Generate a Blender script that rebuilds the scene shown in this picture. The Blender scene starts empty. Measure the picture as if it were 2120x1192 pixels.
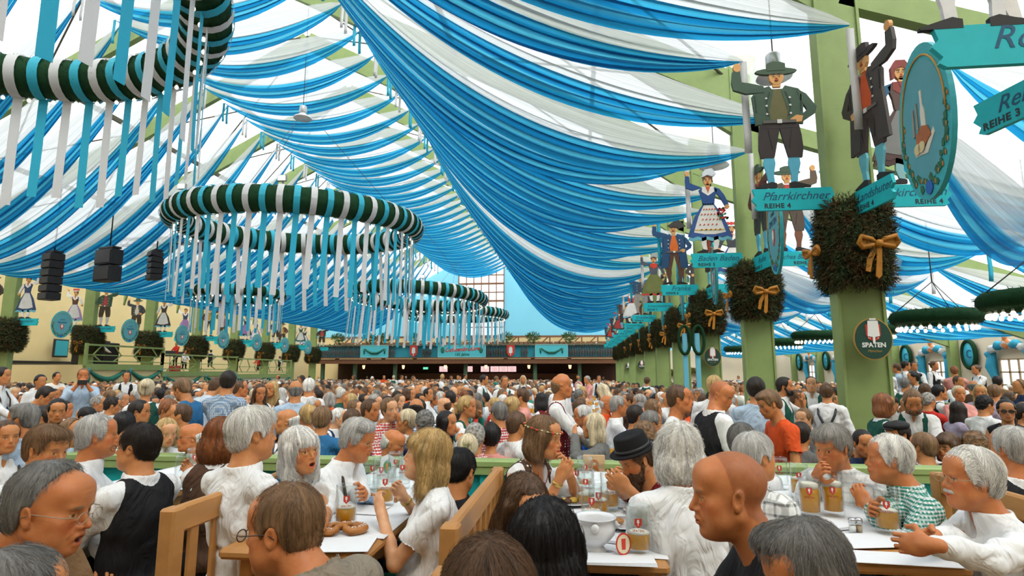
import bpy, math, random, numpy as np
import openvdb as vdb
from mathutils import Vector, Matrix
RND = random.Random(7)
NPR = np.random.RandomState(5)
C = bpy.context.scene.collection
SC = bpy.context.scene
# ---------------------------------------------------------------- camera
FPX = 1200.0; W, H = 2120, 1192
PITCH = math.radians(8.25); YAW = math.radians(6.35)
CAM = np.array([0.0, 0.0, 1.5])
FWD = np.array([-math.sin(YAW)*math.cos(PITCH), math.cos(YAW)*math.cos(PITCH), math.sin(PITCH)])
RGT = np.array([math.cos(YAW), math.sin(YAW), 0.0])
UPV = np.cross(RGT, FWD)
def ray(px, py): return FWD + (px-W/2)/FPX*RGT - (py-H/2)/FPX*UPV
def P(px, py, d): return CAM + d*ray(px, py)                 # d: depth along the optical axis
def PY(px, py, Y): r = ray(px, py); return CAM + r*(Y/r[1])  # on the plane Y = const
def PX(px, py, X): r = ray(px, py); return CAM + r*(X/r[0])
def PZ(px, py, Z): r = ray(px, py); return CAM + r*((Z-CAM[2])/r[2])
def make_camera():
    cd = bpy.data.cameras.new('camera'); cd.sensor_width = 36; cd.lens = 36*FPX/W
    o = bpy.data.objects.new('camera', cd); C.objects.link(o)
    m = Matrix((RGT, UPV, -FWD)).transposed().to_4x4(); m.translation = Vector(CAM)
    o.matrix_world = m; SC.camera = o
    cd.dof.use_dof = True; cd.dof.focus_distance = 3.6; cd.dof.aperture_fstop = 5.6
    cd.clip_end = 500
# ---------------------------------------------------------------- objects
def tag(o, label, cat, group=None, kind=None):
    o['label'] = label; o['category'] = cat
    if group: o['group'] = group
    if kind: o['kind'] = kind
    return o
def link(name, data, parent=None, mat=None, loc=None):
    o = bpy.data.objects.new(name, data); C.objects.link(o)
    if mat is not None and data is not None and hasattr(data, 'materials') and not data.materials: data.materials.append(mat)
    if parent is not None: o.parent = parent
    if loc is not None: o.location = loc
    return o
def thing(name, label, cat, loc=(0, 0, 0), rz=0, group=None):
    o = bpy.data.objects.new(name, None); C.objects.link(o); o.empty_display_size = .1
    o.location = loc; o.rotation_euler = (0, 0, rz)
    return tag(o, label, cat, group)
def struct(o): o['kind'] = 'structure'; return o
def np_mesh(name, v, f, smooth=True, uv=None):
    """v (n,3) array, f: (m,4) or (m,3) array or list of lists"""
    me = bpy.data.meshes.new(name)
    v = np.asarray(v, np.float32)
    if isinstance(f, np.ndarray):
        m, k = f.shape
        me.vertices.add(len(v)); me.vertices.foreach_set('co', v.ravel())
        me.loops.add(m*k); me.loops.foreach_set('vertex_index', f.astype(np.int32).ravel())
        me.polygons.add(m); me.polygons.foreach_set('loop_start', np.arange(0, m*k, k, dtype=np.int32))
        me.update(calc_edges=True)
    else:
        me.from_pydata([tuple(map(float, p)) for p in v], [], f)
    if smooth: me.polygons.foreach_set('use_smooth', np.ones(len(me.polygons), bool))
    if uv is not None:
        ul = me.uv_layers.new(name='UV'); li = np.empty(len(me.loops), np.int32); me.loops.foreach_get('vertex_index', li)
        ul.data.foreach_set('uv', np.asarray(uv, np.float32)[li].ravel())
    me.validate() if False else None
    return me
def set_col(me, col, name='Col'):
    a = me.color_attributes.new(name, 'FLOAT_COLOR', 'POINT')
    c = np.ones((len(me.vertices), 4), np.float32); c[:, :3] = col
    a.data.foreach_set('color', c.ravel())
class MB:
    """collects shapes into one mesh"""
    def __init__(s): s.v = []; s.f = []; s.n = 0; s.mi = []; s.cm = 0; s.sm = []
    def add(s, v, f, smooth=False):
        s.v.extend([tuple(p) for p in v]); s.f.extend([[i+s.n for i in q] for q in f]); s.n += len(v)
        s.mi.extend([s.cm]*len(f)); s.sm.extend([smooth]*len(f)); return s
    def box(s, c, d, R=None, bev=0.0):
        hx, hy, hz = d[0]/2, d[1]/2, d[2]/2
        b = min(bev, hx*.9, hy*.9, hz*.9)
        if b <= 0:
            v = [(x*hx, y*hy, z*hz) for z in (-1, 1) for y in (-1, 1) for x in (-1, 1)]
            f = [[0, 2, 3, 1], [4, 5, 7, 6], [0, 1, 5, 4], [2, 6, 7, 3], [0, 4, 6, 2], [1, 3, 7, 5]]
        else:   # chamfered
            v = []; idx = {}
            for sx in (-1, 1):
                for sy in (-1, 1):
                    for sz in (-1, 1):
                        for ax in range(3):
                            q = [sx*(hx-b), sy*(hy-b), sz*(hz-b)]; q[ax] = (sx, sy, sz)[ax]*(hx, hy, hz)[ax]
                            idx[(sx, sy, sz, ax)] = len(v); v.append(tuple(q))
            f = []
            for ax in range(3):
                o1, o2 = [a for a in range(3) if a != ax]
                for sg in (-1, 1):
                    q = []
                    for a, bb in ((-1, -1), (1, -1), (1, 1), (-1, 1)):
                        k = [0, 0, 0]; k[ax] = sg; k[o1] = a; k[o2] = bb; q.append(idx[(k[0], k[1], k[2], ax)])
                    if (sg == 1) == (ax == 1): q.reverse()
                    f.append(q)
            for a1 in range(3):
                for a2 in range(a1+1, 3):
                    a3 = 3-a1-a2
                    for s1 in (-1, 1):
                        for s2 in (-1, 1):
                            q = []
                            for s3, ax in ((-1, a1), (1, a1), (1, a2), (-1, a2)):
                                k = [0, 0, 0]; k[a1] = s1; k[a2] = s2; k[a3] = s3; q.append(idx[(k[0], k[1], k[2], ax)])
                            f.append(q)
            for sx in (-1, 1):
                for sy in (-1, 1):
                    for sz in (-1, 1): f.append([idx[(sx, sy, sz, a)] for a in range(3)])
        v = [Vector(p) for p in v]
        if R is not None: v = [R @ p for p in v]
        c = Vector(c); return s.add([p+c for p in v], f)
    def rbox(s, a, b, w, h, up=(0, 0, 1)):
        """bar from a to b, w sideways, h along up"""
        a = Vector(a); b = Vector(b); d = (b-a); L = d.length; d.normalize()
        u = Vector(up); r = d.cross(u); r.normalize(); u = r.cross(d)
        R = Matrix((r, d, u)).transposed()
        return s.box((a+b)/2, (w, L, h), R)
    def tube(s, pts, r, n=8, closed=False, caps=True):
        pts = [Vector(p) for p in pts]; m = len(pts)
        rr = r if isinstance(r, (list, tuple)) else [r]*m
        v = []; up = None
        for i, p in enumerate(pts):
            if closed: t = pts[(i+1) % m]-pts[i-1]
            else: t = pts[min(i+1, m-1)]-pts[max(i-1, 0)]
            t.normalize()
            if up is None: up = Vector((0, 0, 1)) if abs(t.z) < .9 else Vector((1, 0, 0))
            x = t.cross(up)
            if x.length < 1e-6: x = t.orthogonal()
            x.normalize(); y = x.cross(t); y.normalize(); up = y
            for k in range(n):
                a = 2*math.pi*k/n; v.append(p + (x*math.cos(a)+y*math.sin(a))*rr[i])
        f = []
        for i in range(m if closed else m-1):
            j = (i+1) % m
            for k in range(n): l = (k+1) % n; f.append([i*n+k, i*n+l, j*n+l, j*n+k])
        if caps and not closed: f.append(list(range(n))[::-1]); f.append([(m-1)*n+k for k in range(n)])
        return s.add(v, f, True)
    def lathe(s, prof, n=24, c=(0, 0, 0), R=None, fn=None):
        v = []; m = len(prof)
        for (r, z) in prof:
            for k in range(n):
                a = 2*math.pi*k/n; rr = r if fn is None else fn(r, z, a)
                p = Vector((rr*math.cos(a), rr*math.sin(a), z))
                if R is not None: p = R @ p
                v.append(p+Vector(c))
        f = []
        for i in range(m-1):
            for k in range(n): l = (k+1) % n; f.append([i*n+k, i*n+l, (i+1)*n+l, (i+1)*n+k])
        if prof[0][0] > 1e-5: f.append(list(range(n))[::-1])
        if prof[-1][0] > 1e-5: f.append([(m-1)*n+k for k in range(n)])
        return s.add(v, f, True)
    def sphere(s, c, r, n=10):
        rr = r if isinstance(r, (tuple, list)) else (r, r, r)
        v = []; f = []
        for i in range(n+1):
            t = math.pi*i/n
            for k in range(2*n):
                a = math.pi*k/n; v.append((c[0]+rr[0]*math.sin(t)*math.cos(a), c[1]+rr[1]*math.sin(t)*math.sin(a), c[2]-rr[2]*math.cos(t)))
        for i in range(n):
            for k in range(2*n): l = (k+1) % (2*n); f.append([i*2*n+k, i*2*n+l, (i+1)*2*n+l, (i+1)*2*n+k])
        return s.add(v, f, True)
    def poly(s, pts, z0, z1, M=None):
        """prism of a 2D outline, z0..z1"""
        n = len(pts)
        v = [Vector((x, y, z0)) for x, y in pts]+[Vector((x, y, z1)) for x, y in pts]
        if M is not None: v = [M @ p for p in v]
        f = [list(range(n))[::-1], [n+i for i in range(n)]]+[[i, (i+1) % n, n+(i+1) % n, n+i] for i in range(n)]
        return s.add(v, f)
    def mesh(s, name='m'):
        me = bpy.data.meshes.new(name); me.from_pydata([tuple(p) for p in s.v], [], s.f)
        me.polygons.foreach_set('use_smooth', s.sm)
        if any(s.mi): me.polygons.foreach_set('material_index', s.mi)
        return me
    def obj(s, name, mat, parent=None, loc=None):
        me = s.mesh(name)
        for m in (mat if isinstance(mat, (list, tuple)) else [mat]): me.materials.append(m)
        return link(name, me, parent, None, loc)
def copy_tree(o, parent=None):
    c = o.copy(); C.objects.link(c)
    if parent is not None: c.parent = parent
    for ch in list(o.children): copy_tree(ch, c)
    return c
# ---------------------------------------------------------------- materials
MATS = {}
def nt(name):
    m = bpy.data.materials.new(name); m.use_nodes = True; t = m.node_tree; t.nodes.clear()
    out = t.nodes.new('ShaderNodeOutputMaterial'); return m, t, out
def N(t, typ, **kw):
    n = t.nodes.new(typ)
    for k, v in kw.items():
        if k.startswith('i_'):
            key = k[2:].replace('_', ' ')
            n.inputs[int(key) if key.isdigit() else key].default_value = v
        else: setattr(n, k, v)
    return n
def rgb(c): return (c[0], c[1], c[2], 1.0)
def pm(name, col=(), rough=.6, spec=.4, metal=0, noise=0, nscale=8, bump=0, bscale=60, emit=None, estr=0, trans=0, stretch=None, coat=0):
    """plain principled material with a mottled base colour"""
    if name in MATS: return MATS[name]
    m, t, out = nt(name); L = t.links
    b = N(t, 'ShaderNodeBsdfPrincipled'); b.inputs['Base Color'].default_value = rgb(col)
    b.inputs['Roughness'].default_value = rough; b.inputs['Specular IOR Level'].default_value = spec
    b.inputs['Metallic'].default_value = metal; b.inputs['Coat Weight'].default_value = coat
    if noise or bump:
        tc = N(t, 'ShaderNodeTexCoord'); mp = N(t, 'ShaderNodeMapping'); L.new(tc.outputs['Object'], mp.inputs[0])
        if stretch: mp.inputs['Scale'].default_value = stretch
    if noise:
        nz = N(t, 'ShaderNodeTexNoise', i_Scale=nscale, i_Detail=5.0); L.new(mp.outputs[0], nz.inputs['Vector'])
        mx = N(t, 'ShaderNodeMix', data_type='RGBA'); mx.blend_type = 'MIX'
        mx.inputs[6].default_value = rgb([c*(1-noise) for c in col]); mx.inputs[7].default_value = rgb([min(1, c*(1+noise)) for c in col])
        L.new(nz.outputs[0], mx.inputs[0]); L.new(mx.outputs[2], b.inputs['Base Color'])
    if bump:
        n2 = N(t, 'ShaderNodeTexNoise', i_Scale=bscale, i_Detail=3.0); L.new(mp.outputs[0], n2.inputs['Vector'])
        bp = N(t, 'ShaderNodeBump', i_Strength=bump, i_Distance=.01); L.new(n2.outputs[0], bp.inputs['Height']); L.new(bp.outputs[0], b.inputs['Normal'])
    if emit: b.inputs['Emission Color'].default_value = rgb(emit); b.inputs['Emission Strength'].default_value = estr
    sh = b.outputs[0]
    if trans:
        tr = N(t, 'ShaderNodeBsdfTranslucent', i_Color=rgb(col)); ms = N(t, 'ShaderNodeMixShader', i_0=trans)
        L.new(sh, ms.inputs[1]); L.new(tr.outputs[0], ms.inputs[2]); sh = ms.outputs[0]
    L.new(sh, out.inputs[0]); MATS[name] = m; return m
def mat_obj(name, kind='plain', rough=.75, c2=(.9, .9, .88), scale=60., bump=.15, spec=.25):
    """material tinted by each object's own colour; kinds: plain, skin, hair, check, gingham, plaid, dots, vcol"""
    if name in MATS: return MATS[name]
    m, t, out = nt(name); L = t.links
    b = N(t, 'ShaderNodeBsdfPrincipled', i_Roughness=rough); b.inputs['Specular IOR Level'].default_value = spec
    oi = N(t, 'ShaderNodeObjectInfo'); tc = N(t, 'ShaderNodeTexCoord'); col = oi.outputs['Color']
    def mul(a, bb, f=1.0):
        x = N(t, 'ShaderNodeMix', data_type='RGBA'); x.blend_type = 'MULTIPLY'; x.inputs[0].default_value = f
        L.new(a, x.inputs[6]); L.new(bb, x.inputs[7]); return x.outputs[2]
    if kind in ('skin', 'vcol'):
        at = N(t, 'ShaderNodeVertexColor', layer_name='Col'); col = mul(col, at.outputs[0])
    if kind == 'skin':
        nz = N(t, 'ShaderNodeTexNoise', i_Scale=28., i_Detail=6.); L.new(tc.outputs['Object'], nz.inputs['Vector'])
        cr = N(t, 'ShaderNodeValToRGB'); cr.color_ramp.elements[0].position = .3; cr.color_ramp.elements[0].color = (.86, .68, .6, 1); cr.color_ramp.elements[1].position = .7; cr.color_ramp.elements[1].color = (1, 1, 1, 1)
        L.new(nz.outputs[0], cr.inputs[0]); col = mul(col, cr.outputs[0], .7)
        n3 = N(t, 'ShaderNodeTexNoise', i_Scale=160., i_Detail=3.); L.new(tc.outputs['Object'], n3.inputs['Vector'])
        bp = N(t, 'ShaderNodeBump', i_Strength=.12, i_Distance=.004); L.new(n3.outputs[0], bp.inputs['Height']); L.new(bp.outputs[0], b.inputs['Normal'])
        b.inputs['Roughness'].default_value = .45; b.inputs['Specular IOR Level'].default_value = .4
    elif kind in ('hair', 'vcol'):
        at = N(t, 'ShaderNodeAttribute', attribute_name='strand') if kind == 'hair' else None
        if at:
            cr = N(t, 'ShaderNodeMapRange', i_1=.15, i_2=.85, i_3=.28, i_4=1.45); L.new(at.outputs['Fac'], cr.inputs[0])
            col = mul(col, cr.outputs[0])
        b.inputs['Roughness'].default_value = .5
    elif kind in ('gingham', 'check', 'plaid', 'stripe'):
        sx = N(t, 'ShaderNodeSeparateXYZ'); L.new(tc.outputs['Object'], sx.inputs[0])
        def wave(sock, sc, th):
            a = N(t, 'ShaderNodeMath', operation='MULTIPLY'); a.inputs[1].default_value = sc; L.new(sock, a.inputs[0])
            s = N(t, 'ShaderNodeMath', operation='SINE'); L.new(a.outputs[0], s.inputs[0])
            g = N(t, 'ShaderNodeMapRange', i_1=th-.15, i_2=th+.15); L.new(s.outputs[0], g.inputs[0]); return g.outputs[0]
        th = 0. if kind in ('gingham', 'check') else .72
        wx = wave(sx.outputs[0], scale*2.2, th); wz = wave(sx.outputs[2], scale*2.2, th); wy = wave(sx.outputs[1], scale*2.2, th)
        mx = N(t, 'ShaderNodeMath', operation='MAXIMUM'); 
        if kind == 'stripe': L.new(wx, mx.inputs[0]); mx.inputs[1].default_value = 0
        else: L.new(wx, mx.inputs[0]); L.new(wy, mx.inputs[1]); mx.operation = 'MULTIPLY' if kind == 'x' else 'MAXIMUM'
        if kind in ('gingham', 'check'): L.new(wx, mx.inputs[0]); mx.inputs[1].default_value = 0
        ad = N(t, 'ShaderNodeMath', operation='ADD'); L.new(mx.outputs[0], ad.inputs[0])
        if kind != 'stripe': L.new(wz, ad.inputs[1])
        else: ad.inputs[1].default_value = 0
        hf = N(t, 'ShaderNodeMath', operation='MULTIPLY', use_clamp=True); hf.inputs[1].default_value = .5 if kind != 'stripe' else .9; L.new(ad.outputs[0], hf.inputs[0])
        x = N(t, 'ShaderNodeMix', data_type='RGBA'); x.inputs[6].default_value = rgb(c2); L.new(hf.outputs[0], x.inputs[0]); L.new(col, x.inputs[7]); col = x.outputs[2]
    elif kind == 'dots':
        vo = N(t, 'ShaderNodeTexVoronoi', i_Scale=scale, i_Randomness=.2); L.new(tc.outputs['Object'], vo.inputs['Vector'])
        g = N(t, 'ShaderNodeMapRange', i_1=.22, i_2=.3, i_3=1., i_4=0.); L.new(vo.outputs['Distance'], g.inputs[0])
        x = N(t, 'ShaderNodeMix', data_type='RGBA'); x.inputs[7].default_value = rgb(c2); L.new(g.outputs[0], x.inputs[0]); L.new(col, x.inputs[6]); col = x.outputs[2]
    L.new(col, b.inputs['Base Color'])
    if bump and kind not in ('skin', 'hair'):
        n2 = N(t, 'ShaderNodeTexNoise', i_Scale=7., i_Detail=3., i_Distortion=2.2); mq = N(t, 'ShaderNodeMapping'); mq.inputs['Scale'].default_value = (1, 1, .45); mq.inputs['Rotation'].default_value = (.3, .5, 0); L.new(tc.outputs['Object'], mq.inputs[0]); L.new(mq.outputs[0], n2.inputs['Vector'])
        bp = N(t, 'ShaderNodeBump', i_Strength=.75, i_Distance=.045); L.new(n2.outputs[0], bp.inputs['Height']); L.new(bp.outputs[0], b.inputs['Normal'])
    L.new(b.outputs[0], out.inputs[0]); MATS[name] = m; return m
def text_mesh(s, size, shear=0., bold=0., ext=.002, align='CENTER', spacing=1.0):
    cu = bpy.data.curves.new('txt', 'FONT'); cu.body = s; cu.size = size; cu.shear = shear; cu.offset = bold; cu.extrude = ext
    cu.align_x = align; cu.align_y = 'CENTER'; cu.space_character = spacing; cu.resolution_u = 3
    o = bpy.data.objects.new('txt', cu); C.objects.link(o)
    me = bpy.data.meshes.new_from_object(o.evaluated_get(bpy.context.evaluated_depsgraph_get()))
    bpy.data.objects.remove(o); bpy.data.curves.remove(cu); return me
def text(s, size, mat, M, parent=None, name='lettering', **kw):
    me = text_mesh(s, size, **kw); me.transform(M); me.materials.clear(); me.materials.append(mat)
    return link(name, me, parent)
def basis(x, y, z, o): 
    m = Matrix((Vector(x), Vector(y), Vector(z))).transposed().to_4x4(); m.translation = Vector(o); return m
# ================================================================ people: signed-distance bodies meshed with OpenVDB
LAT = NPR.rand(32, 32, 32).astype(np.float32)
def vnoise(p):
    p = np.asarray(p, np.float32); i = np.floor(p).astype(np.int32); f = p-i; f = f*f*(3-2*f)
    i0 = i & 31; i1 = (i+1) & 31; r = 0
    for a in (0, 1):
        for b in (0, 1):
            for c in (0, 1):
                w = (f[:, 0] if a else 1-f[:, 0])*(f[:, 1] if b else 1-f[:, 1])*(f[:, 2] if c else 1-f[:, 2])
                r = r + w*LAT[(i1 if a else i0)[:, 0], (i1 if b else i0)[:, 1], (i1 if c else i0)[:, 2]]
    return r
def smin(a, b, k):
    h = np.maximum(k-np.abs(a-b), 0)/k; return np.minimum(a, b)-h*h*k*.25
def smax(a, b, k): return -smin(-a, -b, k)
class SDF:
    def __init__(s, lo, hi, h):
        s.h = h; s.lo = np.array(lo, np.float32)-3*h; s.n = np.ceil((np.array(hi)+3*h-s.lo)/h).astype(int)+1
        s.A = np.full(s.n, 1.0, np.float32)
    def blk(s, lo, hi, pad):
        a = np.maximum(np.floor((np.array(lo)-pad-s.lo)/s.h).astype(int), 0); b = np.minimum(np.ceil((np.array(hi)+pad-s.lo)/s.h).astype(int)+1, s.n)
        if (b <= a).any(): return None
        sl = tuple(slice(x, y) for x, y in zip(a, b))
        g = [s.lo[i]+s.h*np.arange(a[i], b[i], dtype=np.float32) for i in range(3)]
        return sl, g[0][:, None, None], g[1][None, :, None], g[2][None, None, :]
    def put(s, B, d, k, sub=False, pad=0):
        sl = B[0]
        if sub: s.A[sl] = smax(s.A[sl], -d, k)
        else: s.A[sl] = smin(s.A[sl], d, k)
    def ell(s, c, r, k=.01, R=None, sub=False):
        """ellipsoid centre c radii r, R columns = local axes (3x3)"""
        m = max(r); c = np.array(c, np.float32)
        ext = np.array(r) if R is None else np.sqrt(((np.array(R)*np.array(r))**2).sum(1))
        B = s.blk(c-ext, c+ext, k+4*s.h)
        if B is None: return
        X, Y, Z = B[1]-c[0], B[2]-c[1], B[3]-c[2]
        if R is not None:
            R = np.array(R, np.float32); X, Y, Z = (X*R[0, i]+Y*R[1, i]+Z*R[2, i] for i in range(3))
        a, b, cc = X/r[0], Y/r[1], Z/r[2]; k0 = np.sqrt(a*a+b*b+cc*cc)
        k1 = np.sqrt((a/r[0])**2+(b/r[1])**2+(cc/r[2])**2)+1e-6
        s.put(B, np.where(k0 < .02, -min(r), k0*(k0-1)/k1), k, sub)
    def cap(s, a, b, ra, rb=None, k=.01, sub=False, flat=None):
        rb = ra if rb is None else rb; a = np.array(a, np.float32); b = np.array(b, np.float32); m = max(ra, rb)
        B = s.blk(np.minimum(a, b)-m, np.maximum(a, b)+m, k+4*s.h)
        if B is None: return
        d = b-a; L = float(d@d)+1e-9; X, Y, Z = B[1]-a[0], B[2]-a[1], B[3]-a[2]
        t = np.clip((X*d[0]+Y*d[1]+Z*d[2])/L, 0, 1)
        q = np.sqrt((X-t*d[0])**2+(Y-t*d[1])**2+(Z-t*d[2])**2)-(ra+(rb-ra)*t); s.put(B, q, k, sub)
    def cut(s, o, n, k=.004):
        """remove what lies on the +n side of the plane through o"""
        X, Y, Z = (s.lo[i]+s.h*np.arange(s.n[i], dtype=np.float32) for i in range(3))
        d = (X[:, None, None]-o[0])*n[0]+(Y[None, :, None]-o[1])*n[1]+(Z[None, None, :]-o[2])*n[2]; s.A = smax(s.A, d, k)
    def mesh(s):
        g = vdb.FloatGrid(3*s.h); g.copyFromArray(np.clip(s.A, -3*s.h, 3*s.h)); p, q = g.convertToQuads(0.0)
        return p.astype(np.float32)*s.h+s.lo, q[:, ::-1].astype(np.int32)
def vnormals(v, q):
    n = np.cross(v[q[:, 2]]-v[q[:, 0]], v[q[:, 3]]-v[q[:, 1]]); r = np.zeros_like(v)
    for c in range(3):
        w = np.repeat(n[:, c], 4); r[:, c] = np.bincount(q.ravel(), w, len(v))
    return r/(np.linalg.norm(r, axis=1, keepdims=True)+1e-9)
def rotm(rx=0, ry=0, rz=0):
    """degrees; pitch down positive rx = nod forward, ry = tilt to own right, rz = turn to own left"""
    a, b, c = (math.radians(x) for x in (-rx, ry, rz))
    X = np.array([[1, 0, 0], [0, math.cos(a), -math.sin(a)], [0, math.sin(a), math.cos(a)]])
    Y = np.array([[math.cos(b), 0, math.sin(b)], [0, 1, 0], [-math.sin(b), 0, math.cos(b)]])
    Z = np.array([[math.cos(c), -math.sin(c), 0], [math.sin(c), math.cos(c), 0], [0, 0, 1]])
    return Z@X@Y
HEADB = None
def head_sdf(S, R, T, p):
    """head in frame (R, T)"""
    g = p.get('hs', 1.0); w = p.get('wide', 1.0); fat = p.get('fat', 0.); fem = p.get('fem', 0); nose = p.get('nose', 1.); age = p.get('age', .3)
    def X(a, b, c): return R@(np.array([a*w, b, c])*g)+T
    def E(c, r, k=.01, sub=False, RR=None): S.ell(X(*c), [x*g for x in r], k*g, R if RR is None else R@RR, sub)
    def Cp(a, b, ra, rb=None, k=.01, sub=False): S.cap(X(*a), X(*b), ra*g, None if rb is None else rb*g, k*g, sub)
    j = 1-.08*fem+.1*fat
    E((0, -.018, .032), (.076*w, .094, .084), .01)
    E((0, .022, -.028), (.062*w*j, .062, .082), .03)
    E((0, .034, -.074), (.044*j, .044, .034), .03)
    for s in (-1, 1):
        Cp((s*.052*j, -.004, -.052), (s*.020*j, .058, -.094), .017, .014, .03)
        E((s*.043, .046, -.022), (.020+.006*fat, .022, .020), .025)
        if fat > .3: E((s*.045, .038, -.06), (.022, .028, .028), .025)
    Cp((-.03, .070, .020), (.03, .070, .020), .0115, k=.02)
    E((0, .050, .055), (.058*w, .036, .04), .03)
    for s in (-1, 1):
        E((s*.031, .097, .000), (.017, .019, .012), .014, True)
        E((s*.0315, .0665, -.001), (.0165, .0145, .0115), .006)
        E((s*.0315, .086, -.0005), (.0125, .0085, .0042*p.get('eye', 1.)), .003, True)
        Cp((s*.018, .085, .021), (s*.043, .074, .023), .005-.0015*fem, k=.006)
        if age > .4: Cp((s*.022, .083, -.0135), (s*.040, .072, -.014), .0035, k=.005)
    n = nose
    Cp((0, .078, .010), (0, .0905+.010*n, -.029), .0078, .0098*(1-.12*fem), .014)
    for s in (-1, 1): E((s*.0115*(1-.1*fem), .0885, -.0345), (.0085, .011, .0078), .007); E((s*.0062, .0955, -.0415), (.0028, .0038, .004), .002, True)
    E((0, .078, -.058), (.030, .018, .020), .015)
    if p.get('mouth') == 'open':
        E((0, .091, -.0545), (.021, .008, .0055), .006); E((0, .087, -.080), (.019, .009, .0065), .006)
        E((0, .098, -.067), (.0165, .022, .0095), .004, True)
    else:
        E((0, .0925, -.0575), (.022, .0075, .0050), .006); E((0, .0905, -.0680), (.019, .0085, .0060), .006)
        Cp((-.022, .094, -.0630), (.022, .094, -.0630), .0022, k=.004, sub=True) if not p.get('smile') else [Cp((0, .100, -.0640), (s*.025, .088, -.0575), .0022, k=.004, sub=True) for s in (-1, 1)]
    E((0, .072, -.098), (.020*j, .018, .015), .018)
    if age > .35 or fat > .3 or p.get('smile'):
        for s in (-1, 1): Cp((s*.019, .096, -.040), (s*.031, .083, -.066), .0028, .0022, .008, True)
    if age > .6:
        for z in (.042, .054, .066): Cp((-.03, .094-(z-.04)*.25, z), (.03, .094-(z-.04)*.25, z), .0018, k=.006, sub=True)
    for s in (-1, 1):
        Re = rotm(-8, s*8, -s*22)
        E((s*.0785, -.010, -.006), (.0065, .0185, .031), .006, RR=Re)
        E((s*.0855, -.0065, -.004), (.0055, .0095, .017), .004, True, RR=Re)
        E((s*.0765, -.002, -.026), (.006, .008, .010), .005)
    return X
SK = (.62, .30, .17)
def paint_head(v, col, R, T, p):
    g = p.get('hs', 1.)*1.0; q = ((v-T)@R)/g; x, y, z = q.T; near = (np.abs(x) < .1) & (np.abs(z) < .14) & (np.abs(y) < .13)
    def blob(cx, cz, rx, rz, c, amt=1., ymin=.055, soft=.35):
        d = np.sqrt(((np.abs(x)-cx)/rx)**2+((z-cz)/rz)**2) if cx else np.sqrt((x/rx)**2+((z-cz)/rz)**2)
        a = np.clip((1-d)/soft+.5, 0, 1)*(near & (y > ymin))*amt
        col[:] = col*(1-a[:, None])+np.array(c)*a[:, None]
    fem = p.get('fem', 0)
    blob(.045, -.028, .024, .020, (1.05, .72, .66), .55, .03, .8)
    blob(0, -.034, .014, .012, (1.0, .72, .66), .6, .09, .8)
    lip = (.95, .32, .30) if fem else (.86, .55, .50)
    if p.get('mouth') == 'open': blob(0, -.067, .020, .0165, lip, .8); blob(0, -.067, .014, .009, (.12, .03, .03), 1)
    else: blob(0, -.0632, .022, .010, lip, .85)
    hb = np.array(p.get('brow', (.25, .16, .10)))
    blob(.031, .0215, .017, .0045 if not fem else .0028, hb, .8, .055, .5)
    if p.get('stubble', 0) > 0:
        a = (near & (z < -.035) & (y > -.0)) * np.clip((-.03-z)/.03, 0, 1)*p['stubble']; col[:] = col*(1-a[:, None]*np.array([.45, .42, .38]))
    if p.get('scalp'):
        zb = np.interp(y, [-.12, -.07, -.035, -.022, .010, .026, .046, .2], [-.085, -.078, -.052, .0, .0, -.022, .16, .2]); zt = np.interp(y, [-.2, -.02, .01, .05], [-.1, -.1, .09, .2])
        a = (near | (np.abs(z) < .14))*np.clip((z-np.maximum(zb, zt))/.012+.5, 0, 1)*(np.abs(x) < .12)*p['scalp']*(z > -.09)*(z < .14); a = a*(.75+.25*vnoise(v*120)); col[:] = col*(1-a[:, None]*np.array([.50, .58, .62]))
    # eye colours (white, iris, pupil)
    for s in (-1, 1):
        e = near & (np.abs(x-s*.0315*p.get('wide', 1)) < .0128) & (np.abs(z+.0005) < .0052) & (y > .062) & (y < .0835)
        r = np.sqrt((x-s*.0315*p.get('wide', 1)-p.get('gaze', 0)*.004)**2+(z)**2)
        col[e] = (1.15, 1.7, 2.2); col[e & (r < .0058)] = (.16, .16, .18)
        m = near & (np.abs(np.abs(x)-.0315) < .0145) & (z > .0028) & (z < .0065) & (y > .07); col[m] *= .35 if fem else .6
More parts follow.
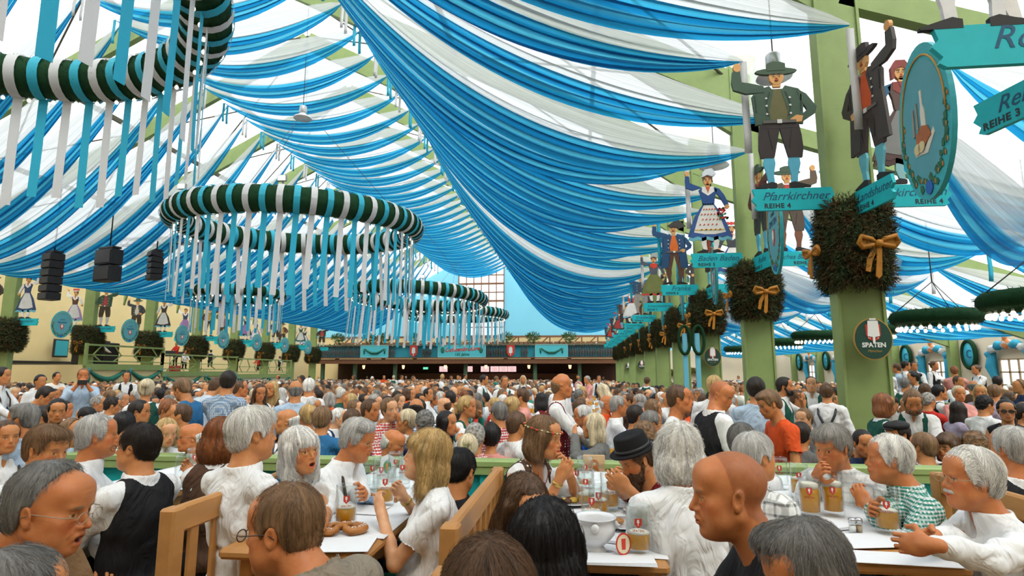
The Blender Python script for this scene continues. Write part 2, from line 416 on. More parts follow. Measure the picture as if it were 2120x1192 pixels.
def hair_sdf(p, R, T, h):
    """hair volume for a style; returns (verts, quads) or None"""
    st = p.get('hair', 'short'); g = p.get('hs', 1.); w = p.get('wide', 1.)
    if st == 'none': return None
    th = p.get('th', .014)*(.72 if p.get('th', .014) > .007 else 1)
    longz = {'long': -.30, 'bob': -.14, 'mid': -.19}.get(st)
    S = SDF((-.15, -.17, (longz or -.12)-.05), (.15, .13, .17), h)   # in head space
    S.ell((0, -.018, .034), (.076*w+th, .094+th, .084+th*1.1), .01)
    S.ell((0, -.010, .000), (.070*w+th, .080+th*.9, .078), .03)
    if st in ('short', 'crop', 'sidepart', 'fringe', 'bald', 'shaggy', 'curly', 'receding'):
        S.ell((0, -.052, -.03), (.056*w+th*.8, .050+th, .055), .02)
    if longz is not None:
        S.ell((0, -.045, longz*.45), (.088*w+th, .075+th*.5, abs(longz)*.62), .03)
        for s in (-1, 1): S.cap((s*.078*w, .012, .02), (s*(.076 if st == 'bob' else .088), -.004, longz+.03), .022, .026, .03)
        if p.get('ruffle'): S.ell((0, -.05, -.06), (.11, .085, .09), .03)
    if st == 'bun':
        S.ell((0, -.045, -.02), (.064, .062, .06), .02); S.ell(p.get('bunpos', (0, -.125, .055)), (.04, .035, .036), .012)
    if st == 'pony':
        S.ell((0, -.045, -.02), (.064, .062, .06), .02); S.ell((0, -.125, .03), (.022, .028, .022), .01); S.cap((0, -.14, .02), (0, -.125, -.13), .026, .016, .02)
    if p.get('bangs'): S.ell((0, .053, .050), (.068*w, .046, .046), .012)
    if st == 'sidepart': S.ell((.02, .035, .095), (.065, .05, .03), .02)
    if st == 'shaggy': S.ell((0, .03, .085), (.075, .06, .035), .02)
    X = (S.lo[0]+h*np.arange(S.n[0], dtype=np.float32))[:, None, None]; Y = (S.lo[1]+h*np.arange(S.n[1], dtype=np.float32))[None, :, None]; Z = (S.lo[2]+h*np.arange(S.n[2], dtype=np.float32))[None, None, :]
    # hairline: height of the boundary as a function of y
    fr = p.get('front', .066)
    if st in ('bald', 'bald2'): zb = np.interp(Y, [-.12, -.07, -.035, -.02, .012, .03, .05, .2], [-.085, -.078, -.05, .012, .012, -.012, .10, .16])
    elif longz is not None and st != 'x': zb = np.interp(Y, [-.12, .028, .045, .06, .2], [-1, -1, -.02 if not p.get('part') else .0, fr-.006 if not p.get('bangs') else .024, fr if not p.get('bangs') else .022])
    else: zb = np.interp(Y, [-.12, -.07, -.035, -.022, .010, .026, .046, .066, .2], [-.085, -.078, -.052, .012, .012, -.022 if st != 'bun' else .02, .03, fr-.012, fr])
    if st in ('receding',): zb = np.maximum(zb, np.interp(Y, [-.12, -.03, .0, .03, .2], [-.1, -.1, .05, .13, .15])*(np.abs(X) > .0)+0)
    line = (zb-Z)*.75+0*X
    if longz is not None:   # open the face
        face = np.maximum(np.abs(X)-(.058 if not p.get('part') else .050), np.maximum(Z-(fr if not p.get('bangs') else .024), .012-Y)); line = np.maximum(line, -face) if False else line
        S.A = smax(S.A, np.maximum(line*0-1, -face), .012)
        S.cut((0, 0, longz), (0, 0, -1), .02)
    else:
        S.A = smax(S.A, line, .012)
    if st == 'bald': S.A = smax(S.A, (Z-.045+.35*(Y+.06))*.9+0*X, .035)
    if st == 'bald2': S.A = smax(S.A, (Z-.075+.0*Y)-.0+0*X, .014)
    if p.get('flat_hat'): S.A = smax(S.A, Z-p['flat_hat']+0*X+0*Y, .004)
    if longz is None or True:   # never cover the ears of short hair
        if longz is None:
            for s in (-1, 1): S.ell((s*.086, -.008, -.012), (.020, .020, .030), .008, sub=True)
    v, q = S.mesh()
    if not len(v): return None
    n = vnormals(v, q)
    amp = p.get('ruff', .004)
    az = np.arctan2(v[:, 0], v[:, 1]+.035); rr = np.sqrt(v[:, 0]**2+(v[:, 1]+.035)**2+(v[:, 2]-.1)**2*.4)
    if st in ('curly',): f = vnoise(v*90)*.6+vnoise(v*45+7)*.4; amp = max(amp, .012)
    else:
        fq = 9.
        f = vnoise(np.stack([np.cos(az)*fq, np.sin(az)*fq, rr*14+v[:, 2]*6], 1)+3)*.55+vnoise(np.stack([np.cos(az)*fq*2.7, np.sin(az)*fq*2.7, v[:, 2]*16], 1)+11)*.45
    v = v+n*((f-.5)*2*amp)[:, None]
    fine = vnoise(np.stack([np.cos(az)*30, np.sin(az)*30, v[:, 2]*20], 1)) if st != 'curly' else f
    strand = np.clip(f*.7+fine*.5-.1, 0, 1)
    return (v*g)@R.T+T, q, strand, v, n
def ik(S0, T0, l1, l2, pole):
    d = T0-S0; L = np.linalg.norm(d); L2 = min(L, (l1+l2)*.985); u = d/(L+1e-9); T1 = S0+u*L2
    a = (l1*l1-l2*l2+L2*L2)/(2*L2); hh = math.sqrt(max(l1*l1-a*a, 0))
    pl = np.array(pole, float); pl = pl-u*(pl@u); pl /= np.linalg.norm(pl)+1e-9
    return S0+u*a+pl*hh, T1
def hand(S, Wp, D, Nn, side, curl=.3, k=.006, g=1.):
    """palm + five fingers; D along the hand, Nn back of hand normal, side = +1 when the thumb lies on the +cross side"""
    D = D/np.linalg.norm(D); Nn = Nn-D*(Nn@D); Nn = Nn/(np.linalg.norm(Nn)+1e-9); A = np.cross(D, Nn)*side
    R = np.stack([A, D, Nn], 1)
    S.ell(Wp+D*.048*g, (.041*g, .052*g, .017*g), .012, R)
    S.cap(Wp-D*.02, Wp+D*.03*g, .025, .024, .012)
    for i, (o, L) in enumerate(((.029, .070), (.010, .080), (-.010, .074), (-.028, .058))):
        p0 = Wp+D*(.084-abs(i-1.2)*.004)*g+A*o*g; ang = .12+.15*curl; r = .0090-.0006*i
        sg = [L*.45, L*.32, L*.26]
        for j in range(3):
            dd = D*math.cos(ang)-Nn*math.sin(ang)+A*o*1.2*(1-curl); p1 = p0+dd*sg[j]*g; S.cap(p0, p1, r*g, (r-.0008)*g, .0025); p0 = p1; r -= .0009; ang += curl*1.45+.05*i*curl
    p0 = Wp+D*.022*g+A*.032*g-Nn*.004; d1 = D*.62+A*.62-Nn*(.25+.4*curl); d1 /= np.linalg.norm(d1); p1 = p0+d1*.040*g
    d2 = D*.85+A*(.35-.5*curl)-Nn*(.25+.5*curl); d2 /= np.linalg.norm(d2); S.cap(Wp+D*.02*g+A*.015*g, p1, .0135*g, .0115*g, .012); S.cap(p1, p1+d2*.034*g, .0105*g, .0088*g, .004)
def person_meshes(p, hb=.004, hc=.006, arms=True):
    """p: parameter dict. Local frame: origin = head centre, +y = body facing. Returns dict of (v,q,...)"""
    fem = p.get('fem', 0); fat = p.get('fat', .2); g = p.get('hs', 1.); sc = p.get('sc', 1.0); lean = p.get('lean', 0)
    Rh = rotm(p.get('nod', 0), p.get('tilt', 0), p.get('turn', 0)); Rn = rotm(lean*.9+p.get('nod', 0)*.2); Rt = rotm(lean, p.get('roll', 0))
    NB = -(Rn@np.array([0, .045, .160]))*sc
    def T(x, y, z): return NB+Rt@(np.array([x, y, z])*sc)
    sw = (.178 if not fem else .155)*(1+.06*fat); b = fat
    sh = {s: T(s*sw, -.012, -.078) for s in (-1, 1)}
    hips = T(0, -.02, -.56)
    tgt = {}; elb = {}; preset = p.get('arms', ('down', 'down'))
    l1, l2 = .29*sc, .255*sc
    for s, a in zip((-1, 1), preset):       # -1 own left hand, +1 own right hand
        off = {'down': (.06, .10, -.53), 'table': (-.04, .40, -.36), 'table2': (-.12, .34, -.34), 'face': (-.10, .22, .06), 'lap': (-.05, .26, -.46), 'up': (.02, .24, .42), 'reach': (-.02, .5, -.22),
               'cross': (-.26, .28, -.36), 'hold': (-.06, .34, -.18), 'back': (.10, -.10, -.50), 'camera': (-.12, .30, .10)}
        if isinstance(a, str): o = np.array(off[a])*sc; o = np.array([o[0]*s, o[1], o[2]]); wt = sh[s]+(rotm(lean*.3)@o)
        else: wt = np.array(a, float)
        pole = p.get('pole', {}).get(s, (s*.7, -.3, -1.0) if a != 'up' else (s*1., .2, -.2)); elb[s], tgt[s] = ik(sh[s], wt, l1, l2, pole)
    pts = [np.zeros(3), hips]+list(sh.values())+(list(tgt.values())+list(elb.values()) if arms else [])
    lo = np.min(pts, 0)-.2; hi = np.max(pts, 0)+.2; hi[2] = max(hi[2], .16); res = {}
    lo[2] = max(lo[2], hips[2]-.12) if not p.get('lowarm') else lo[2]
    # ---- skin
    S = SDF(lo, hi, hb); head_sdf(S, Rh, np.zeros(3), p)
    nr = (.057 if not fem else .047)*(1+.18*fat)*sc
    S.cap(Rh@np.array([0, -.022, -.045]), NB+Rt@np.array([0, 0, -.03]), nr*.98, nr*1.08, .02)
    if fat > .35: S.ell(Rh@np.array([0, .028, -.098]), (.045, .045, .028), .03, Rh)
    for s in (-1, 1): S.cap(T(s*.02, -.012, -.01), T(s*.12, -.015, -.078), .036*sc, .040*sc, .04)
    S.ell(T(0, -.005, -.20), (.140*sc, .085*sc, .17*sc), .04, Rt)
    if fem:
        for s in (-1, 1): S.ell(T(s*.065, .072, -.19), (.058*sc, .045*sc, .058*sc), .03, Rt)
    for s in (-1, 1):
        if not arms: continue
        S.cap(sh[s], elb[s], (.044+.008*fat)*sc*(1-.12*fem), .037*sc*(1-.1*fem), .03)
        S.cap(elb[s], elb[s]+(tgt[s]-elb[s])*.4, .038*sc*(1-.1*fem), .036*sc*(1-.1*fem), .015); S.cap(elb[s]+(tgt[s]-elb[s])*.4, tgt[s], .035*sc*(1-.1*fem), .024*sc, .015)
        D = tgt[s]-elb[s]; D = D/np.linalg.norm(D); hd = p.get('hdir', {}).get(s); low = tgt[s][2] < sh[s][2]-.10 and not (isinstance(preset[0 if s < 0 else 1], str) and preset[0 if s < 0 else 1] in ('down', 'back')); D = (D*np.array([1, 1, .15])+np.array([-s*.25, .05, -.05]) if low else D) if hd is None else np.array(hd, float)
        Nn = np.array(p.get('palm', {}).get(s, (s*.25, .1, .95) if low else (s*.7, .7, .1)), float); cu = p.get('curl', {}).get(s, .4 if low else .7)
        A = np.cross(D, Nn); inw = np.array([-s, .2, .3]); side = 1 if A@inw > 0 else -1
        hand(S, tgt[s], D, Nn, side, cu, g=.95 if fem else 1.03)
    v, q = S.mesh(); col = np.ones((len(v), 3), np.float32); paint_head(v, col, Rh, np.zeros(3), p); res['body'] = (v, q, col)
    hr = hair_sdf(p, Rh, np.zeros(3), p.get('hh', .004))
    if hr: res['hair'] = hr
    # ---- shirt
    sl = p.get('sleeve', 'long'); S = SDF(lo-.03, hi+.03, hc); f = fat; lx = p.get('loose', .012)
    def torso(S, o, kk=.05):
        S.ell(T(0, -.008, -.20), ((.158+.02*f)*sc+o, (.105+.02*f)*sc+o, .175*sc+o), kk, Rt)
        S.ell(T(0, .003+.035*f, -.40), ((.138+.035*f)*sc+o*.8, (.092+.06*f)*sc+o*.8, .19*sc), kk, Rt)
        S.ell(T(0, -.012, -.56), (.165*sc+o, .125*sc+o, .11*sc), kk, Rt)
        S.cap(T(-.12, -.014, -.080), T(.12, -.014, -.080), .052*sc+o*.8, None, kk)
        for s in (-1, 1):
            S.cap(T(s*.02, -.012, -.010), T(s*.135, -.014, -.072), .046*sc+o*.6, .052*sc+o*.6, .03)
            if fem: S.ell(T(s*.072, .082, -.19), (.062*sc, .05*sc, .062*sc), .03, Rt)
    if sl != 'nothing':
        torso(S, lx)
        for s in (-1, 1):
            if not arms or sl == 'none': continue
            ua = .055*sc*(1-.1*fem)+.006*fat
            if sl in ('short', 'tee'): S.cap(sh[s], sh[s]+(elb[s]-sh[s])*.72, ua+lx, ua*.95+lx, .03); 
            elif sl == 'puff':
                S.ell(sh[s]+(elb[s]-sh[s])*.38+np.array([s*.01, 0, 0]), (.085*sc, .085*sc, .095*sc), .02); S.cap(sh[s]+(elb[s]-sh[s])*.6, sh[s]+(elb[s]-sh[s])*.78, .058*sc, .055*sc, .015)
            else:
                S.cap(sh[s], elb[s], ua+lx, .046*sc+lx, .04)
                e = {'long': .93, 'rolled': .38, 'elbow': .12}.get(sl, .9); w = elb[s]+(tgt[s]-elb[s])*e
                S.cap(elb[s], w, .046*sc+lx, (.034 if sl == 'long' else .044)*sc+lx*.7, .02)
                if sl == 'rolled': S.cap(w-(tgt[s]-elb[s])*.1, w, .050*sc, .051*sc, .004)
        if sl in ('short', 'tee'):
            for s in (-1, 1):
                u = elb[s]-sh[s]; L = np.linalg.norm(u); u = u/L; o = sh[s]+u*L*.72
                S.cap(o+u*.035, o+u*.30, .085, .085, .004, sub=True)
        # neck opening
        if p.get('neck', 'collar') == 'collar':
            ax = NB-Rh@np.array([0, -.022, -.045]); 
            S.cap(T(0, .002, -.03), T(0, .004, .0), nr+.026, nr+.024, .010)
            S.cap(T(0, .0, .02), NB-ax*1.2, nr+.002, nr+.004, .003, sub=True); S.cap(T(0, -.01, .118), T(0, -.01, .26), nr+.055, nr+.055, .008, sub=True); S.ell(T(0, .10, -.02), (.022, .05, .065), .008, Rt, sub=True)
        elif p.get('neck') == 'low': S.cap(T(0, .0, .015), T(0, .02, .12), nr+.02, nr+.04, .01, sub=True); S.ell(T(0, .115, -.05), (.085, .085, .085), .015, Rt, sub=True)
        elif p.get('neck') == 'dirndl': S.cap(T(0, .0, .01), T(0, .02, .14), nr+.03, nr+.05, .01, sub=True); S.ell(T(0, .14, -.03), (.11, .12, .13), .02, Rt, sub=True)
        else: S.cap(T(0, .0, .005), T(0, .015, .1), nr+.008, nr+.02, .012, sub=True)
        S.cut(T(0, 0, -.60), Rt@np.array([0, 0, -1.]))
        v, q = S.mesh(); n = vnormals(v, q); fa = p.get('fold', .011)
        w = vnoise(v*np.array([9, 9, 5])+vnoise(v*7)[:, None]*2.2)+.5*vnoise(v*np.array([20, 20, 12])+5)
        r = 1-np.abs(w-.72)*2.6; dn = np.clip((np.linalg.norm(v-NB, axis=1)-.12)/.08, .0, 1); v = v+n*(fa*dn*(np.clip(r, -1, 1)-.2))[:, None]; res['shirt'] = (v, q)
    if p.get('vest'):
        S = SDF(lo-.03, hi+.03, hc); torso(S, lx+.011)
        S.cut(T(0, 0, -.59), Rt@np.array([0, 0, -1.]))
        for s in (-1, 1):
            if not p.get('jacket'): S.cap(T(s*.205, -.01, -.02), T(s*.23, .0, -.20), .082, .06, .015, sub=True)
            elif arms: S.cap(sh[s], elb[s], .056*sc+lx+.016, .050*sc+lx+.014, .04); S.cap(elb[s], elb[s]+(tgt[s]-elb[s])*.85, .050*sc+lx+.014, .040*sc+lx+.008, .02)
        if p.get('jacket'):
            S.cap(T(0, .0, -.03), T(0, .0, -.005), nr+.040, nr+.034, .015)
        dep = {'v': .30, 'dirndl': .17, 'high': .16}[p['vest']]
        q_ = .0 if not p.get('jacket') else .010; S.cap(T(0, .0, q_), T(0, .02, .14+q_), nr+.028-q_*.5, nr+.05, .01, sub=True)
        S.ell(T(0, .15, -.02), (.085 if p['vest'] != 'dirndl' else .12, .13, dep), .012, Rt, sub=True)
        v, q = S.mesh(); n = vnormals(v, q); w = vnoise(v*np.array([7, 7, 6])+vnoise(v*5)[:, None]*2)+.4*vnoise(v*18); v = v+n*(.006*(1-np.abs(w-.7)*2.5))[:, None]; res['vest'] = (v, q)
    res['geo'] = dict(NB=NB, Rt=Rt, Rh=Rh, hips=hips, T=T, sh=sh, elb=elb, tgt=tgt, nr=nr, sc=sc)
    # ---- legs
    fl = p.get('floor', -1.2); S = SDF((hips[0]-.35, hips[1]-.3, fl), (hips[0]+.35, hips[1]+.75, hips[2]+.16), .028)
    if p.get('stand'):
        for s in (-1, 1):
            kn = hips*.5+np.array([0, 0, fl*.5]); kn[0] = s*.10+hips[0]*.5; kn[1] += .03
            S.cap(hips+np.array([s*.09, 0, 0]), kn, .088, .062, .05); S.cap(kn, (s*.11, hips[1]*.3-.02, fl+.06), .06, .048, .03)
        S.ell(hips, (.172, .125, .12), .05)
        ft = [np.array([s*.11, hips[1]*.3+.03, fl+.045]) for s in (-1, 1)]
    else:
        ft = []
        for s in (-1, 1):
            kn = hips+np.array([s*.13, .43, .02]); S.cap(hips+np.array([s*.09, 0, -.01]), kn, .090, .062, .05); S.cap(kn, (kn[0], kn[1]-.05, fl+.06), .060, .046, .03); ft.append(np.array([kn[0], kn[1]+.01, fl+.045]))
        S.ell(hips, (.178, .135, .11), .05)
    if p.get('skirt'):
        S.cap(hips+np.array([0, .0, 0]), hips+(np.array([0, .30, -.05]) if not p.get('stand') else np.array([0, 0, -.5])), .17, .22, .08)
    S.cut((0, 0, fl+.04), (0, 0, -1)); res['legs'] = S.mesh()
    S = SDF((hips[0]-.35, hips[1]-.4, fl), (hips[0]+.35, hips[1]+.85, fl+.2), .02)
    for f0 in ft: S.ell(f0, (.048, .135, .042), .01)
    S.cut((0, 0, fl+.006), (0, 0, -1)); res['shoes'] = S.mesh()
    return res
def to_mesh(name, t, color=False):
    v, q = t[0], t[1]; me = np_mesh(name, v, q)
    return me
def strands(hr, n, L, rad, style, seed=1, R=None):
    """hair curves over the shell: hr from hair_sdf; head-space verts hr[3], normals hr[4]"""
    rs = np.random.RandomState(seed); hv, hn = hr[3], hr[4]; wv = hr[0]
    idx = rs.randint(0, len(hv), n); K = 6; p = hv[idx].copy()+rs.normal(0, .0015, (n, 3)); crown = np.array([0, -.04, .13])
    keep = ~((np.abs(hv[idx, 0]) > .058) & (np.abs(hv[idx, 1]) < .04) & (hv[idx, 2] < .045) & (style == 'short')); idx = idx[keep]; p = p[keep]; n = len(idx)
    out = np.zeros((n, K, 3), np.float32); nn = hn[idx]; p -= nn*.004
    Ls = L*(.6+.8*rs.rand(n)); Ls = np.where((p[:, 1] > .035) & (np.abs(p[:, 0]) < .07), np.minimum(Ls, .012 if style != 'short' else .02), Ls)
    az = np.arctan2(p[:, 0], p[:, 1]+.035); wig = (vnoise(np.stack([np.cos(az)*6, np.sin(az)*6, p[:, 2]*12], 1)+seed)-.5)
    for k in range(K):
        out[:, k] = p
        rel = p-crown; d = rel-nn*(rel*nn).sum(1)[:, None]; d /= np.linalg.norm(d, axis=1, keepdims=True)+1e-6
        if style in ('long', 'bob', 'mid'): d = d*.4+np.array([0, 0, -1])*.8
        if style == 'swept': sw_ = np.clip((p[:, 1]+.01)/.04, 0, 1)[:, None]; d = d*(1-sw_)+(np.array([.25, -.8, .1])-nn*((np.array([.25, -.8, .1])*nn).sum(1)[:, None]))*sw_
        tang = np.cross(nn, d); d = d+tang*(wig*(3. if style == 'curly' else .9))[:, None]+nn*(.22 if k < 1 else (-.05 if style != 'curly' else .25))+rs.normal(0, .10 if style != 'curly' else .5, (n, 3))
        d -= nn*np.minimum((d*nn).sum(1), 1)[:, None]*.55
        d /= np.linalg.norm(d, axis=1, keepdims=True)+1e-6; p = p+d*(Ls/K)[:, None]
        c = p-np.array([0, -.015, .02]); rr = np.linalg.norm(c/np.array([.078, .096, .088]), axis=1)
        nn = c/np.array([.078, .096, .088])**2; nn /= np.linalg.norm(nn, axis=1, keepdims=True)
    out = out.reshape(-1, 3)
    cu = bpy.data.hair_curves.new('strands'); cu.add_curves([K]*n)
    g = R[1]; out = (out*g)@R[0].T
    cu.position_data.foreach_set('vector', out.astype(np.float32).ravel())
    ra = cu.attributes.get('radius') or cu.attributes.new('radius', 'FLOAT', 'POINT')
    r = np.tile(np.linspace(1, .35, K), n)*rad; ra.data.foreach_set('value', r.astype(np.float32))
    at = cu.attributes.new('strand', 'FLOAT', 'CURVE'); at.data.foreach_set('value', np.clip(hr[2][idx]*.7+rs.rand(n)*.5, 0, 1).astype(np.float32))
    return cu
def M_skin(): return mat_obj('skin', 'skin')
def M_hair(): return mat_obj('hair', 'hair', spec=.35)
CL = {}
def M_cloth(k):
    d = {'plain': dict(kind='plain'), 'gingham': dict(kind='gingham', scale=170.), 'gingham_big': dict(kind='gingham', scale=110.), 'plaid': dict(kind='plaid', scale=55., c2=(.82, .82, .78)), 'dots': dict(kind='dots', scale=38.), 'stripe': dict(kind='stripe', scale=110.)}[k]
    return mat_obj('cloth_'+k, **d)
def glasses(par, R, T, g, w, col=(.05, .03, .02), rim=.0016, shades=False):
    mb = MB()
    for s in (-1, 1):
        pts = []
        for i in range(16):
            a = 2*math.pi*i/16; pts.append(((s*.0325+.023*math.cos(a)*(1 if not shades else 1.15)), .104-.12*abs(.0325+s*0)*.05, -.003+.0155*(math.sin(a)*(1 if not shades else 1.2))))
        if shades: mb.add(pts, [list(range(16))]); mb.add([(x, y-.004, z) for x, y, z in pts], [list(range(16))])
        mb.tube(pts, rim*g, 6, closed=True)
        mb.tube([(s*.056, .101, .003), (s*.075*w, .08, .004), (s*.081*w, .0, .004), (s*.082*w, -.02, -.010)], rim*g, 6)
    mb.tube([(-.011, .104, .001), (0, .107, .004), (.011, .104, .001)], rim*g, 6)
    o = mb.obj('glasses', pm('glasses_'+('dark' if sum(col) < .3 else 'metal'), col, .25, .5), par)
    me = o.data; A = np.array([v.co for v in me.vertices]); A = (A*g)@R.T+T
    me.vertices.foreach_set('co', A.astype(np.float32).ravel()); return o
# ================================================================ the hall
XR, XL, XC = 4.15, -27.6, -11.9
ORD = ['nearest', 'second', 'third', 'fourth', 'fifth', 'sixth', 'seventh', 'eighth', 'ninth', 'tenth', 'eleventh', 'twelfth', 'thirteenth', 'fourteenth']
PR = [4.2, 8.8, 13.55]+[18.4+4.85*k for k in range(9)]          # right pillars (Y)
PL = [25.4+4.75*k for k in range(8)]                         # left pillars (Y)
FLZ = -.25
WHITE = (.80, .80, .77); GREEN = (.25, .335, .115); TURQ = (.015, .50, .52)
def m_green(): return pm('green_paint', GREEN, .5, .35, noise=.16, nscale=3, bump=.25, bscale=30)
def m_membrane():
    if 'membrane' in MATS: return MATS['membrane']
    m, t, out = nt('membrane'); L = t.links
    tr = N(t, 'ShaderNodeBsdfTranslucent', i_Color=(.95, .97, .97, 1)); df = N(t, 'ShaderNodeBsdfDiffuse', i_Color=(.85, .87, .88, 1)); tp = N(t, 'ShaderNodeBsdfTransparent')
    a = N(t, 'ShaderNodeMixShader', i_0=.35); L.new(tr.outputs[0], a.inputs[1]); L.new(df.outputs[0], a.inputs[2])
    b = N(t, 'ShaderNodeMixShader', i_0=.62); L.new(a.outputs[0], b.inputs[1]); L.new(tp.outputs[0], b.inputs[2]); L.new(b.outputs[0], out.inputs[0]); MATS['membrane'] = m; return m
def m_drape():
    if 'drape' in MATS: return MATS['drape']
    m, t, out = nt('drape'); L = t.links
    uv = N(t, 'ShaderNodeUVMap', uv_map='UV'); sp = N(t, 'ShaderNodeSeparateXYZ'); L.new(uv.outputs[0], sp.inputs[0])
    mp = N(t, 'ShaderNodeMapping'); mp.inputs['Scale'].default_value = (1.2, 34, 1); L.new(uv.outputs[0], mp.inputs[0])
    nz = N(t, 'ShaderNodeTexNoise', i_Scale=1., i_Detail=2.); L.new(mp.outputs[0], nz.inputs['Vector'])
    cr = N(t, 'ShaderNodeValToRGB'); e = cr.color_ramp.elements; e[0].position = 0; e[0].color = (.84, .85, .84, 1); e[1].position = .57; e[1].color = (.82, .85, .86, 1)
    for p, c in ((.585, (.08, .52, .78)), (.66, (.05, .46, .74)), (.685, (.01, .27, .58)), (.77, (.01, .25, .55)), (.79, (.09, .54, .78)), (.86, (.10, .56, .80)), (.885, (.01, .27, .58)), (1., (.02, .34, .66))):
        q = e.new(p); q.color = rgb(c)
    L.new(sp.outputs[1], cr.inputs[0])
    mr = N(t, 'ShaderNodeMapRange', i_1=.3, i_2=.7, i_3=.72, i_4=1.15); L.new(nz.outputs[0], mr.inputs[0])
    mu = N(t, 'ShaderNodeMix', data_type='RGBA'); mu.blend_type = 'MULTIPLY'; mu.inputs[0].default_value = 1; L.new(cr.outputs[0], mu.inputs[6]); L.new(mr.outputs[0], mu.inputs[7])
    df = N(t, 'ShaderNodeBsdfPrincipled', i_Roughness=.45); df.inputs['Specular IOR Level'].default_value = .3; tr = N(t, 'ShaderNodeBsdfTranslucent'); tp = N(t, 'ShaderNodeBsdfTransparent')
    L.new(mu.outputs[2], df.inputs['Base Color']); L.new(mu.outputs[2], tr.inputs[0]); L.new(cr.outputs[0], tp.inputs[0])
    a = N(t, 'ShaderNodeMixShader', i_0=.55); L.new(df.outputs[0], a.inputs[1]); L.new(tr.outputs[0], a.inputs[2])
    b = N(t, 'ShaderNodeMixShader', i_0=.22); L.new(a.outputs[0], b.inputs[1]); L.new(tp.outputs[0], b.inputs[2]); L.new(b.outputs[0], out.inputs[0]); MATS['drape'] = m; return m
def m_ribbon(blue):
    return pm('ribbon_blue', (.05, .55, .74), .5, .3, trans=.35) if blue else pm('ribbon_white', (.82, .82, .82), .5, .3, trans=.35)
def drape_mesh(A, B, sag, lat=(-.8, .35), ver=(.45, -.65), ns=36, nt_=44, seed=0, pleat=.05, power=.75):
    rs = np.random.RandomState(seed); A = np.array(A, float); B = np.array(B, float)
    s = np.linspace(0, 1, ns)[:, None]; t = np.linspace(0, 1, nt_)[None, :]
    sh = np.sin(np.pi*s)**power*.97+.03; base = A[None, None]*(1-s[..., None])+B[None, None]*s[..., None]
    tt = t+.02*np.sin(5*s+seed)*sh
    z = -sag*4*s*(1-s)*(.82+.22*t)+(ver[0]+(ver[1]-ver[0])*t)*sh
    wgt = .15+.85*np.clip((t-.42)/.1, 0, 1)
    ph = rs.rand(4)*6; pl = np.sin(t*2*np.pi*9+ph[0]+1.2*np.sin(3*s+ph[1]))+.5*np.sin(t*2*np.pi*17+ph[2]+np.sin(4*s))
    d = np.array([B[1]-A[1], -(B[0]-A[0])]); d = d/np.linalg.norm(d)          # horizontal sideways direction
    if d[1] > 0: d = -d                                                       # towards the camera side
    la = -(lat[0]+(lat[1]-lat[0])*t)*sh+pl*pleat*wgt*sh
    z = z+pl*pleat*.6*wgt*sh
    X = base[..., 0]+d[0]*la; Y = base[..., 1]+d[1]*la; Z = base[..., 2]+z
    v = np.stack([X+0*t, Y, Z], -1).reshape(-1, 3)
    i = np.arange(ns-1)[:, None]*nt_+np.arange(nt_-1)[None, :]; f = np.stack([i, i+1, i+nt_+1, i+nt_], -1).reshape(-1, 4)
    uv = np.stack([s+0*t, t+0*s], -1).reshape(-1, 2)
    me = np_mesh('drape', v, f, True, uv); me.materials.append(m_drape()); return me
def strip_mesh(w, L, seg=6, curl=.03, seed=0, mat=None):
    rs = np.random.RandomState(seed); v = []; f = []
    for i in range(seg+1):
        z = -L*i/seg; o = curl*math.sin(i*1.3+seed)*i/seg
        for y in (-.0015, .0015): v += [(-w/2, o+y, z), (w/2, o+y*1+curl*.3*math.sin(i+seed), z)]
    for i in range(seg):
        a = i*4; b = a+4; f += [[a, a+1, b+1, b], [a+2, b+2, b+3, a+3], [a, b, b+2, a+2], [a+1, a+3, b+3, b+1]]
    f += [[seg*4, seg*4+1, seg*4+3, seg*4+2]]
    me = np_mesh('ribbon', np.array(v), f); me.materials.append(mat); return me
def zroof(x):
    x = min(max(x, -40), 20)
    if x > XR: return 7.6-(x-XR)*.36
    if x < XL: return 7.6-(XL-x)*.1
    return 16.9-abs(x-XC)*(16.9-8.5)/16.02
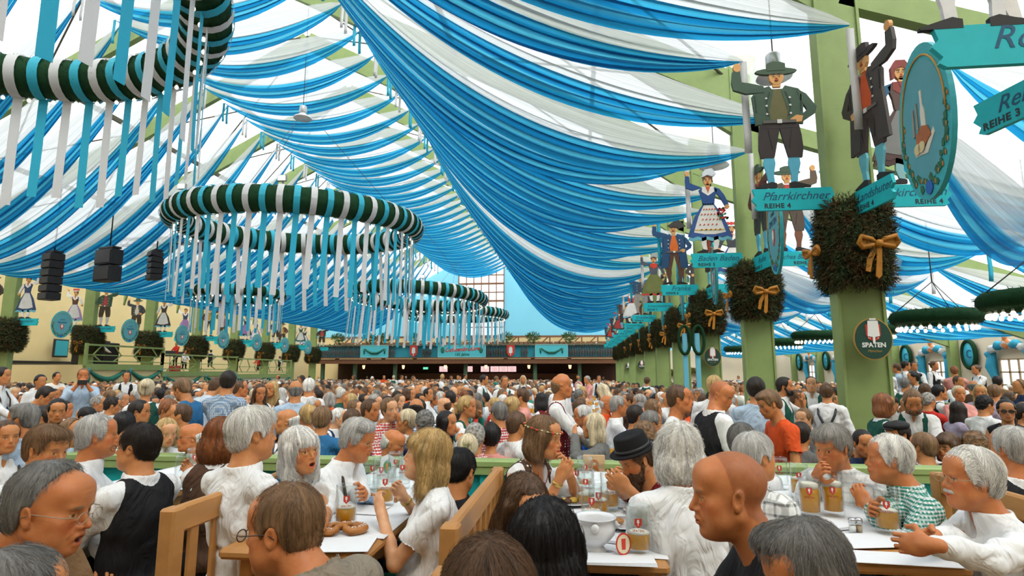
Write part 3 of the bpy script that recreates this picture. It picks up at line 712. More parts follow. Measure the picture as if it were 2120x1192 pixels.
def build_shell():
    MB().add([(-34, -8, FLZ), (18, -8, FLZ), (18, 10, FLZ), (-34, 10, FLZ), (-34, 74, FLZ-.52), (18, 74, FLZ-.52), (-34, -8, -1.2), (18, -8, -1.2), (18, 74, -1.2), (-34, 74, -1.2)], [[0, 1, 2, 3], [3, 2, 5, 4], [6, 9, 8, 7], [0, 3, 4, 9, 6], [1, 7, 8, 5, 2], [0, 6, 7, 1], [4, 5, 8, 9]]).obj('floor', pm('floor_boards', (.20, .14, .09), .7, .3, noise=.3, nscale=2, stretch=(6, .6, 1)))
    struct(bpy.data.objects['floor'])
    o = MB().box((-.4, .2, -.125), (10.6, 9.3, .25)).obj('floor_platform', pm('platform_boards', (.28, .19, .11), .65, .3, noise=.3, nscale=3, stretch=(1, 8, 1))); struct(o)
    yel = pm('cream_wall', (.72, .58, .30), .8, .2, noise=.06, nscale=1.5); bei = pm('beige_wall', (.78, .68, .50), .8, .2, noise=.05, nscale=1.5)
    # nave membrane roof, one sheet per slope
    for nm, x0, z0, x1, z1 in (('ceiling', XC, 16.9, XR, 8.5), ('ceiling.001', XL, 8.5, XC, 16.9), ('ceiling.002', XR, 7.6, 17.5, 7.6-13.35*.36), ('ceiling.003', -33, 8.2, XL, 8.5)):
        v = []; f = []; n = 62
        for i in range(n+1):
            y = -8+82*i/n
            for k in range(9): q = k/8; v.append((x0+(x1-x0)*q, y, z0+(z1-z0)*q-.10*abs(math.sin(y*math.pi/4.85))*math.sin(math.pi*q)))
        for i in range(n):
            for k in range(8): a = i*9+k; f.append([a, a+1, a+10, a+9])
        struct(link(nm.split('.')[0], np_mesh(nm, np.array(v), f), None, m_membrane()))
    # vertical strip between nave roof and aisle roof
    o = MB().box((XR, 33, 8.05), (.05, 82, .9)).obj('ceiling_fascia', m_membrane()); struct(o)
    # walls
    def wall(nm, c, d, m): struct(MB().box(c, d).obj(nm, m))
    wall('wall_left', (-33.1, 33, 3.9), (.2, 82, 8.6), yel)
    wall('wall_right', (17.0, 33, 1.3), (.2, 82, 3.4), bei)
    wall('wall_back', (-7, -8, 8), (52, .2, 17), bei)
    # far gable wall: cream below, blue panels and glazing above
    blue = pm('blue_panels', (.22, .60, .76), .6, .3, noise=.05); Yf = 71
    wall('wall_far', (-7, Yf+.1, 2.75), (52, .2, 6.2), yel)
    mb = MB()
    def gab(x0, x1, z0):
        f = lambda x: zroof(x)+.05
        mb.poly([(x0, z0), (x1, z0), (x1, f(x1)), (x0, f(x0))], -.1, .1, basis((1, 0, 0), (0, 0, 1), (0, -1, 0), (0, Yf, 0)))
    gab(XL, -14.6, 5.85); gab(-8.9, XR, 5.85); gab(XR, 17, 2.0); gab(-33, XL, 5.85)
    gab(-14.6, XC, 14.6) ; gab(XC, -8.9, 14.6)
    struct(mb.obj('wall_gable', blue))
    # gable window with timber grid
    w = MB(); 
    for i in range(9): z = 5.9+i*1.09; w.box((-11.75, Yf-.1, z), (5.8, .16, .14 if i % 2 else .24))
    for i in range(7): x = -14.6+i*.95; w.box((x, Yf-.1, 10.2), (.12, .18, 8.8))
    fr = w.obj('window_gable', pm('brown_timber', (.22, .10, .05), .6, .3)); struct(fr)
    g = MB().box((-11.75, Yf+.05, 10.2), (5.8, .02, 8.8)).obj('window_pane', m_glass(), fr)
    # steel/timber frames at every bay
    gr = m_green(); k = 0
    for i, y in enumerate([-.5]+PR+[PR[-1]+4.85]):
        if y > 69: continue
        mb = MB()
        for sx in (-1, 1):
            xe = XC+sx*16.05; a = (XC, y, 16.35); b = (xe, y, 8.0)
            mb.rbox(a, b, .22, .75)
            mb.poly([(xe, 5.6), (xe-sx*.35, 7.0), (xe-sx*3.2, 9.1), (xe-sx*3.2, 9.9), (xe, 8.2)], -.085, .085, basis((1, 0, 0), (0, 0, 1), (0, -1, 0), (0, y, 0)))
        mb.rbox((XR, y, 7.3), (17, y, 7.3-12.85*.36), .2, .4); mb.rbox((16.7, y, -.2), (16.7, y, 3.2), .3, .35, (1, 0, 0))
        struct(mb.obj('roof_frame', gr))
    pmat = pm('dark_purlin', (.10, .09, .06), .6, .3)
    for x in (-4, -7.7, -16.1, -19.8, -24, .6):
        struct(MB().rbox((x, -8, zroof(x)-.35), (x, 70, zroof(x)-.35), .12, .2).obj('roof_purlin', pmat))
    # crossed bracing rods between frames
    mb = MB()
    for i in range(0, 8):
        y0 = PR[1]+4.85*i
        for (xa, xb) in ((XR-.3, -3.8), (-3.8, -11.9), (-11.9, -20), (-20, XL+.3)):
            mb.tube([(xa, y0, zroof(xa)-.25), (xb, y0+4.85, zroof(xb)-.25)], .035, 5); mb.tube([(xb, y0, zroof(xb)-.25), (xa, y0+4.85, zroof(xa)-.25)], .035, 5)
    struct(mb.obj('roof_bracing', pmat))
def m_glass():
    if 'glass' in MATS: return MATS['glass']
    m, t, out = nt('glass'); L = t.links
    tp = N(t, 'ShaderNodeBsdfTransparent', i_Color=(.97, .985, .98, 1)); gl = N(t, 'ShaderNodeBsdfGlossy', i_Roughness=.04); lw = N(t, 'ShaderNodeLayerWeight', i_0=.5)
    pw = N(t, 'ShaderNodeMath', operation='POWER'); pw.inputs[1].default_value = 2.5; L.new(lw.outputs['Facing'], pw.inputs[0]); mr = N(t, 'ShaderNodeMapRange', i_1=0., i_2=1., i_3=.03, i_4=.6); L.new(pw.outputs[0], mr.inputs[0])
    a = N(t, 'ShaderNodeMixShader'); L.new(mr.outputs[0], a.inputs[0]); L.new(tp.outputs[0], a.inputs[1]); L.new(gl.outputs[0], a.inputs[2]); L.new(a.outputs[0], out.inputs[0]); MATS['glass'] = m; return m
def build_drapes():
    # right fans: ridge line B (-7.7) to the pillar row, three to a bay
    def rib(par, loc, blue, L=.9, w=.12): 
        o = link('tie_ribbon', RB[(blue, L)], par); o.location = loc; return o
    RB = {}
    for b in (0, 1):
        for L in (.9, 1.5): RB[(b, L)] = strip_mesh(.11, L, 5, .02, b, m_ribbon(b))
    zb = 13.86; vs = {}; LV = dict(lat=(-.70, .30), ver=(.34, -.34))
    def fan(i, j):
        q = 0 if i < 3 else 1 if i < 6 else 2; k = (q, j == 1, (i+j) % 2)
        if k not in vs: vs[k] = drape_mesh((-7.7, 0, zb), (3.9, 0, 6.35) if j != 1 else (2.65, 0, 6.3), (1.75, 2.4, 3.2)[q], seed=len(vs), **LV)
        return vs[k]
    grp = 'white and blue drapes fanning down to the right pillar row'
    for i, y in enumerate([-.4]+PR):
        if y > 62: break
        nm = ORD[i-1] if i else None
        for j, (dy, what) in enumerate(((-.75, 'tied at the near face of the %s right pillar'), (0, 'tied to the raised hand on the %s right pillar'), (2.3, 'tied midway behind the %s pillar'))):
            lab = 'ceiling drape '+(what % nm if nm else 'overhead ahead of the right pillars, %s' % ('first', 'second', 'third')[j])
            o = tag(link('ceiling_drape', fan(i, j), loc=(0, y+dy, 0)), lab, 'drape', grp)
            rib(o, (-7.7, 0, zb), (i+j) % 2); 
            if i < 9 and j < 2: rib(o, (3.9 if j != 1 else 2.65, 0, 6.3), 0 if j < 2 and i < 4 else (i+j) % 2, 1.5)
    # centre swags between the two ridge lines
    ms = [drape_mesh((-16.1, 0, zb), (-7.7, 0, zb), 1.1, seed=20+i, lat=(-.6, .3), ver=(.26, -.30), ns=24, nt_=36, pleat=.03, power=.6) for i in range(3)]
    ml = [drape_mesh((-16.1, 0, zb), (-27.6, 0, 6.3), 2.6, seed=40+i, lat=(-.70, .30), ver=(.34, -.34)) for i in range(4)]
    n = 0; y = 14.07
    while y < 66:
        bay = min(range(len(PR)), key=lambda q: abs(PR[q]-y)); dd = y-PR[bay]; k = int((y-14.07)/1.617+.5) % 3
        wh = ('just before' if dd < -.8 else 'just past' if dd > .8 else 'level with')
        o = tag(link('ceiling_swag', ms[n % 3], loc=(0, y, 0)), 'short swag under the ridge, %s the %s pillar of the right row' % (wh, ORD[bay]), 'drape', 'swags under the ridge')
        rib(o, (-7.7, 0, zb), n % 2); rib(o, (-16.1, 0, zb), (n+1) % 2); n += 1; y += 1.617
    n = 0; y = 9.5
    while y < 66:
        q = (y-PL[0])/4.83; b = int(round(q)); dd = q-b
        wh = ('just before' if dd < -.17 else 'just past' if dd > .17 else 'level with')
        lab = 'drape sloping left from the ridge, %s the %s left pillar' % (wh, ORD[b]) if 0 <= b < len(PL) else 'drape sloping left from the ridge, %s of those before the left pillars' % ORD[n] if b < 0 else 'white and blue drape sloping left from the ridge, behind the last left pillar'
        o = tag(link('ceiling_drape', ml[n % 4], loc=(0, y, 0)), lab, 'drape', 'white and blue drapes falling to the left')
        rib(o, (-16.1, 0, zb), n % 2); n += 1; y += 1.617
    # side aisle on the right
    ma = [drape_mesh((5.6, 0, 6.1), (10.6, 0, 4.7), .75, seed=60+i, lat=(-.8, .4), ver=(.35, -.45), ns=24, nt_=36, pleat=.035) for i in range(3)]
    mb_ = [drape_mesh((10.6, 0, 4.7), (16.7, 0, 2.95), .35, seed=70+i, lat=(-.8, .4), ver=(.3, -.4), ns=24, nt_=36, pleat=.035) for i in range(3)]
    mc = [drape_mesh((5.0, 0, 5.4), (10.6, 4.85, 4.4), .9, seed=80+i, lat=(-.5, .3), ver=(.3, -.4), ns=24, nt_=36, pleat=.03) for i in range(2)]
    n = 0
    for i, y in enumerate([-.4]+PR):
        if y > 62: break
        for j, dy in enumerate((0, 2.4)):
            w = 'level with the %s pillar' % ORD[max(i-1, 0)] if j == 0 else 'midway behind the %s pillar' % ORD[max(i-1, 0)]
            if i == 0: w = 'nearest the camera, %s of two' % ('first', 'second')[j]
            tag(link('aisle_drape', ma[n % 3], loc=(0, y+dy, 0)), 'white and blue swag over the right aisle, pillar side, '+w, 'drape', 'swags over the right aisle')
            o = tag(link('aisle_drape', mb_[n % 3], loc=(0, y+dy, 0)), 'white and blue swag over the right aisle, window side, '+w, 'drape', 'swags over the right aisle'); rib(o, (10.6, 0, 4.7), n % 2)
            n += 1
        if 0 < i < 9: tag(link('aisle_drape', mc[i % 2], loc=(0, y, 0)), 'slanting white and blue swag of the right aisle starting at the %s pillar' % ORD[i-1], 'drape', 'slanting swags over the right aisle')
def bulb_mesh():
    m = MB(); m.lathe([(.0, -.14), (.03, -.13), (.045, -.095), (.035, -.06), (.02, -.045)], 8); m.cm = 1; m.lathe([(.02, -.045), (.022, 0), (.0, .005)], 8); me = m.mesh('bulb')
    me.materials.append(pm('bulb_glow', (1, .95, .8), .4, emit=(1, .86, .6), estr=3.0)); me.materials.append(pm('bulb_socket', (.35, .35, .33), .5)); return me
def garland_mesh(R, r, nseg=120, seed=0, rough=.05):
    rs = np.random.RandomState(seed); n2 = 22; u = np.linspace(0, 2*np.pi, nseg, endpoint=False)[:, None]; w = np.linspace(0, 2*np.pi, n2, endpoint=False)[None, :]
    rr = r*(1+rough*(rs.rand(nseg, n2)-.5)*2); X = (R+rr*np.cos(w))*np.cos(u); Y = (R+rr*np.cos(w))*np.sin(u); Z = rr*np.sin(w)+0*u
    v = np.stack([X, Y, Z], -1).reshape(-1, 3); i = np.arange(nseg)[:, None]; j = np.arange(n2)[None, :]; I = lambda a, b: (a % nseg)*n2+(b % n2)
    f = np.stack([I(i, j), I(i+1, j), I(i+1, j+1), I(i, j+1)], -1).reshape(-1, 4)
    # needle tufts standing on the tube
    m = int(2.0*R*r*1500); a = rs.rand(m)*6.283; b = rs.rand(m)*6.283; nrm = np.stack([np.cos(b)*np.cos(a), np.cos(b)*np.sin(a), np.sin(b)], -1); p = np.stack([(R+r*.97*np.cos(b))*np.cos(a), (R+r*.97*np.cos(b))*np.sin(a), r*.97*np.sin(b)], -1)
    dr = nrm+rs.normal(0, .6, (m, 3)); dr /= np.linalg.norm(dr, axis=1)[:, None]; sd = np.cross(dr, rs.normal(0, 1, (m, 3))); sd /= np.linalg.norm(sd, axis=1)[:, None]
    L = (.05+.05*rs.rand(m))[:, None]; q = np.stack([p-sd*.009, p+sd*.009, p+dr*L+sd*.003, p+dr*L-sd*.003], 1).reshape(-1, 3); o = len(v)
    f2 = np.arange(m*4).reshape(-1, 4)+o; me = np_mesh('garland', np.concatenate([v, q]), np.concatenate([f, f2]), False); return me
def build_ring(px, Y, X, z, R, r, n, Lr, label, tilt=(0, 0), wrap=True, spot=True, seed=0):
    t = thing('ring_chandelier', label, 'chandelier', (X, Y, z), 0, 'ribbon-wrapped garland rings' if wrap else 'plain green garland rings')
    t.rotation_euler = (tilt[0], tilt[1], 0)
    link('garland', garland_mesh(R, r, seed=seed), t, pm('fir_dark', (.012, .045, .018), .85, .1))
    bm = bulb_mesh(); w = 2*math.pi*R/n*.42
    if wrap:
        mes = []
        for b in (0, 1):
            for var in range(2):
                m = MB(); v = []; K = 20; ra = r+.055
                for i in range(K+1):
                    a = 2*math.pi*i/K
                    for s in (-1, 1): v.append((ra*math.cos(a), s*w/2*(1+.0*math.cos(a)), ra*math.sin(a)))
                f = [[i*2, i*2+1, i*2+3, i*2+2] for i in range(K)]; m.add(v, f, True)
                L = Lr*(1+(.06 if var else -.03)); sw = .05*(var-.5); v = []
                for i in range(5):
                    for xx in (-.004, .004):
                        for s in (-1, 1): v.append((ra*.15+xx+sw*i*i/16, s*w/2*.92, -ra*.98-L*i/4))
                f = []
                for i in range(4): a = i*4; f += [[a, a+1, a+5, a+4], [a+2, a+6, a+7, a+3], [a, a+4, a+6, a+2], [a+1, a+3, a+7, a+5]]
                f.append([16, 17, 19, 18]); m.add(v, f, False); me = m.mesh('ribbon'); me.materials.append(m_ribbon(b)); mes.append(me)
    for i in range(n):
        a = 2*math.pi*(i+.5)/n; 
        if wrap:
            o = link('ribbon', mes[(i % 2)*2+(i//2) % 2], t); o.location = (R*math.cos(a), R*math.sin(a), 0); o.rotation_euler = (-tilt[0], -tilt[1], a)
        for q in ((0,) if n > 45 else (0, .5)):
            if n <= 45 and wrap and q: continue
            b = 2*math.pi*(i+q)/n; o = link('bulb', bm, t); o.location = (R*math.cos(b), R*math.sin(b), -r-.02)
    m = MB(); 
    for i in range(3):
        a = 2*math.pi*i/3+.6; m.tube([(R*math.cos(a), R*math.sin(a), r), (0, 0, min(R*1.1, 16-z))], .012, 4)
    m.tube([(0, 0, min(R*1.1, 16-z)), (0, 0, max(.5, zroof(X)-z-.6))], .015, 4)
    m.obj('suspension_cable', pm('wire', (.08, .08, .08), .5, metal=.6), t)
    if spot:
        for a in ((-1.25, -2.2) if wrap else ()):
            mb = MB(); c = Vector((R*math.cos(a), R*math.sin(a), r+.28)); mb.box(c, (.34, .12, .24), bev=.02); mb.box(c+Vector((0, .07, -.2)), (.06, .04, .25)); mb.cm = 1; mb.box(c+Vector((0, -.065, 0)), (.28, .01, .18))
            mb.obj('floodlight', [pm('lamp_housing', (.3, .3, .29), .4, metal=.5), pm('lamp_lens', (.9, .85, .7), .2, emit=(1, .9, .7), estr=1.5)], t)
    return t
def build_rings():
    build_ring(0, 7.85, -11.96, 8.98, 5.04, .5, 58, 2.65, 'huge ribbon-wrapped garland ring nearest the camera, cut by the picture edge at upper left', seed=1)
    build_ring(0, 24.3, -12.29, 8.04, 4.96, .5, 58, 2.85, 'large ribbon-wrapped garland ring hanging complete in the middle of the nave', tilt=(.046, .009), seed=2)
    build_ring(0, 43, -12.02, 7.2, 4.91, .45, 58, 3.0, 'ribbon-wrapped garland ring behind the large complete one', tilt=(-.025, .042), seed=3)
    build_ring(0, 57, -12.0, 7.2, 4.9, .42, 58, 2.2, 'farthest ribbon-wrapped garland ring, before the balcony', seed=4)
    build_ring(0, 34.5, -21.4, 6.4, 2.6, .3, 36, 2.0, 'smaller ribbon-wrapped garland ring hanging before the bandstand', seed=5, spot=False)
    for i, (px, py, w, Y, lab) in enumerate(((1937, 657, 152, 15.5, 'right of the second pillar, complete above the aisle crowd'), (2150, 620, 190, 11.5, 'cut by the right picture edge'), (1800, 682, 100, 22, 'half hidden by the big pillar with the bow'), (1690, 694, 90, 26, 'just left of the big pillar with the bow'), (1620, 708, 80, 31, 'between the third pillar and the big pillar'), (1535, 722, 66, 38, 'smallest, beside the round brewery sign of the fourth pillar'))):
        c = PY(px, py, Y); build_ring(0, Y, c[0], c[2], w/2/1200*Y-.16, .17, 14, 0, 'plain green garland ring with bulbs, '+lab, wrap=False, spot=False, seed=10+i)
def build_balcony():
    Y = 62; x0, x1 = -29.8, 5.0; zt, zb = 4.4, 3.2; br = pm('dark_brown_wood', (.06, .028, .016), .6, .3, noise=.3, nscale=2, stretch=(1, 1, 8)); br2 = pm('mid_brown_wood', (.20, .09, .045), .6, .3, noise=.2)
    struct(MB().box(((x0+x1)/2, Y+4.6, 2.75), (x1-x0, 9.0, .3)).obj('floor_balcony', br))
    t = thing('balcony_balustrade', 'long brown balustrade across the far end with turned balusters and a turquoise backing', 'balustrade', (0, Y, 2.6))
    m = MB(); m.box(((x0+x1)/2, 0, .05), (x1-x0, .35, .5)); m.box(((x0+x1)/2, -.05, .42), (x1-x0, .5, .12)); m.obj('fascia_beam', br2, t)
    m = MB(); m.box(((x0+x1)/2, 0, 1.83), (x1-x0, .26, .12)); m.obj('top_rail', pm('rail_greenish', (.14, .16, .10), .6), t)
    m = MB(); m.box(((x0+x1)/2, .18, 1.1), (x1-x0, .04, 1.3)); m.obj('backing_panel', pm('turq_back', (.03, .30, .38), .7), t)
    bal = MB().lathe([(.06, .5), (.06, .6), (.03, .66), (.10, .95), (.085, 1.15), (.04, 1.35), (.035, 1.6), (.06, 1.68), (.06, 1.77)], 8).mesh('baluster'); bal.materials.append(pm('baluster_brown', (.10, .05, .035), .6)); n = 0
    xs = [x for x in np.arange(x0+.2, x1, .27) if not (-19.7 < x < -16.9 or -11.9-2.75 < x < -11.9+1.8 or -5.1 < x < -2.0 or abs(x+15.1) < .5 or abs(x+6.6) < .5)]
    bg = bal.copy(); mm = MB()
    for i, x in enumerate(xs):
        if i < 98: o = link('baluster', bal, t); o.location = (x, -.06, 0)
        else: mm.lathe([(.06, .5), (.03, .66), (.10, .95), (.085, 1.15), (.04, 1.35), (.035, 1.6), (.06, 1.77)], 6, (x, -.06, 0))
    if mm.n: mm.obj('baluster_run', pm('baluster_brown', ()), t)['kind'] = 'stuff'
    tq = pm('banner_turquoise', (.10, .55, .62), .6, .3); red = pm('red_paint', (.62, .05, .03), .5); dk = pm('garland_paint', (.02, .16, .11), .7); wh = pm('white_paint', (.8, .8, .76), .6); cream = pm('cream_paint', (.75, .68, .5), .6)
    F = lambda x, z: basis((1, 0, 0), (0, 0, 1), (0, -1, 0), (x, Y-.3, z))
    for (px, w, kind, lab) in ((777, 3.1, 0, 'turquoise balcony panel with a green painted garland, left of the centre banner'), (957, 5.2, 1, 'wide turquoise balcony banner with red script and the words 135 Jahre'), (1142, 3.4, 0, 'turquoise balcony panel with a green painted garland, right of the centre banner')):
        x = PY(px, 730, Y)[0]; o = MB().box((0, 0, 0), (w, .06, 1.28)).obj('balcony_banner', tq); o.location = (x, Y-.26, 3.73); tag(o, lab, 'banner')
        fr = MB()
        for s in (-1, 1): fr.box((0, -.04, s*.64), (w, .04, .06)); fr.box((s*w/2, -.04, 0), (.06, .04, 1.3))
        fr.obj('frame', pm('pale_frame', (.35, .62, .60), .6), o)
        if kind == 0:
            g = MB()
            for q in (-1, 1):
                g.tube([(q*1.15, -.05, .3), (q*1.15, -.05, -.25)], [.12, .07], 6)
            g.tube([(-1.1, -.05, .3), (-.7, -.05, 0), (-.3, -.05, -.18), (.3, -.05, -.18), (.7, -.05, 0), (1.1, -.05, .3)], [.06, .1, .14, .14, .1, .06], 6); g.obj('painted_garland', dk, o)
        else:
            text('Ochsenbraterei', .62, red, basis((1, 0, .05), (0, 0, 1), (0, -1, 0), (.1, -.06, .2)), o, shear=.35, bold=.012)
            text('135 Jahre', .42, dk, basis((1, 0, 0), (0, 0, 1), (0, -1, 0), (0, -.06, -.35)), o, shear=.3, bold=.01)
            for q in (-1, 1): e = MB(); e.sphere((q*2.1, -.04, .1), (.22, .04, .35), 6); e.obj('painted_emblem', dk, o)
    for px in (858, 1058):
        x = PY(px, 730, Y)[0]; t2 = MB().poly([(-.42, .62), (.42, .62), (.42, -.2), (.3, -.45), (0, -.65), (-.3, -.45), (-.42, -.2)], 0, .08, basis((1, 0, 0), (0, 0, 1), (0, -1, 0), (0, 0, 0))).obj('balcony_shield', red)
        t2.location = (x, Y-.28, 3.75); tag(t2, 'red balcony shield with a white spade, %s of the centre banner' % ('left' if px < 950 else 'right'), 'shield', 'spade shields on the balcony')
        spade(t2, .8, -.1, wh)
    # under the balcony: dark back wall, posts, lanterns, screens
    struct(MB().box(((x0+x1)/2, Y+8.6, 1.2), (x1-x0, .1, 3.0)).obj('wall_underbalcony', br))
    for i, px in enumerate((735, 818, 964, 1108, 1200, 668)):
        x = PY(px, 770, Y+.6)[0]; struct(MB().box((x, Y+.6, 1.2), (.38, .3, 2.9)).obj('balcony_post', pm('post_green', (.08, .16, .09), .6)))
    gl = pm('lantern_glow', (1, .7, .3), .5, emit=(1, .55, .2), estr=4)
    for i, px in enumerate((753, 835, 922, 1006, 1095, 1180)):
        p = PY(px, 760, Y+1.5); t = thing('hanging_lantern', 'glowing lantern under the balcony, %s from the left' % ORD[i].replace('nearest', 'first'), 'lantern', (p[0], p[1], 2.1), 0, 'lanterns under the balcony')
        MB().lathe([(.0, -.25), (.10, -.22), (.16, .12), (.14, .14)], 6).obj('lamp_glass', gl, t); m = MB(); m.lathe([(.2, .14), (.05, .32), (0, .34)], 6); m.tube([(0, 0, .3), (0, 0, .5)], .015, 5); m.obj('lamp_cap', br, t)
    sc = pm('screen_glow', (.8, .6, .6), .4, emit=(.95, .62, .62), estr=1.1); sc2 = pm('screen_rows', (.3, .2, .2), .5)
    for i, px in enumerate((918, 972, 1004, 1024, 1042, 1060)):
        p = PY(px, 765, Y+5); o = MB().box((0, 0, 0), (.95 if i != 1 else .7, .06, .62)).obj('menu_screen', sc); o.location = (p[0], Y+5, 1.85); tag(o, 'pale lit menu screen over the far bar, %s from the left' % ORD[i].replace('nearest', 'first'), 'screen', 'menu screens over the far bar')
        m = MB(); [m.box((0, -.035, .2-.1*k), (.6, .01, .02)) for k in range(5)]; m.obj('menu_rows', sc2, o)
    o = MB().box((-11, Y+7.4, .6), (22, .8, 1.5), bev=.03).obj('bar_counter', br2); tag(o, 'long brown bar counter in the dark under the balcony', 'counter')
    o = MB().box((0, 0, 0), (.6, .05, .26)).obj('exit_sign', pm('exit_green', (.02, .5, .3), .4, emit=(.1, .8, .5), estr=1)); o.location = PY(881, 768, Y+6)+np.array([0, 0, .0]); o.location.z = 1.95; tag(o, 'small green exit sign glowing under the balcony', 'sign')
    text('EXIT', .2, pm('exit_white', (.9, .9, .9), .5, emit=(1, 1, 1), estr=.8), basis((1, 0, 0), (0, 0, 1), (0, -1, 0), (0, -.03, 0)), o)
    # balcony back wall, timber truss, plants, diners
    struct(MB().box(((x0+x1)/2, Y+8.4, 4.0), (x1-x0, .1, 2.1)).obj('wall_balcony', pm('cream_wall', ())))
    t = thing('timber_truss', 'brown timber truss running across above the balcony diners', 'truss', (0, Y+7.9, 5.0)); m = MB()
    m.box(((x0+x1)/2, 0, .75), (x1-x0, .2, .22)); m.obj('top_beam', br2, t); m = MB(); m.box(((x0+x1)/2, 0, .0), (x1-x0, .2, .22)); m.obj('bottom_beam', br2, t); m = MB()
    for k in range(18): x = x0+1+k*1.9; m.rbox((x, 0, .05), (x+.7, 0, .7), .14, .14, (0, 1, 0)); m.box((x+.9, 0, .37), (.16, .16, .7))
    m.obj('bracing', br2, t)
    lf = leaf_ball_mesh(.85, 260, .35, .05, 3); 
    for i, px in enumerate((700, 765, 795, 860, 1047, 1103, 1178)):
        p = PY(px, 700, Y+1.2); t = thing('potted_palm', 'bushy plant in a pot on the balcony, %s from the left' % ORD[i].replace('nearest', 'first'), 'plant', (p[0], Y+1.2, 2.9), 0, 'plants along the balcony')
        o = link('foliage', lf, t, pm('leaf_green', (.05, .12, .03), .7)); o.location.z = 2.35; MB().lathe([(.22, 0), (.35, .5), (.5, 1.5), (.46, 1.55), (.3, .9)], 10).obj('pot', pm('wicker_pot', (.45, .26, .10), .8), t)
def leaf_ball_mesh(R, n, L, w, seed, flat=.8):
    rs = np.random.RandomState(seed); v = []; f = []
    for i in range(n):
        d = rs.normal(0, 1, 3); d /= np.linalg.norm(d); p = d*R*rs.rand()**.5*np.array([1, 1, flat])*.8; dd = d+rs.normal(0, .5, 3)+np.array([0, 0, .3]); dd /= np.linalg.norm(dd); s = np.cross(dd, rs.normal(0, 1, 3)); s /= np.linalg.norm(s); k = len(v)
        v += [p, p+dd*L*.5+s*w, p+dd*L, p+dd*L*.5-s*w]; f.append([k, k+1, k+2, k+3])
    return np_mesh('leaves', np.array(v), np.array(f, np.int32), False)
def spade(par, s, z, mat, y=-.09):
    m = MB(); Mx = basis((1, 0, 0), (0, 0, 1), (0, -1, 0), (0, y, z)); m.poly([(-.22*s, .55*s), (.22*s, .55*s), (.26*s, -.15*s), (.05*s, -.2*s), (.05*s, -.5*s), (-.05*s, -.5*s), (-.05*s, -.2*s), (-.26*s, -.15*s)], 0, .01, Mx)
    m.poly([(-.14*s, .66*s), (.14*s, .66*s), (.14*s, .58*s), (-.14*s, .58*s)], 0, .01, Mx); return m.obj('spade_emblem', mat, par)
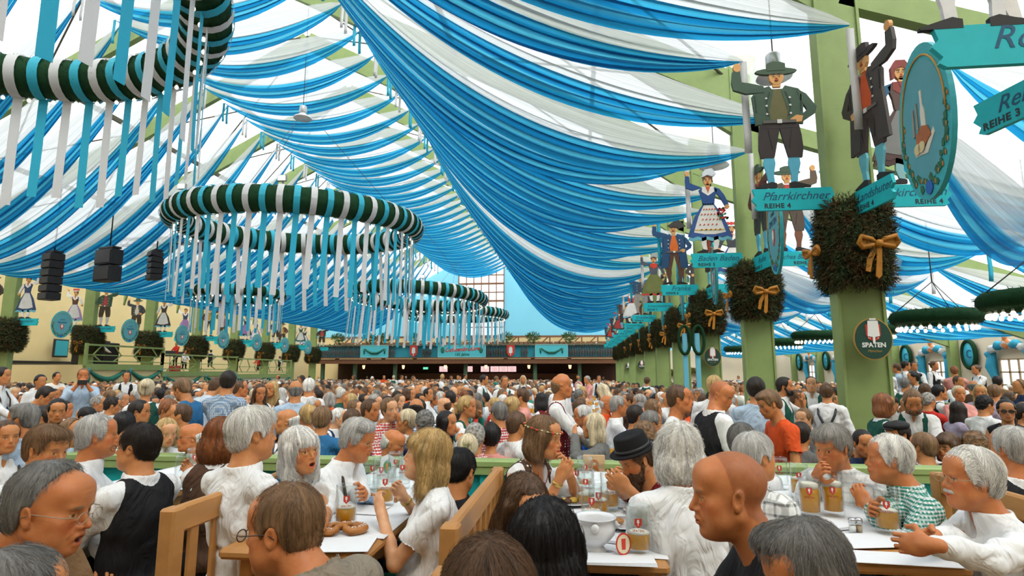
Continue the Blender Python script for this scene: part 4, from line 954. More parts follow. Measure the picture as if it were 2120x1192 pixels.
def build_left_side():
    gr = m_green(); X = -26.7; cr = pm('cream_wall', ()); dk = pm('garland_paint', ())
    segs = [(30.3, 36.0, 1.9, 1.1, 'left'), (36.0, 44.4, 1.5, 1.15, 'middle'), (44.4, 52.6, 1.3, 1.25, 'right')]
    pts = [(175, 335), (335, 490), (490, 602)]
    for (y0, y1, z, hr, nm), (pa, pb) in zip(segs, pts):
        y0 = PX(pa, 760, X)[1]; y1 = PX(pb, 760, X)[1]
        o = MB().box((X-2.4, (y0+y1)/2, (z+FLZ)/2), (4.78, y1-y0-.02, z-FLZ)).obj('bandstand_platform', cr if nm != 'right' else pm('pale_wall', (.78, .72, .56), .8)); tag(o, 'cream %s section of the bandstand platform painted with green garlands' % nm, 'stage', 'bandstand sections')
        m = MB(); n = 2 if nm != 'left' else 2
        for k in range(n):
            a = y0+(y1-y0)*(k+.08)/n; b = y0+(y1-y0)*(k+.97)/n; q = [(X+.03, a+(b-a)*i/8, z-.28-.55*math.sin(math.pi*i/8)) for i in range(9)]
            m.tube(q, [.05+.13*math.sin(math.pi*i/8) for i in range(9)], 6); m.tube([(X+.03, a, z-.2), (X+.03, a, z-.8), (X+.03, a, z-1.05)], [.05, .14, .08], 6)
        m.obj('painted_garland', dk, o); r = MB()
        for k in range(n+1): a = y0+(y1-y0)*(min(k, n-.001)+.08)/n; r.sphere((X+.06, min(a, y1-.1), z-.22), (.05, .16, .16), 5)
        r.obj('rosette', pm('rosette_blue', (.10, .35, .45), .5), o)
        t = thing('bandstand_railing', 'green bandstand railing with hexagon bars, %s section' % nm, 'railing', (X, y0, z), 0, 'bandstand railings'); L = y1-y0
        m = MB(); m.box((0, L/2, -.12), (.2, L, .34)); m.obj('edge_beam', gr, t); m = MB(); m.box((0, L/2, hr), (.1, L, .1)); m.box((0, L/2, hr*.5), (.05, L*.96, .05)); m.box((0, L/2, .2), (.06, L, .06)); m.obj('rails', gr, t); m = MB(); k = 0
        for i in range(2 if nm != 'right' else 4):
            n_ = 2 if nm != 'right' else 4; c = L*(i+.5)/n_; w = L/n_*.34
            for s in (-1, 1):
                m.rbox((0, c+s*w*.45, .2), (0, c+s*w, hr*.5), .05, .05, (1, 0, 0)); m.rbox((0, c+s*w, hr*.5), (0, c+s*w*.45, hr), .05, .05, (1, 0, 0))
        m.obj('hexagon_bars', gr, t)
        for a in (0, L): o = MB().box((0, a, hr/2), (.14, .14, hr+.15)).obj('post', gr, t)
    # kitchen opening in the left wall and panels
    kx = -32.9
    o = MB().box((kx+.05, 29, .9), (.12, 13, 2.3)).obj('wall_kitchen', pm('kitchen_grey', (.62, .60, .54), .6)); struct(o)
    o = MB().box((kx+.15, 29.3, 2.1), (.2, 13.5, .14)).obj('trim_kitchen', pm('black_trim', (.02, .02, .02), .5)); struct(o)
    o = MB().box((0, 0, 0), (.12, 1.1, 1.15), bev=.04).obj('chalkboard', pm('black_trim', ())); o.location = (kx+.3, 33.6, 3.0); tag(o, 'blue notice board in a dark frame on the cream left wall', 'board'); MB().box((.07, 0, 0), (.02, .9, .95)).obj('board_face', pm('board_blue', (.03, .32, .40), .6), o)
    # loudspeaker arrays
    bk = pm('speaker_black', (.012, .012, .014), .5, .3)
    def array(px, py0, py1, Y, w, n, rz, tl, lab):
        c = PY(px, (py0+py1)/2, Y); hh = (py1-py0)/1200*Y; t = thing('speaker_array', lab, 'loudspeaker', tuple(c), rz, 'hanging loudspeaker arrays'); hb = hh/n
        for k in range(n):
            m = MB(); zc = hh/2-hb*(k+.5); R = Matrix.Rotation(tl*(k-n/2)*.5, 3, 'X'); m.box((0, -tl*(k-n/2)**2*.05, zc), (w, .55, hb*.93), R, .02); m.obj('speaker_box', bk, t)
            g = MB().box((0, -.29-tl*(k-n/2)**2*.05, zc), (w*.9, .03, hb*.75), R); g.obj('grille', pm('grille_black', (.03, .03, .032), .6), t)
        m = MB(); m.box((0, 0, hh/2+.06), (w*.9, .4, .08)); m.tube([(0, 0, hh/2), (0, 0, zroof(c[0])-c[2]-.3)], .03, 6); m.obj('rigging', bk, t)
    array(107, 518, 628, 22.5, .72, 6, -.35, 0, 'tall straight black loudspeaker array at the left'); array(224, 512, 588, 23.5, 1.15, 2, -.3, 0, 'blocky two-box black loudspeaker left of the curved one'); array(322, 518, 583, 27, .7, 5, -.6, .16, 'curved black loudspeaker array beside the big ring')
    # truss over the bandstand
    t = thing('lighting_truss', 'black lattice truss with stage lamps hanging over the bandstand', 'truss', (0, 27.5, 8.1)); m = MB(); 
    for dz in (0, .35):
        for dy in (-.17, .17): m.tube([(-27.3, dy, dz), (-17.5, dy, dz+.0)], .03, 5)
    for k in range(28): x = -27.3+k*.35; m.tube([(x, -.17, 0), (x+.35, -.17, .35)], .018, 4); m.tube([(x, .17, .35), (x+.35, .17, 0)], .018, 4)
    m.obj('lattice', bk, t)
    for k in range(5): x = -26+k*1.7; MB().lathe([(.1, -.45), (.12, -.4), (.1, -.1), (.03, 0)], 10, (x, -.1, 0)).obj('stage_lamp', bk, t)
    # music stands, drum, stage furniture
    for i, (y, xx, z) in enumerate(((30.5, -27.6, 1.9), (32, -28.2, 1.9), (37, -27.6, 1.5), (39, -28.2, 1.5), (41, -28, 1.5), (45, -27.8, 1.3))):
        t = thing('music_stand', 'black music stand on the bandstand, %s from the left' % ORD[i].replace('nearest', 'first'), 'music stand', (xx, y, z), .7, 'music stands on the bandstand'); m = MB(); m.tube([(0, 0, 0), (0, 0, 1.1)], .02, 6); [m.tube([(0, 0, .3), (.3*math.cos(a), .3*math.sin(a), 0)], .015, 5) for a in (0, 2.1, 4.2)]; m.obj('stand_leg', bk, t)
        MB().box((0, .03, 1.25), (.6, .03, .4), Matrix.Rotation(-.3, 3, 'X')).obj('desk', bk, t)
    o = MB().box((-29.2, 32.6, 2.6), (.9, 2.6, 1.4), bev=.05).obj('amplifier_rack', bk); tag(o, 'big black equipment case on the left bandstand section', 'amplifier')
    o = MB(); o.lathe([(.35, 0), (.36, .02), (.36, .42), (.35, .44)], 20, (-27.9, 38, 1.5)); o = o.obj('drum', pm('drum_red', (.35, .04, .03), .4)); tag(o, 'red drum among the bandstand musicians', 'drum')
def build_right_aisle():
    X = 16.85
    bl = pm('curtain_blue', (.06, .48, .68), .6, trans=.3); wh = pm('curtain_white', (.85, .85, .82), .6, trans=.3); fr = pm('window_wood', (.50, .36, .20), .6)
    n = 1
    for k in range(6):
        Y = 23.0+k*4.85-3.2
        m = MB(); 
        for a in (-.75, -.25, .25, .75): m.box((X-.02, Y+a, 1.05), (.06, .07, 1.9))
        for z in (.1, .55, 1.0, 1.5, 2.0): m.box((X-.02, Y, z), (.06, 1.6, .06))
        w = m.obj('window_%d' % n, fr); struct(w); MB().box((X-.0, Y, 1.05), (.02, 1.5, 1.9)).obj('window_pane', pm('window_light', (.9, .93, .95), .4, emit=(1, 1, 1), estr=.9), w); n += 1
        t = thing('window_curtain', 'blue and white draped curtain around the %s aisle window' % ORD[k], 'curtain', (X-.15, Y, 0), 0, 'aisle window curtains')
        for s in (-1, 1):
            m = MB(); m.tube([(0, s*.95, 2.35), (0, s*1.1, 1.7), (0, s*.9, 1.2), (0, s*1.0, .1)], [.14, .2, .12, .16], 8); m.obj('side_curtain', bl, t)
        for q in range(7):
            a0 = math.pi*q/7; a1 = math.pi*(q+.9)/7; m = MB(); m.tube([(0, 1.0*math.cos(a0), 2.1+.45*math.sin(a0)), (-.05, 1.12*math.cos((a0+a1)/2), 2.1+.55*math.sin((a0+a1)/2)), (0, 1.0*math.cos(a1), 2.1+.45*math.sin(a1))], .16, 6); m.obj('scallop', wh if q % 2 else bl, t)
        m = MB(); m.sphere((-.1, 0, 2.6), (.08, .22, .22), 6); m.sphere((-.12, .0, 2.85), (.08, .12, .16), 6); m.obj('fruit_bunch', pm('fruit_orange', (.7, .25, .08), .6), t)
        Ym = Y+2.4; t = thing('oval_sign', 'oval blue sign in a dark green garland frame beyond the %s aisle window' % ORD[k], 'sign', (X-.12, Ym, 2.25), 0, 'oval signs between the aisle windows')
        m = MB(); m.tube([(0, .42*math.cos(a), .58*math.sin(a)) for a in np.linspace(0, 6.283, 24, endpoint=False)], .09, 8, closed=True); m.obj('garland_frame', pm('fir_dark', ()), t); m = MB(); m.lathe([(0, .02), (.42, .02), (.42, 0)], 24, (0, 0, 0), Matrix(((0, 0, -1), (1, 0, 0), (0, 1.38, 0)))); m.obj('sign_face', pm('board_cyan', (.05, .48, .62), .5), t)
        text('C', .5, pm('ink_blue', (.02, .08, .25), .5), basis((0, -1, 0), (0, 0, 1), (-1, 0, 0), (-.05, -.05, 0)), t)
    # cream counter, green swag of leaves on the far aisle wall
    struct(MB().box((10.9, 58, 1.6), (12.2, .2, 4)).obj('wall_aisle_end', pm('beige_wall', ())))
    g = leaf_ball_mesh(.4, 260, .2, .05, 5); 
    for i in range(14):
        o = link('leaf_swag', g, loc=(4.8+i*.62, 57.7, 1.45+.12*math.sin(i*1.4))); o.data.materials.append(pm('swag_olive', (.22, .20, .06), .8)) if not g.materials else None
        tag(o, 'olive leaf bunch of the garland along the far aisle wall, %s from the left' % ORD[i].replace('nearest', 'first'), 'garland', 'leaf bunches along the far aisle wall')
    o = MB().box((15.4, 13.5, .55), (1.6, 4, 1.9), bev=.04).obj('counter_block', pm('cream_counter', (.72, .68, .56), .6)); tag(o, 'cream counter against the right aisle wall at the picture edge', 'counter')
    # turquoise booth partitions in the aisle
    for i, (a, b, zt, lab) in enumerate((((1905, 832), (2180, 864), .88, 'beside the woman in sunglasses'), ((1730, 812), (1752, 1000), .75, 'hidden behind the big pillar'), ((1386, 795), (1400, 800), .9, 'at the foot of the fourth pillar'))):
        pa = PZ(a[0], a[1], zt); pb = PZ(b[0], b[1], zt)
        if i == 1: pa = np.array([4.3, 10.2, zt]); pb = np.array([4.3, 13.2, zt])
        if i == 2: pa = np.array([3.2, 18.6, zt]); pb = np.array([3.2, 22.5, zt])
        t = thing('booth_partition', 'turquoise wooden booth partition with green cap '+lab, 'partition', (0, 0, 0), 0, 'booth partitions in the aisle')
        m = MB(); m.rbox(pa-(0, 0, (zt-FLZ)/2+.04), pb-(0, 0, (zt-FLZ)/2+.04), .08, zt-FLZ); m.obj('panel', pm('turq_panel', TURQ, .5, .35, noise=.08), t)
        m = MB(); m.rbox(pa, pb, .16, .09); m.obj('cap_rail', m_green(), t); m = MB()
        for q in range(5): c = pa+(pb-pa)*(q+.5)/5; m.box((c[0], c[1], (zt+FLZ)/2), (.11, .11, zt-FLZ-.05))
        m.obj('battens', pm('turq_panel', ()), t)
def pendant(px, py, Y, lab, s=1.0):
    c = PY(px, py, Y); t = thing('pendant_lamp', lab, 'lamp', tuple(c), 0, 'metal pendant lamps')
    MB().lathe([(.36*s, -.12*s), (.34*s, -.06*s), (.14*s, .06*s), (.13*s, .1*s), (0, .1*s)], 24).obj('lamp_shade', pm('lamp_pale', (.75, .76, .76), .35, .5, metal=.2), t)
    m = MB(); m.lathe([(.13*s, .1*s), (.15*s, .14*s), (.15*s, .38*s), (.12*s, .42*s), (.03*s, .44*s), (0, .44*s)], 16); m.obj('ballast_housing', pm('lamp_grey', (.45, .47, .48), .35, .5, metal=.6), t)
    m = MB(); m.tube([(0, 0, .44*s), (0, 0, max(.6, zroof(c[0])-c[2]-.3))], .012, 5); m.obj('cord', pm('wire', ()), t)
# ================================================================ pillars, wreaths, signs, painted figures
FM = {}
def fm(c):
    k = 'paint_%d_%d_%d' % tuple(int(x*100) for x in c); return pm(k, c, .55, .3, noise=.18, nscale=6)
SKN = (.70, .36, .13)
def figure(par_loc, M, spec, label, group, mirror=1):
    """flat painted plywood figure, 2 m tall, feet at y = 0; built from extruded outlines"""
    mats = []; m = MB()
    def P_(pts, col, lay=0, mx=True):
        mt = fm(col)
        if mt not in mats: mats.append(mt)
        m.cm = mats.index(mt); m.poly([(x*mirror*KX, y) for x, y in pts], -.02, .012+.004*lay)
    def ell(cx, cy, rx, ry, col, lay=1, n=14): P_([(cx+rx*math.cos(a), cy+ry*math.sin(a)) for a in np.linspace(0, 2*math.pi, n, endpoint=False)], col, lay)
    KX = 1.14 if spec['kind'] == 'man' else 1.08
    g = spec; coat = g.get('coat', (.05, .12, .07)); vest = g.get('vest', (.45, .05, .03)); leg = g.get('legs', (.04, .035, .03)); stock = g.get('stock', (.10, .42, .55)); hat = g.get('hat', (.06, .10, .06)); acc = g.get('acc', (.7, .7, .68)); shoe = (.02, .02, .02)
    if g['kind'] == 'man':
        for s in (-1, 1):
            P_([(s*.10, .04), (s*.11, .20), (s*.08, .38), (s*.10, .52), (s*.22, .52), (s*.23, .36), (s*.19, .18), (s*.18, .04)], stock, 1)
            P_([(s*-.01, .98), (s*.015, .84), (s*.08, .50), (s*.09, .46), (s*.26, .46), (s*.28, .60), (s*.27, .80), (s*.24, 1.02)], leg, 2)
            P_([(s*.08, .0), (s*.08, .07), (s*.14, .09), (s*.20, .07), (s*.34, .02), (s*.34, -.0)], shoe, 3)
        P_([(-.23, .92), (-.23, 1.05), (.23, 1.05), (.23, .92)], leg, 2.5)
        P_([(-.11, .98), (-.13, 1.3), (-.12, 1.55), (.12, 1.55), (.13, 1.3), (.11, .98)], vest, 2)
        lo = .98 if not g.get('long') else .50
        for s in (-1, 1): P_([(s*.10, 1.02), (s*.12, 1.2), (s*.05, 1.52), (s*.10, 1.60), (s*.27, 1.54), (s*.33, 1.44), (s*.31, 1.2), (s*.30+(s*.07 if lo < .9 else 0), lo), (s*.17, lo+.02)], coat, 3)
        P_([(-.21, 1.0), (.21, 1.0), (.21, 1.045), (-.21, 1.045)], (.13, .12, .11), 6); P_([(-.03, .995), (.03, .995), (.03, 1.055), (-.03, 1.055)], acc, 7)
        for s in (-1, 1): P_([(s*.12, 1.12), (s*.15, 1.3), (s*.09, 1.5), (s*.105, 1.5), (s*.165, 1.3), (s*.135, 1.12)], [c*.45 for c in coat], 4); P_([(s*.29, 1.18), (s*.30, 1.45), (s*.285, 1.45), (s*.275, 1.18)], [c*.45 for c in coat], 4); P_([(s*.10, .60), (s*.14, .9), (s*.15, .9), (s*.115, .6)], [c*.5 for c in leg], 3)
        for z in (1.15, 1.28, 1.4):
            for s in (-1, 1): ell(s*.15, z, .016, .016, acc, 5, 8)
        P_([(.24, 1.54), (.36, 1.45), (.48, 1.24), (.46, 1.14), (.30, 1.02), (.24, 1.08), (.36, 1.20), (.28, 1.36)], coat, 4); P_([(.30, 1.10), (.22, 1.12), (.14, 1.06), (.16, 1.0), (.28, 1.01)], SKN, 5)
        P_([(-.17, 1.50), (-.40, 1.49), (-.56, 1.56), (-.58, 1.68), (-.56, 1.86), (-.46, 1.86), (-.45, 1.68), (-.36, 1.66), (-.17, 1.60)], coat, 4.5); ell(-.50, 1.92, .05, .07, SKN, 5)
        ell(0, 1.74, .095, .125, SKN, 4); P_([(-.05, 1.58), (-.05, 1.66), (.05, 1.66), (.05, 1.58)], SKN, 3)
        if g.get('tall'): P_([(-.12, 1.80), (-.10, 2.05), (.10, 2.05), (.12, 1.80)], hat, 5); P_([(-.2, 1.80), (-.2, 1.83), (.2, 1.83), (.2, 1.80)], hat, 5)
        elif g.get('board'): P_([(-.16, 1.86), (.12, 2.10), (.34, 1.84), (.14, 1.76)], hat, 3); P_([(-.13, 1.80), (0, 1.92), (.13, 1.80), (0, 1.83)], hat, 6)
        else: ell(0, 1.83, .27, .055, hat, 5); P_([(-.12, 1.84), (-.11, 1.96), (-.04, 1.99), (.05, 1.98), (.12, 1.95), (.12, 1.84)], hat, 6)
        P_([(-.07, 1.86), (-.085, 1.76), (-.06, 1.80), (.06, 1.80), (.085, 1.76), (.07, 1.86)], (.12, .06, .03), 4)
        face(ell, P_, 1.735, g.get('beard'))
    else:
        sk = g.get('skirt', (.04, .10, .30)); ap = g.get('apron', (.75, .73, .68)); und = g.get('under', (.15, .45, .55)); L = g.get('hem', .36)
        for s in (-1, 1):
            P_([(s*.06, .04), (s*.08, .2), (s*.07, .45), (s*.17, .45), (s*.18, .2), (s*.13, .04)], g.get('stock', (.75, .74, .70)), 1); P_([(s*.05, 0), (s*.05, .06), (s*.14, .08), (s*.28, .02), (s*.28, 0)], shoe, 2)
        n = 9; hemp = [(.46-.92*i/n, L-.04*(i % 2)) for i in range(n+1)]
        P_([(-.12, 1.12), (-.30, .80), (-.44, L-.02)]+[(x*-1, y-.05) for x, y in hemp]+[(.44, L-.02), (.30, .80), (.12, 1.12)], und, 1)
        P_([(-.12, 1.14), (-.30, .85), (-.46, L+.02)]+[(-x, y+.03) for x, y in hemp]+[(.46, L+.02), (.30, .85), (.12, 1.14)], sk, 2)
        P_([(-.09, 1.14), (-.22, .85), (-.33, L+.12), (-.1, L+.07), (.12, L+.07), (.33, L+.12), (.22, .85), (.09, 1.14)], ap, 3)
        if g.get('flowers'):
            rs = random.Random(3)
            for i in range(6):
                for j in range(6):
                    y = L+.18+i*.12; wx = .30-(y-L)*.22; x = -wx+2*wx*(j+.5*(i % 2))/5.5
                    if abs(x) < wx: ell(x, y, .018, .018, (.65, .06, .04), 4, 7); ell(x-.02, y-.022, .012, .007, (.05, .25, .08), 4, 6)
            P_([(-.31, L+.16), (.31, L+.16), (.31, L+.185), (-.31, L+.185)], (.75, .5, .1), 4)
        bod = g.get('bodice', (.02, .07, .22)); sl = g.get('sleeve', bod); col = g.get('collar', (.75, .74, .70))
        P_([(-.12, 1.12), (-.14, 1.3), (-.19, 1.48), (-.10, 1.56), (.10, 1.56), (.19, 1.48), (.14, 1.3), (.12, 1.12)], bod, 4)
        P_([(-.12, 1.56), (-.13, 1.44), (0, 1.34), (.13, 1.44), (.12, 1.56)], col, 5); P_([(-.05, 1.56), (0, 1.40), (.05, 1.56)], g.get('scarf', (.6, .12, .04)), 6)
        P_([(-.14, 1.53), (-.32, 1.48), (-.46, 1.54), (-.47, 1.70), (-.46, 1.82), (-.38, 1.82), (-.37, 1.66), (-.30, 1.62), (-.16, 1.56)], sl, 4); ell(-.42, 1.88, .045, .06, SKN, 5)
        P_([(.14, 1.54), (.24, 1.50), (.34, 1.34), (.42, 1.12), (.34, 1.08), (.25, 1.28), (.16, 1.42)], sl, 4); ell(.38, 1.07, .05, .05, SKN, 5)
        if g.get('bouquet'):
            rs = random.Random(9)
            for i in range(26): ell(.30+rs.uniform(-.12, .1), .92+rs.uniform(-.14, .14), .025, .025, (.6, .05, .04) if i % 3 else (.05, .22, .08), 6, 7)
        ell(0, 1.70, .085, .115, SKN, 5); P_([(-.04, 1.54), (-.04, 1.62), (.04, 1.62), (.04, 1.54)], SKN, 5)
        hr = g.get('hairc', (.12, .05, .02)); P_([(-.09, 1.70), (-.10, 1.80), (0, 1.85), (.10, 1.80), (.115, 1.66), (.06, 1.76), (-.03, 1.79)], hr, 6)
        if g.get('bonnet'): ell(.03, 1.86, .14, .10, g['bonnet'], 4); P_([(-.12, 1.78), (-.05, 1.97), (.10, 2.0), (.19, 1.86), (.10, 1.80), (0, 1.84)], g['bonnet'], 6.7)
        if g.get('scarfhead'): P_([(-.13, 1.60), (-.13, 1.78), (-.06, 1.90), (.06, 1.90), (.13, 1.78), (.13, 1.60), (.085, 1.62), (.09, 1.74), (0, 1.80), (-.09, 1.74), (-.085, 1.62)], g['scarfhead'], 6.5)
        if g.get('pompom'):
            ell(0, 1.83, .16, .035, (.75, .74, .7), 7)
            for x in (-.1, 0, .1): ell(x, 1.89, .055, .055, (.6, .06, .04), 8, 10)
        face(ell, P_, 1.695, False)
    me = m.mesh('figure'); [me.materials.append(x) for x in mats]
    me.transform(M); o = link('painted_figure', me); return tag(o, label, 'figure', group)
def face(ell, P_, z, beard):
    for s in (-1, 1): ell(s*.035, z+.02, .014, .007, (.75, .74, .7), 7.3, 8); ell(s*.035, z+.02, .006, .007, (.04, .03, .03), 8.3, 6); P_([(s*.015, z+.045), (s*.06, z+.045), (s*.06, z+.052), (s*.02, z+.055)], (.1, .05, .03), 7.6)
    P_([(-.006, z+.02), (-.014, z-.025), (.014, z-.025)], (.55, .25, .09), 7.9); P_([(-.026, z-.05), (0, z-.042), (.026, z-.05), (0, z-.064)], (.5, .08, .05), 8.6)
    if beard: P_([(-.05, z-.035), (0, z-.025), (.05, z-.035), (.02, z-.045), (-.02, z-.045)], (.08, .04, .02), 8)
def sign(M, w, h, name, row, label, flip=1, right=False, ns=1.0, rs=1.0):
    pts = [(-w/2, h/2), (-w/2+.03, h*.18), (-w/2-.02, .0), (-w/2+.05, -h*.25), (-w/2+.02, -h*.4), (-w/2+.07, -h/2), (w/2-.03, -h/2), (w/2, -h*.25), (w/2-.05, -h*.05), (w/2+.01, h*.12), (w/2-.02, h/2)]
    if flip < 0: pts = [(-x, y) for x, y in pts][::-1]
    m = MB(); m.poly(pts, -.022, .022, M); o = m.obj('name_board', pm('sign_turq', (.012, .45, .50), .5, .3, noise=.12, nscale=5)); tag(o, label, 'sign', 'turquoise name boards')
    ink = pm('ink_teal', (.01, .08, .16), .6); dark = pm('ink_dark', (.02, .03, .04), .6)
    def put(s, size, x, y, mt, **k):
        if name == 'Rottaler': k['align'] = 'LEFT'; x = -.42
        Mt = M @ Matrix.Translation((x, y, .024)); text(s, size, mt, Mt, o, **k)
    put(name, .205*ns*h/.32, 0.03 if not right else .0, h*.13, ink, shear=.38, ext=.001)
    if row: put(row, .095*h/.32*rs, (-w*.2 if not right else w*.24), -h*.30, dark, ext=.001, bold=.003, spacing=1.15)
    return o
def wreath_mesh(seed=0, n=5200, rx=.58, ry=.45, z0=-.7, z1=.7):
    rs = np.random.RandomState(seed); v = []; f = []
    A = []
    for i in range(n):
        a = rs.rand()*6.283; z = z0+(z1-z0)*rs.rand(); k = math.sqrt(max(0, 1-(2*(z-z0)/(z1-z0)-1)**4))*.35+.65; k *= 1+.10*math.sin(3*a+z*5)+.06*rs.randn()
        p = np.array([rx*k*math.cos(a)*.86, ry*k*math.sin(a)*.86, z]); d = np.array([math.cos(a), math.sin(a), (z/(z1-z0))*1.5-.15])+rs.normal(0, .35, 3); d /= np.linalg.norm(d); L = .14+.10*rs.rand()
        b = np.cross(d, [0, 0, 1]); b /= np.linalg.norm(b)+1e-6; c = np.cross(d, b)
        for j in range(8):
            q = p+d*L*(j/8.); th = rs.rand()*6.283; o = (b*math.cos(th)+c*math.sin(th)); dd = d*.7+o*.8; s = np.cross(dd, o+d*.1); s /= np.linalg.norm(s)+1e-6; A.append((q-s*.008, q+s*.008, q+dd*.07))
    v = np.array(A).reshape(-1, 3); f = np.arange(len(v)).reshape(-1, 3); core = MB(); core.lathe([(.05, z0+.08), (.62, z0+.15), (.80, 0), (.68, z1-.15), (.05, z1-.08)], 20, fn=lambda r, z, a: r*(1+.08*math.sin(3*a+z*5)))
    cv = np.array([tuple(p) for p in core.v])*np.array([rx*.95, ry*.95, 1]); cf = [list(map(int, q)) for q in core.f]
    fr = [list(map(int, q+len(cv))) for q in f]; me = bpy.data.meshes.new('wreath'); me.from_pydata([tuple(map(float, p)) for p in np.concatenate([cv, v])], [], cf+fr); return me
def fir_mat():
    if 'fir_mixed' in MATS: return MATS['fir_mixed']
    m, t, out = nt('fir_mixed'); b = N(t, 'ShaderNodeBsdfPrincipled', i_Roughness=.8); b.inputs['Specular IOR Level'].default_value = .15; tc = N(t, 'ShaderNodeTexCoord'); nz = N(t, 'ShaderNodeTexNoise', i_Scale=5., i_Detail=3.)
    cr = N(t, 'ShaderNodeValToRGB'); cr.color_ramp.elements[0].position = .35; cr.color_ramp.elements[0].color = (.085, .050, .020, 1); cr.color_ramp.elements[1].position = .65; cr.color_ramp.elements[1].color = (.045, .075, .030, 1)
    t.links.new(tc.outputs['Object'], nz.inputs[0]); t.links.new(nz.outputs[0], cr.inputs[0]); t.links.new(cr.outputs[0], b.inputs['Base Color']); t.links.new(b.outputs[0], out.inputs[0]); MATS['fir_mixed'] = m; return m
def bow(par, loc, s=1.):
    m = MB(); pts = lambda q: [(q*.0, 0, 0), (q*.10, -.03, .07), (q*.24, -.05, .11), (q*.27, -.03, .02), (q*.22, -.02, -.05), (q*.08, -.02, -.02), (0, 0, 0)]
    def band(P, w, hz=None):
        v = []
        for p in P: v += [(p[0]*s, p[1]*s-.03, p[2]*s+w*s/2), (p[0]*s, p[1]*s+.03, p[2]*s-w*s/2)]
        m.add(v, [[i*2, i*2+1, i*2+3, i*2+2] for i in range(len(P)-1)], True)
    for q in (-1, 1):
        P = pts(q); m.tube([(x*s, y*s, z*s) for x, y, z in P], [.022*s]+[.04*s]*5+[.022*s], 8)
        m.poly([(q*x*s, z*s) for x, z in ((.02, .02), (.12, .09), (.25, .12), (.28, .03), (.23, -.06), (.08, -.03))], 0, .03, basis((1, 0, 0), (0, 0, 1), (0, -1, 0), (0, 0, 0)))
    m.sphere((0, -.05*s, 0), (.06*s, .05*s, .06*s), 6)
    m.poly([(-.03*s, 0), (.04*s, 0), (.02*s, -.3*s), (.0, -.48*s), (-.04*s, -.52*s), (-.08*s, -.48*s), (-.05*s, -.25*s)], 0, .02, basis((1, 0, 0), (0, 0, 1), (0, -1, 0), (0, -.02, 0)))
    m.poly([(.0, -.05*s), (-.10*s, -.25*s), (-.14*s, -.42*s), (-.20*s, -.40*s), (-.17*s, -.22*s), (-.05*s, 0)], 0, .02, basis((1, 0, 0), (0, 0, 1), (0, -1, 0), (0, .0, 0)))
    o = m.obj('bow', pm('bow_orange', (.40, .16, .015), .5, .3, noise=.3, nscale=9), par); o.location = loc; return o
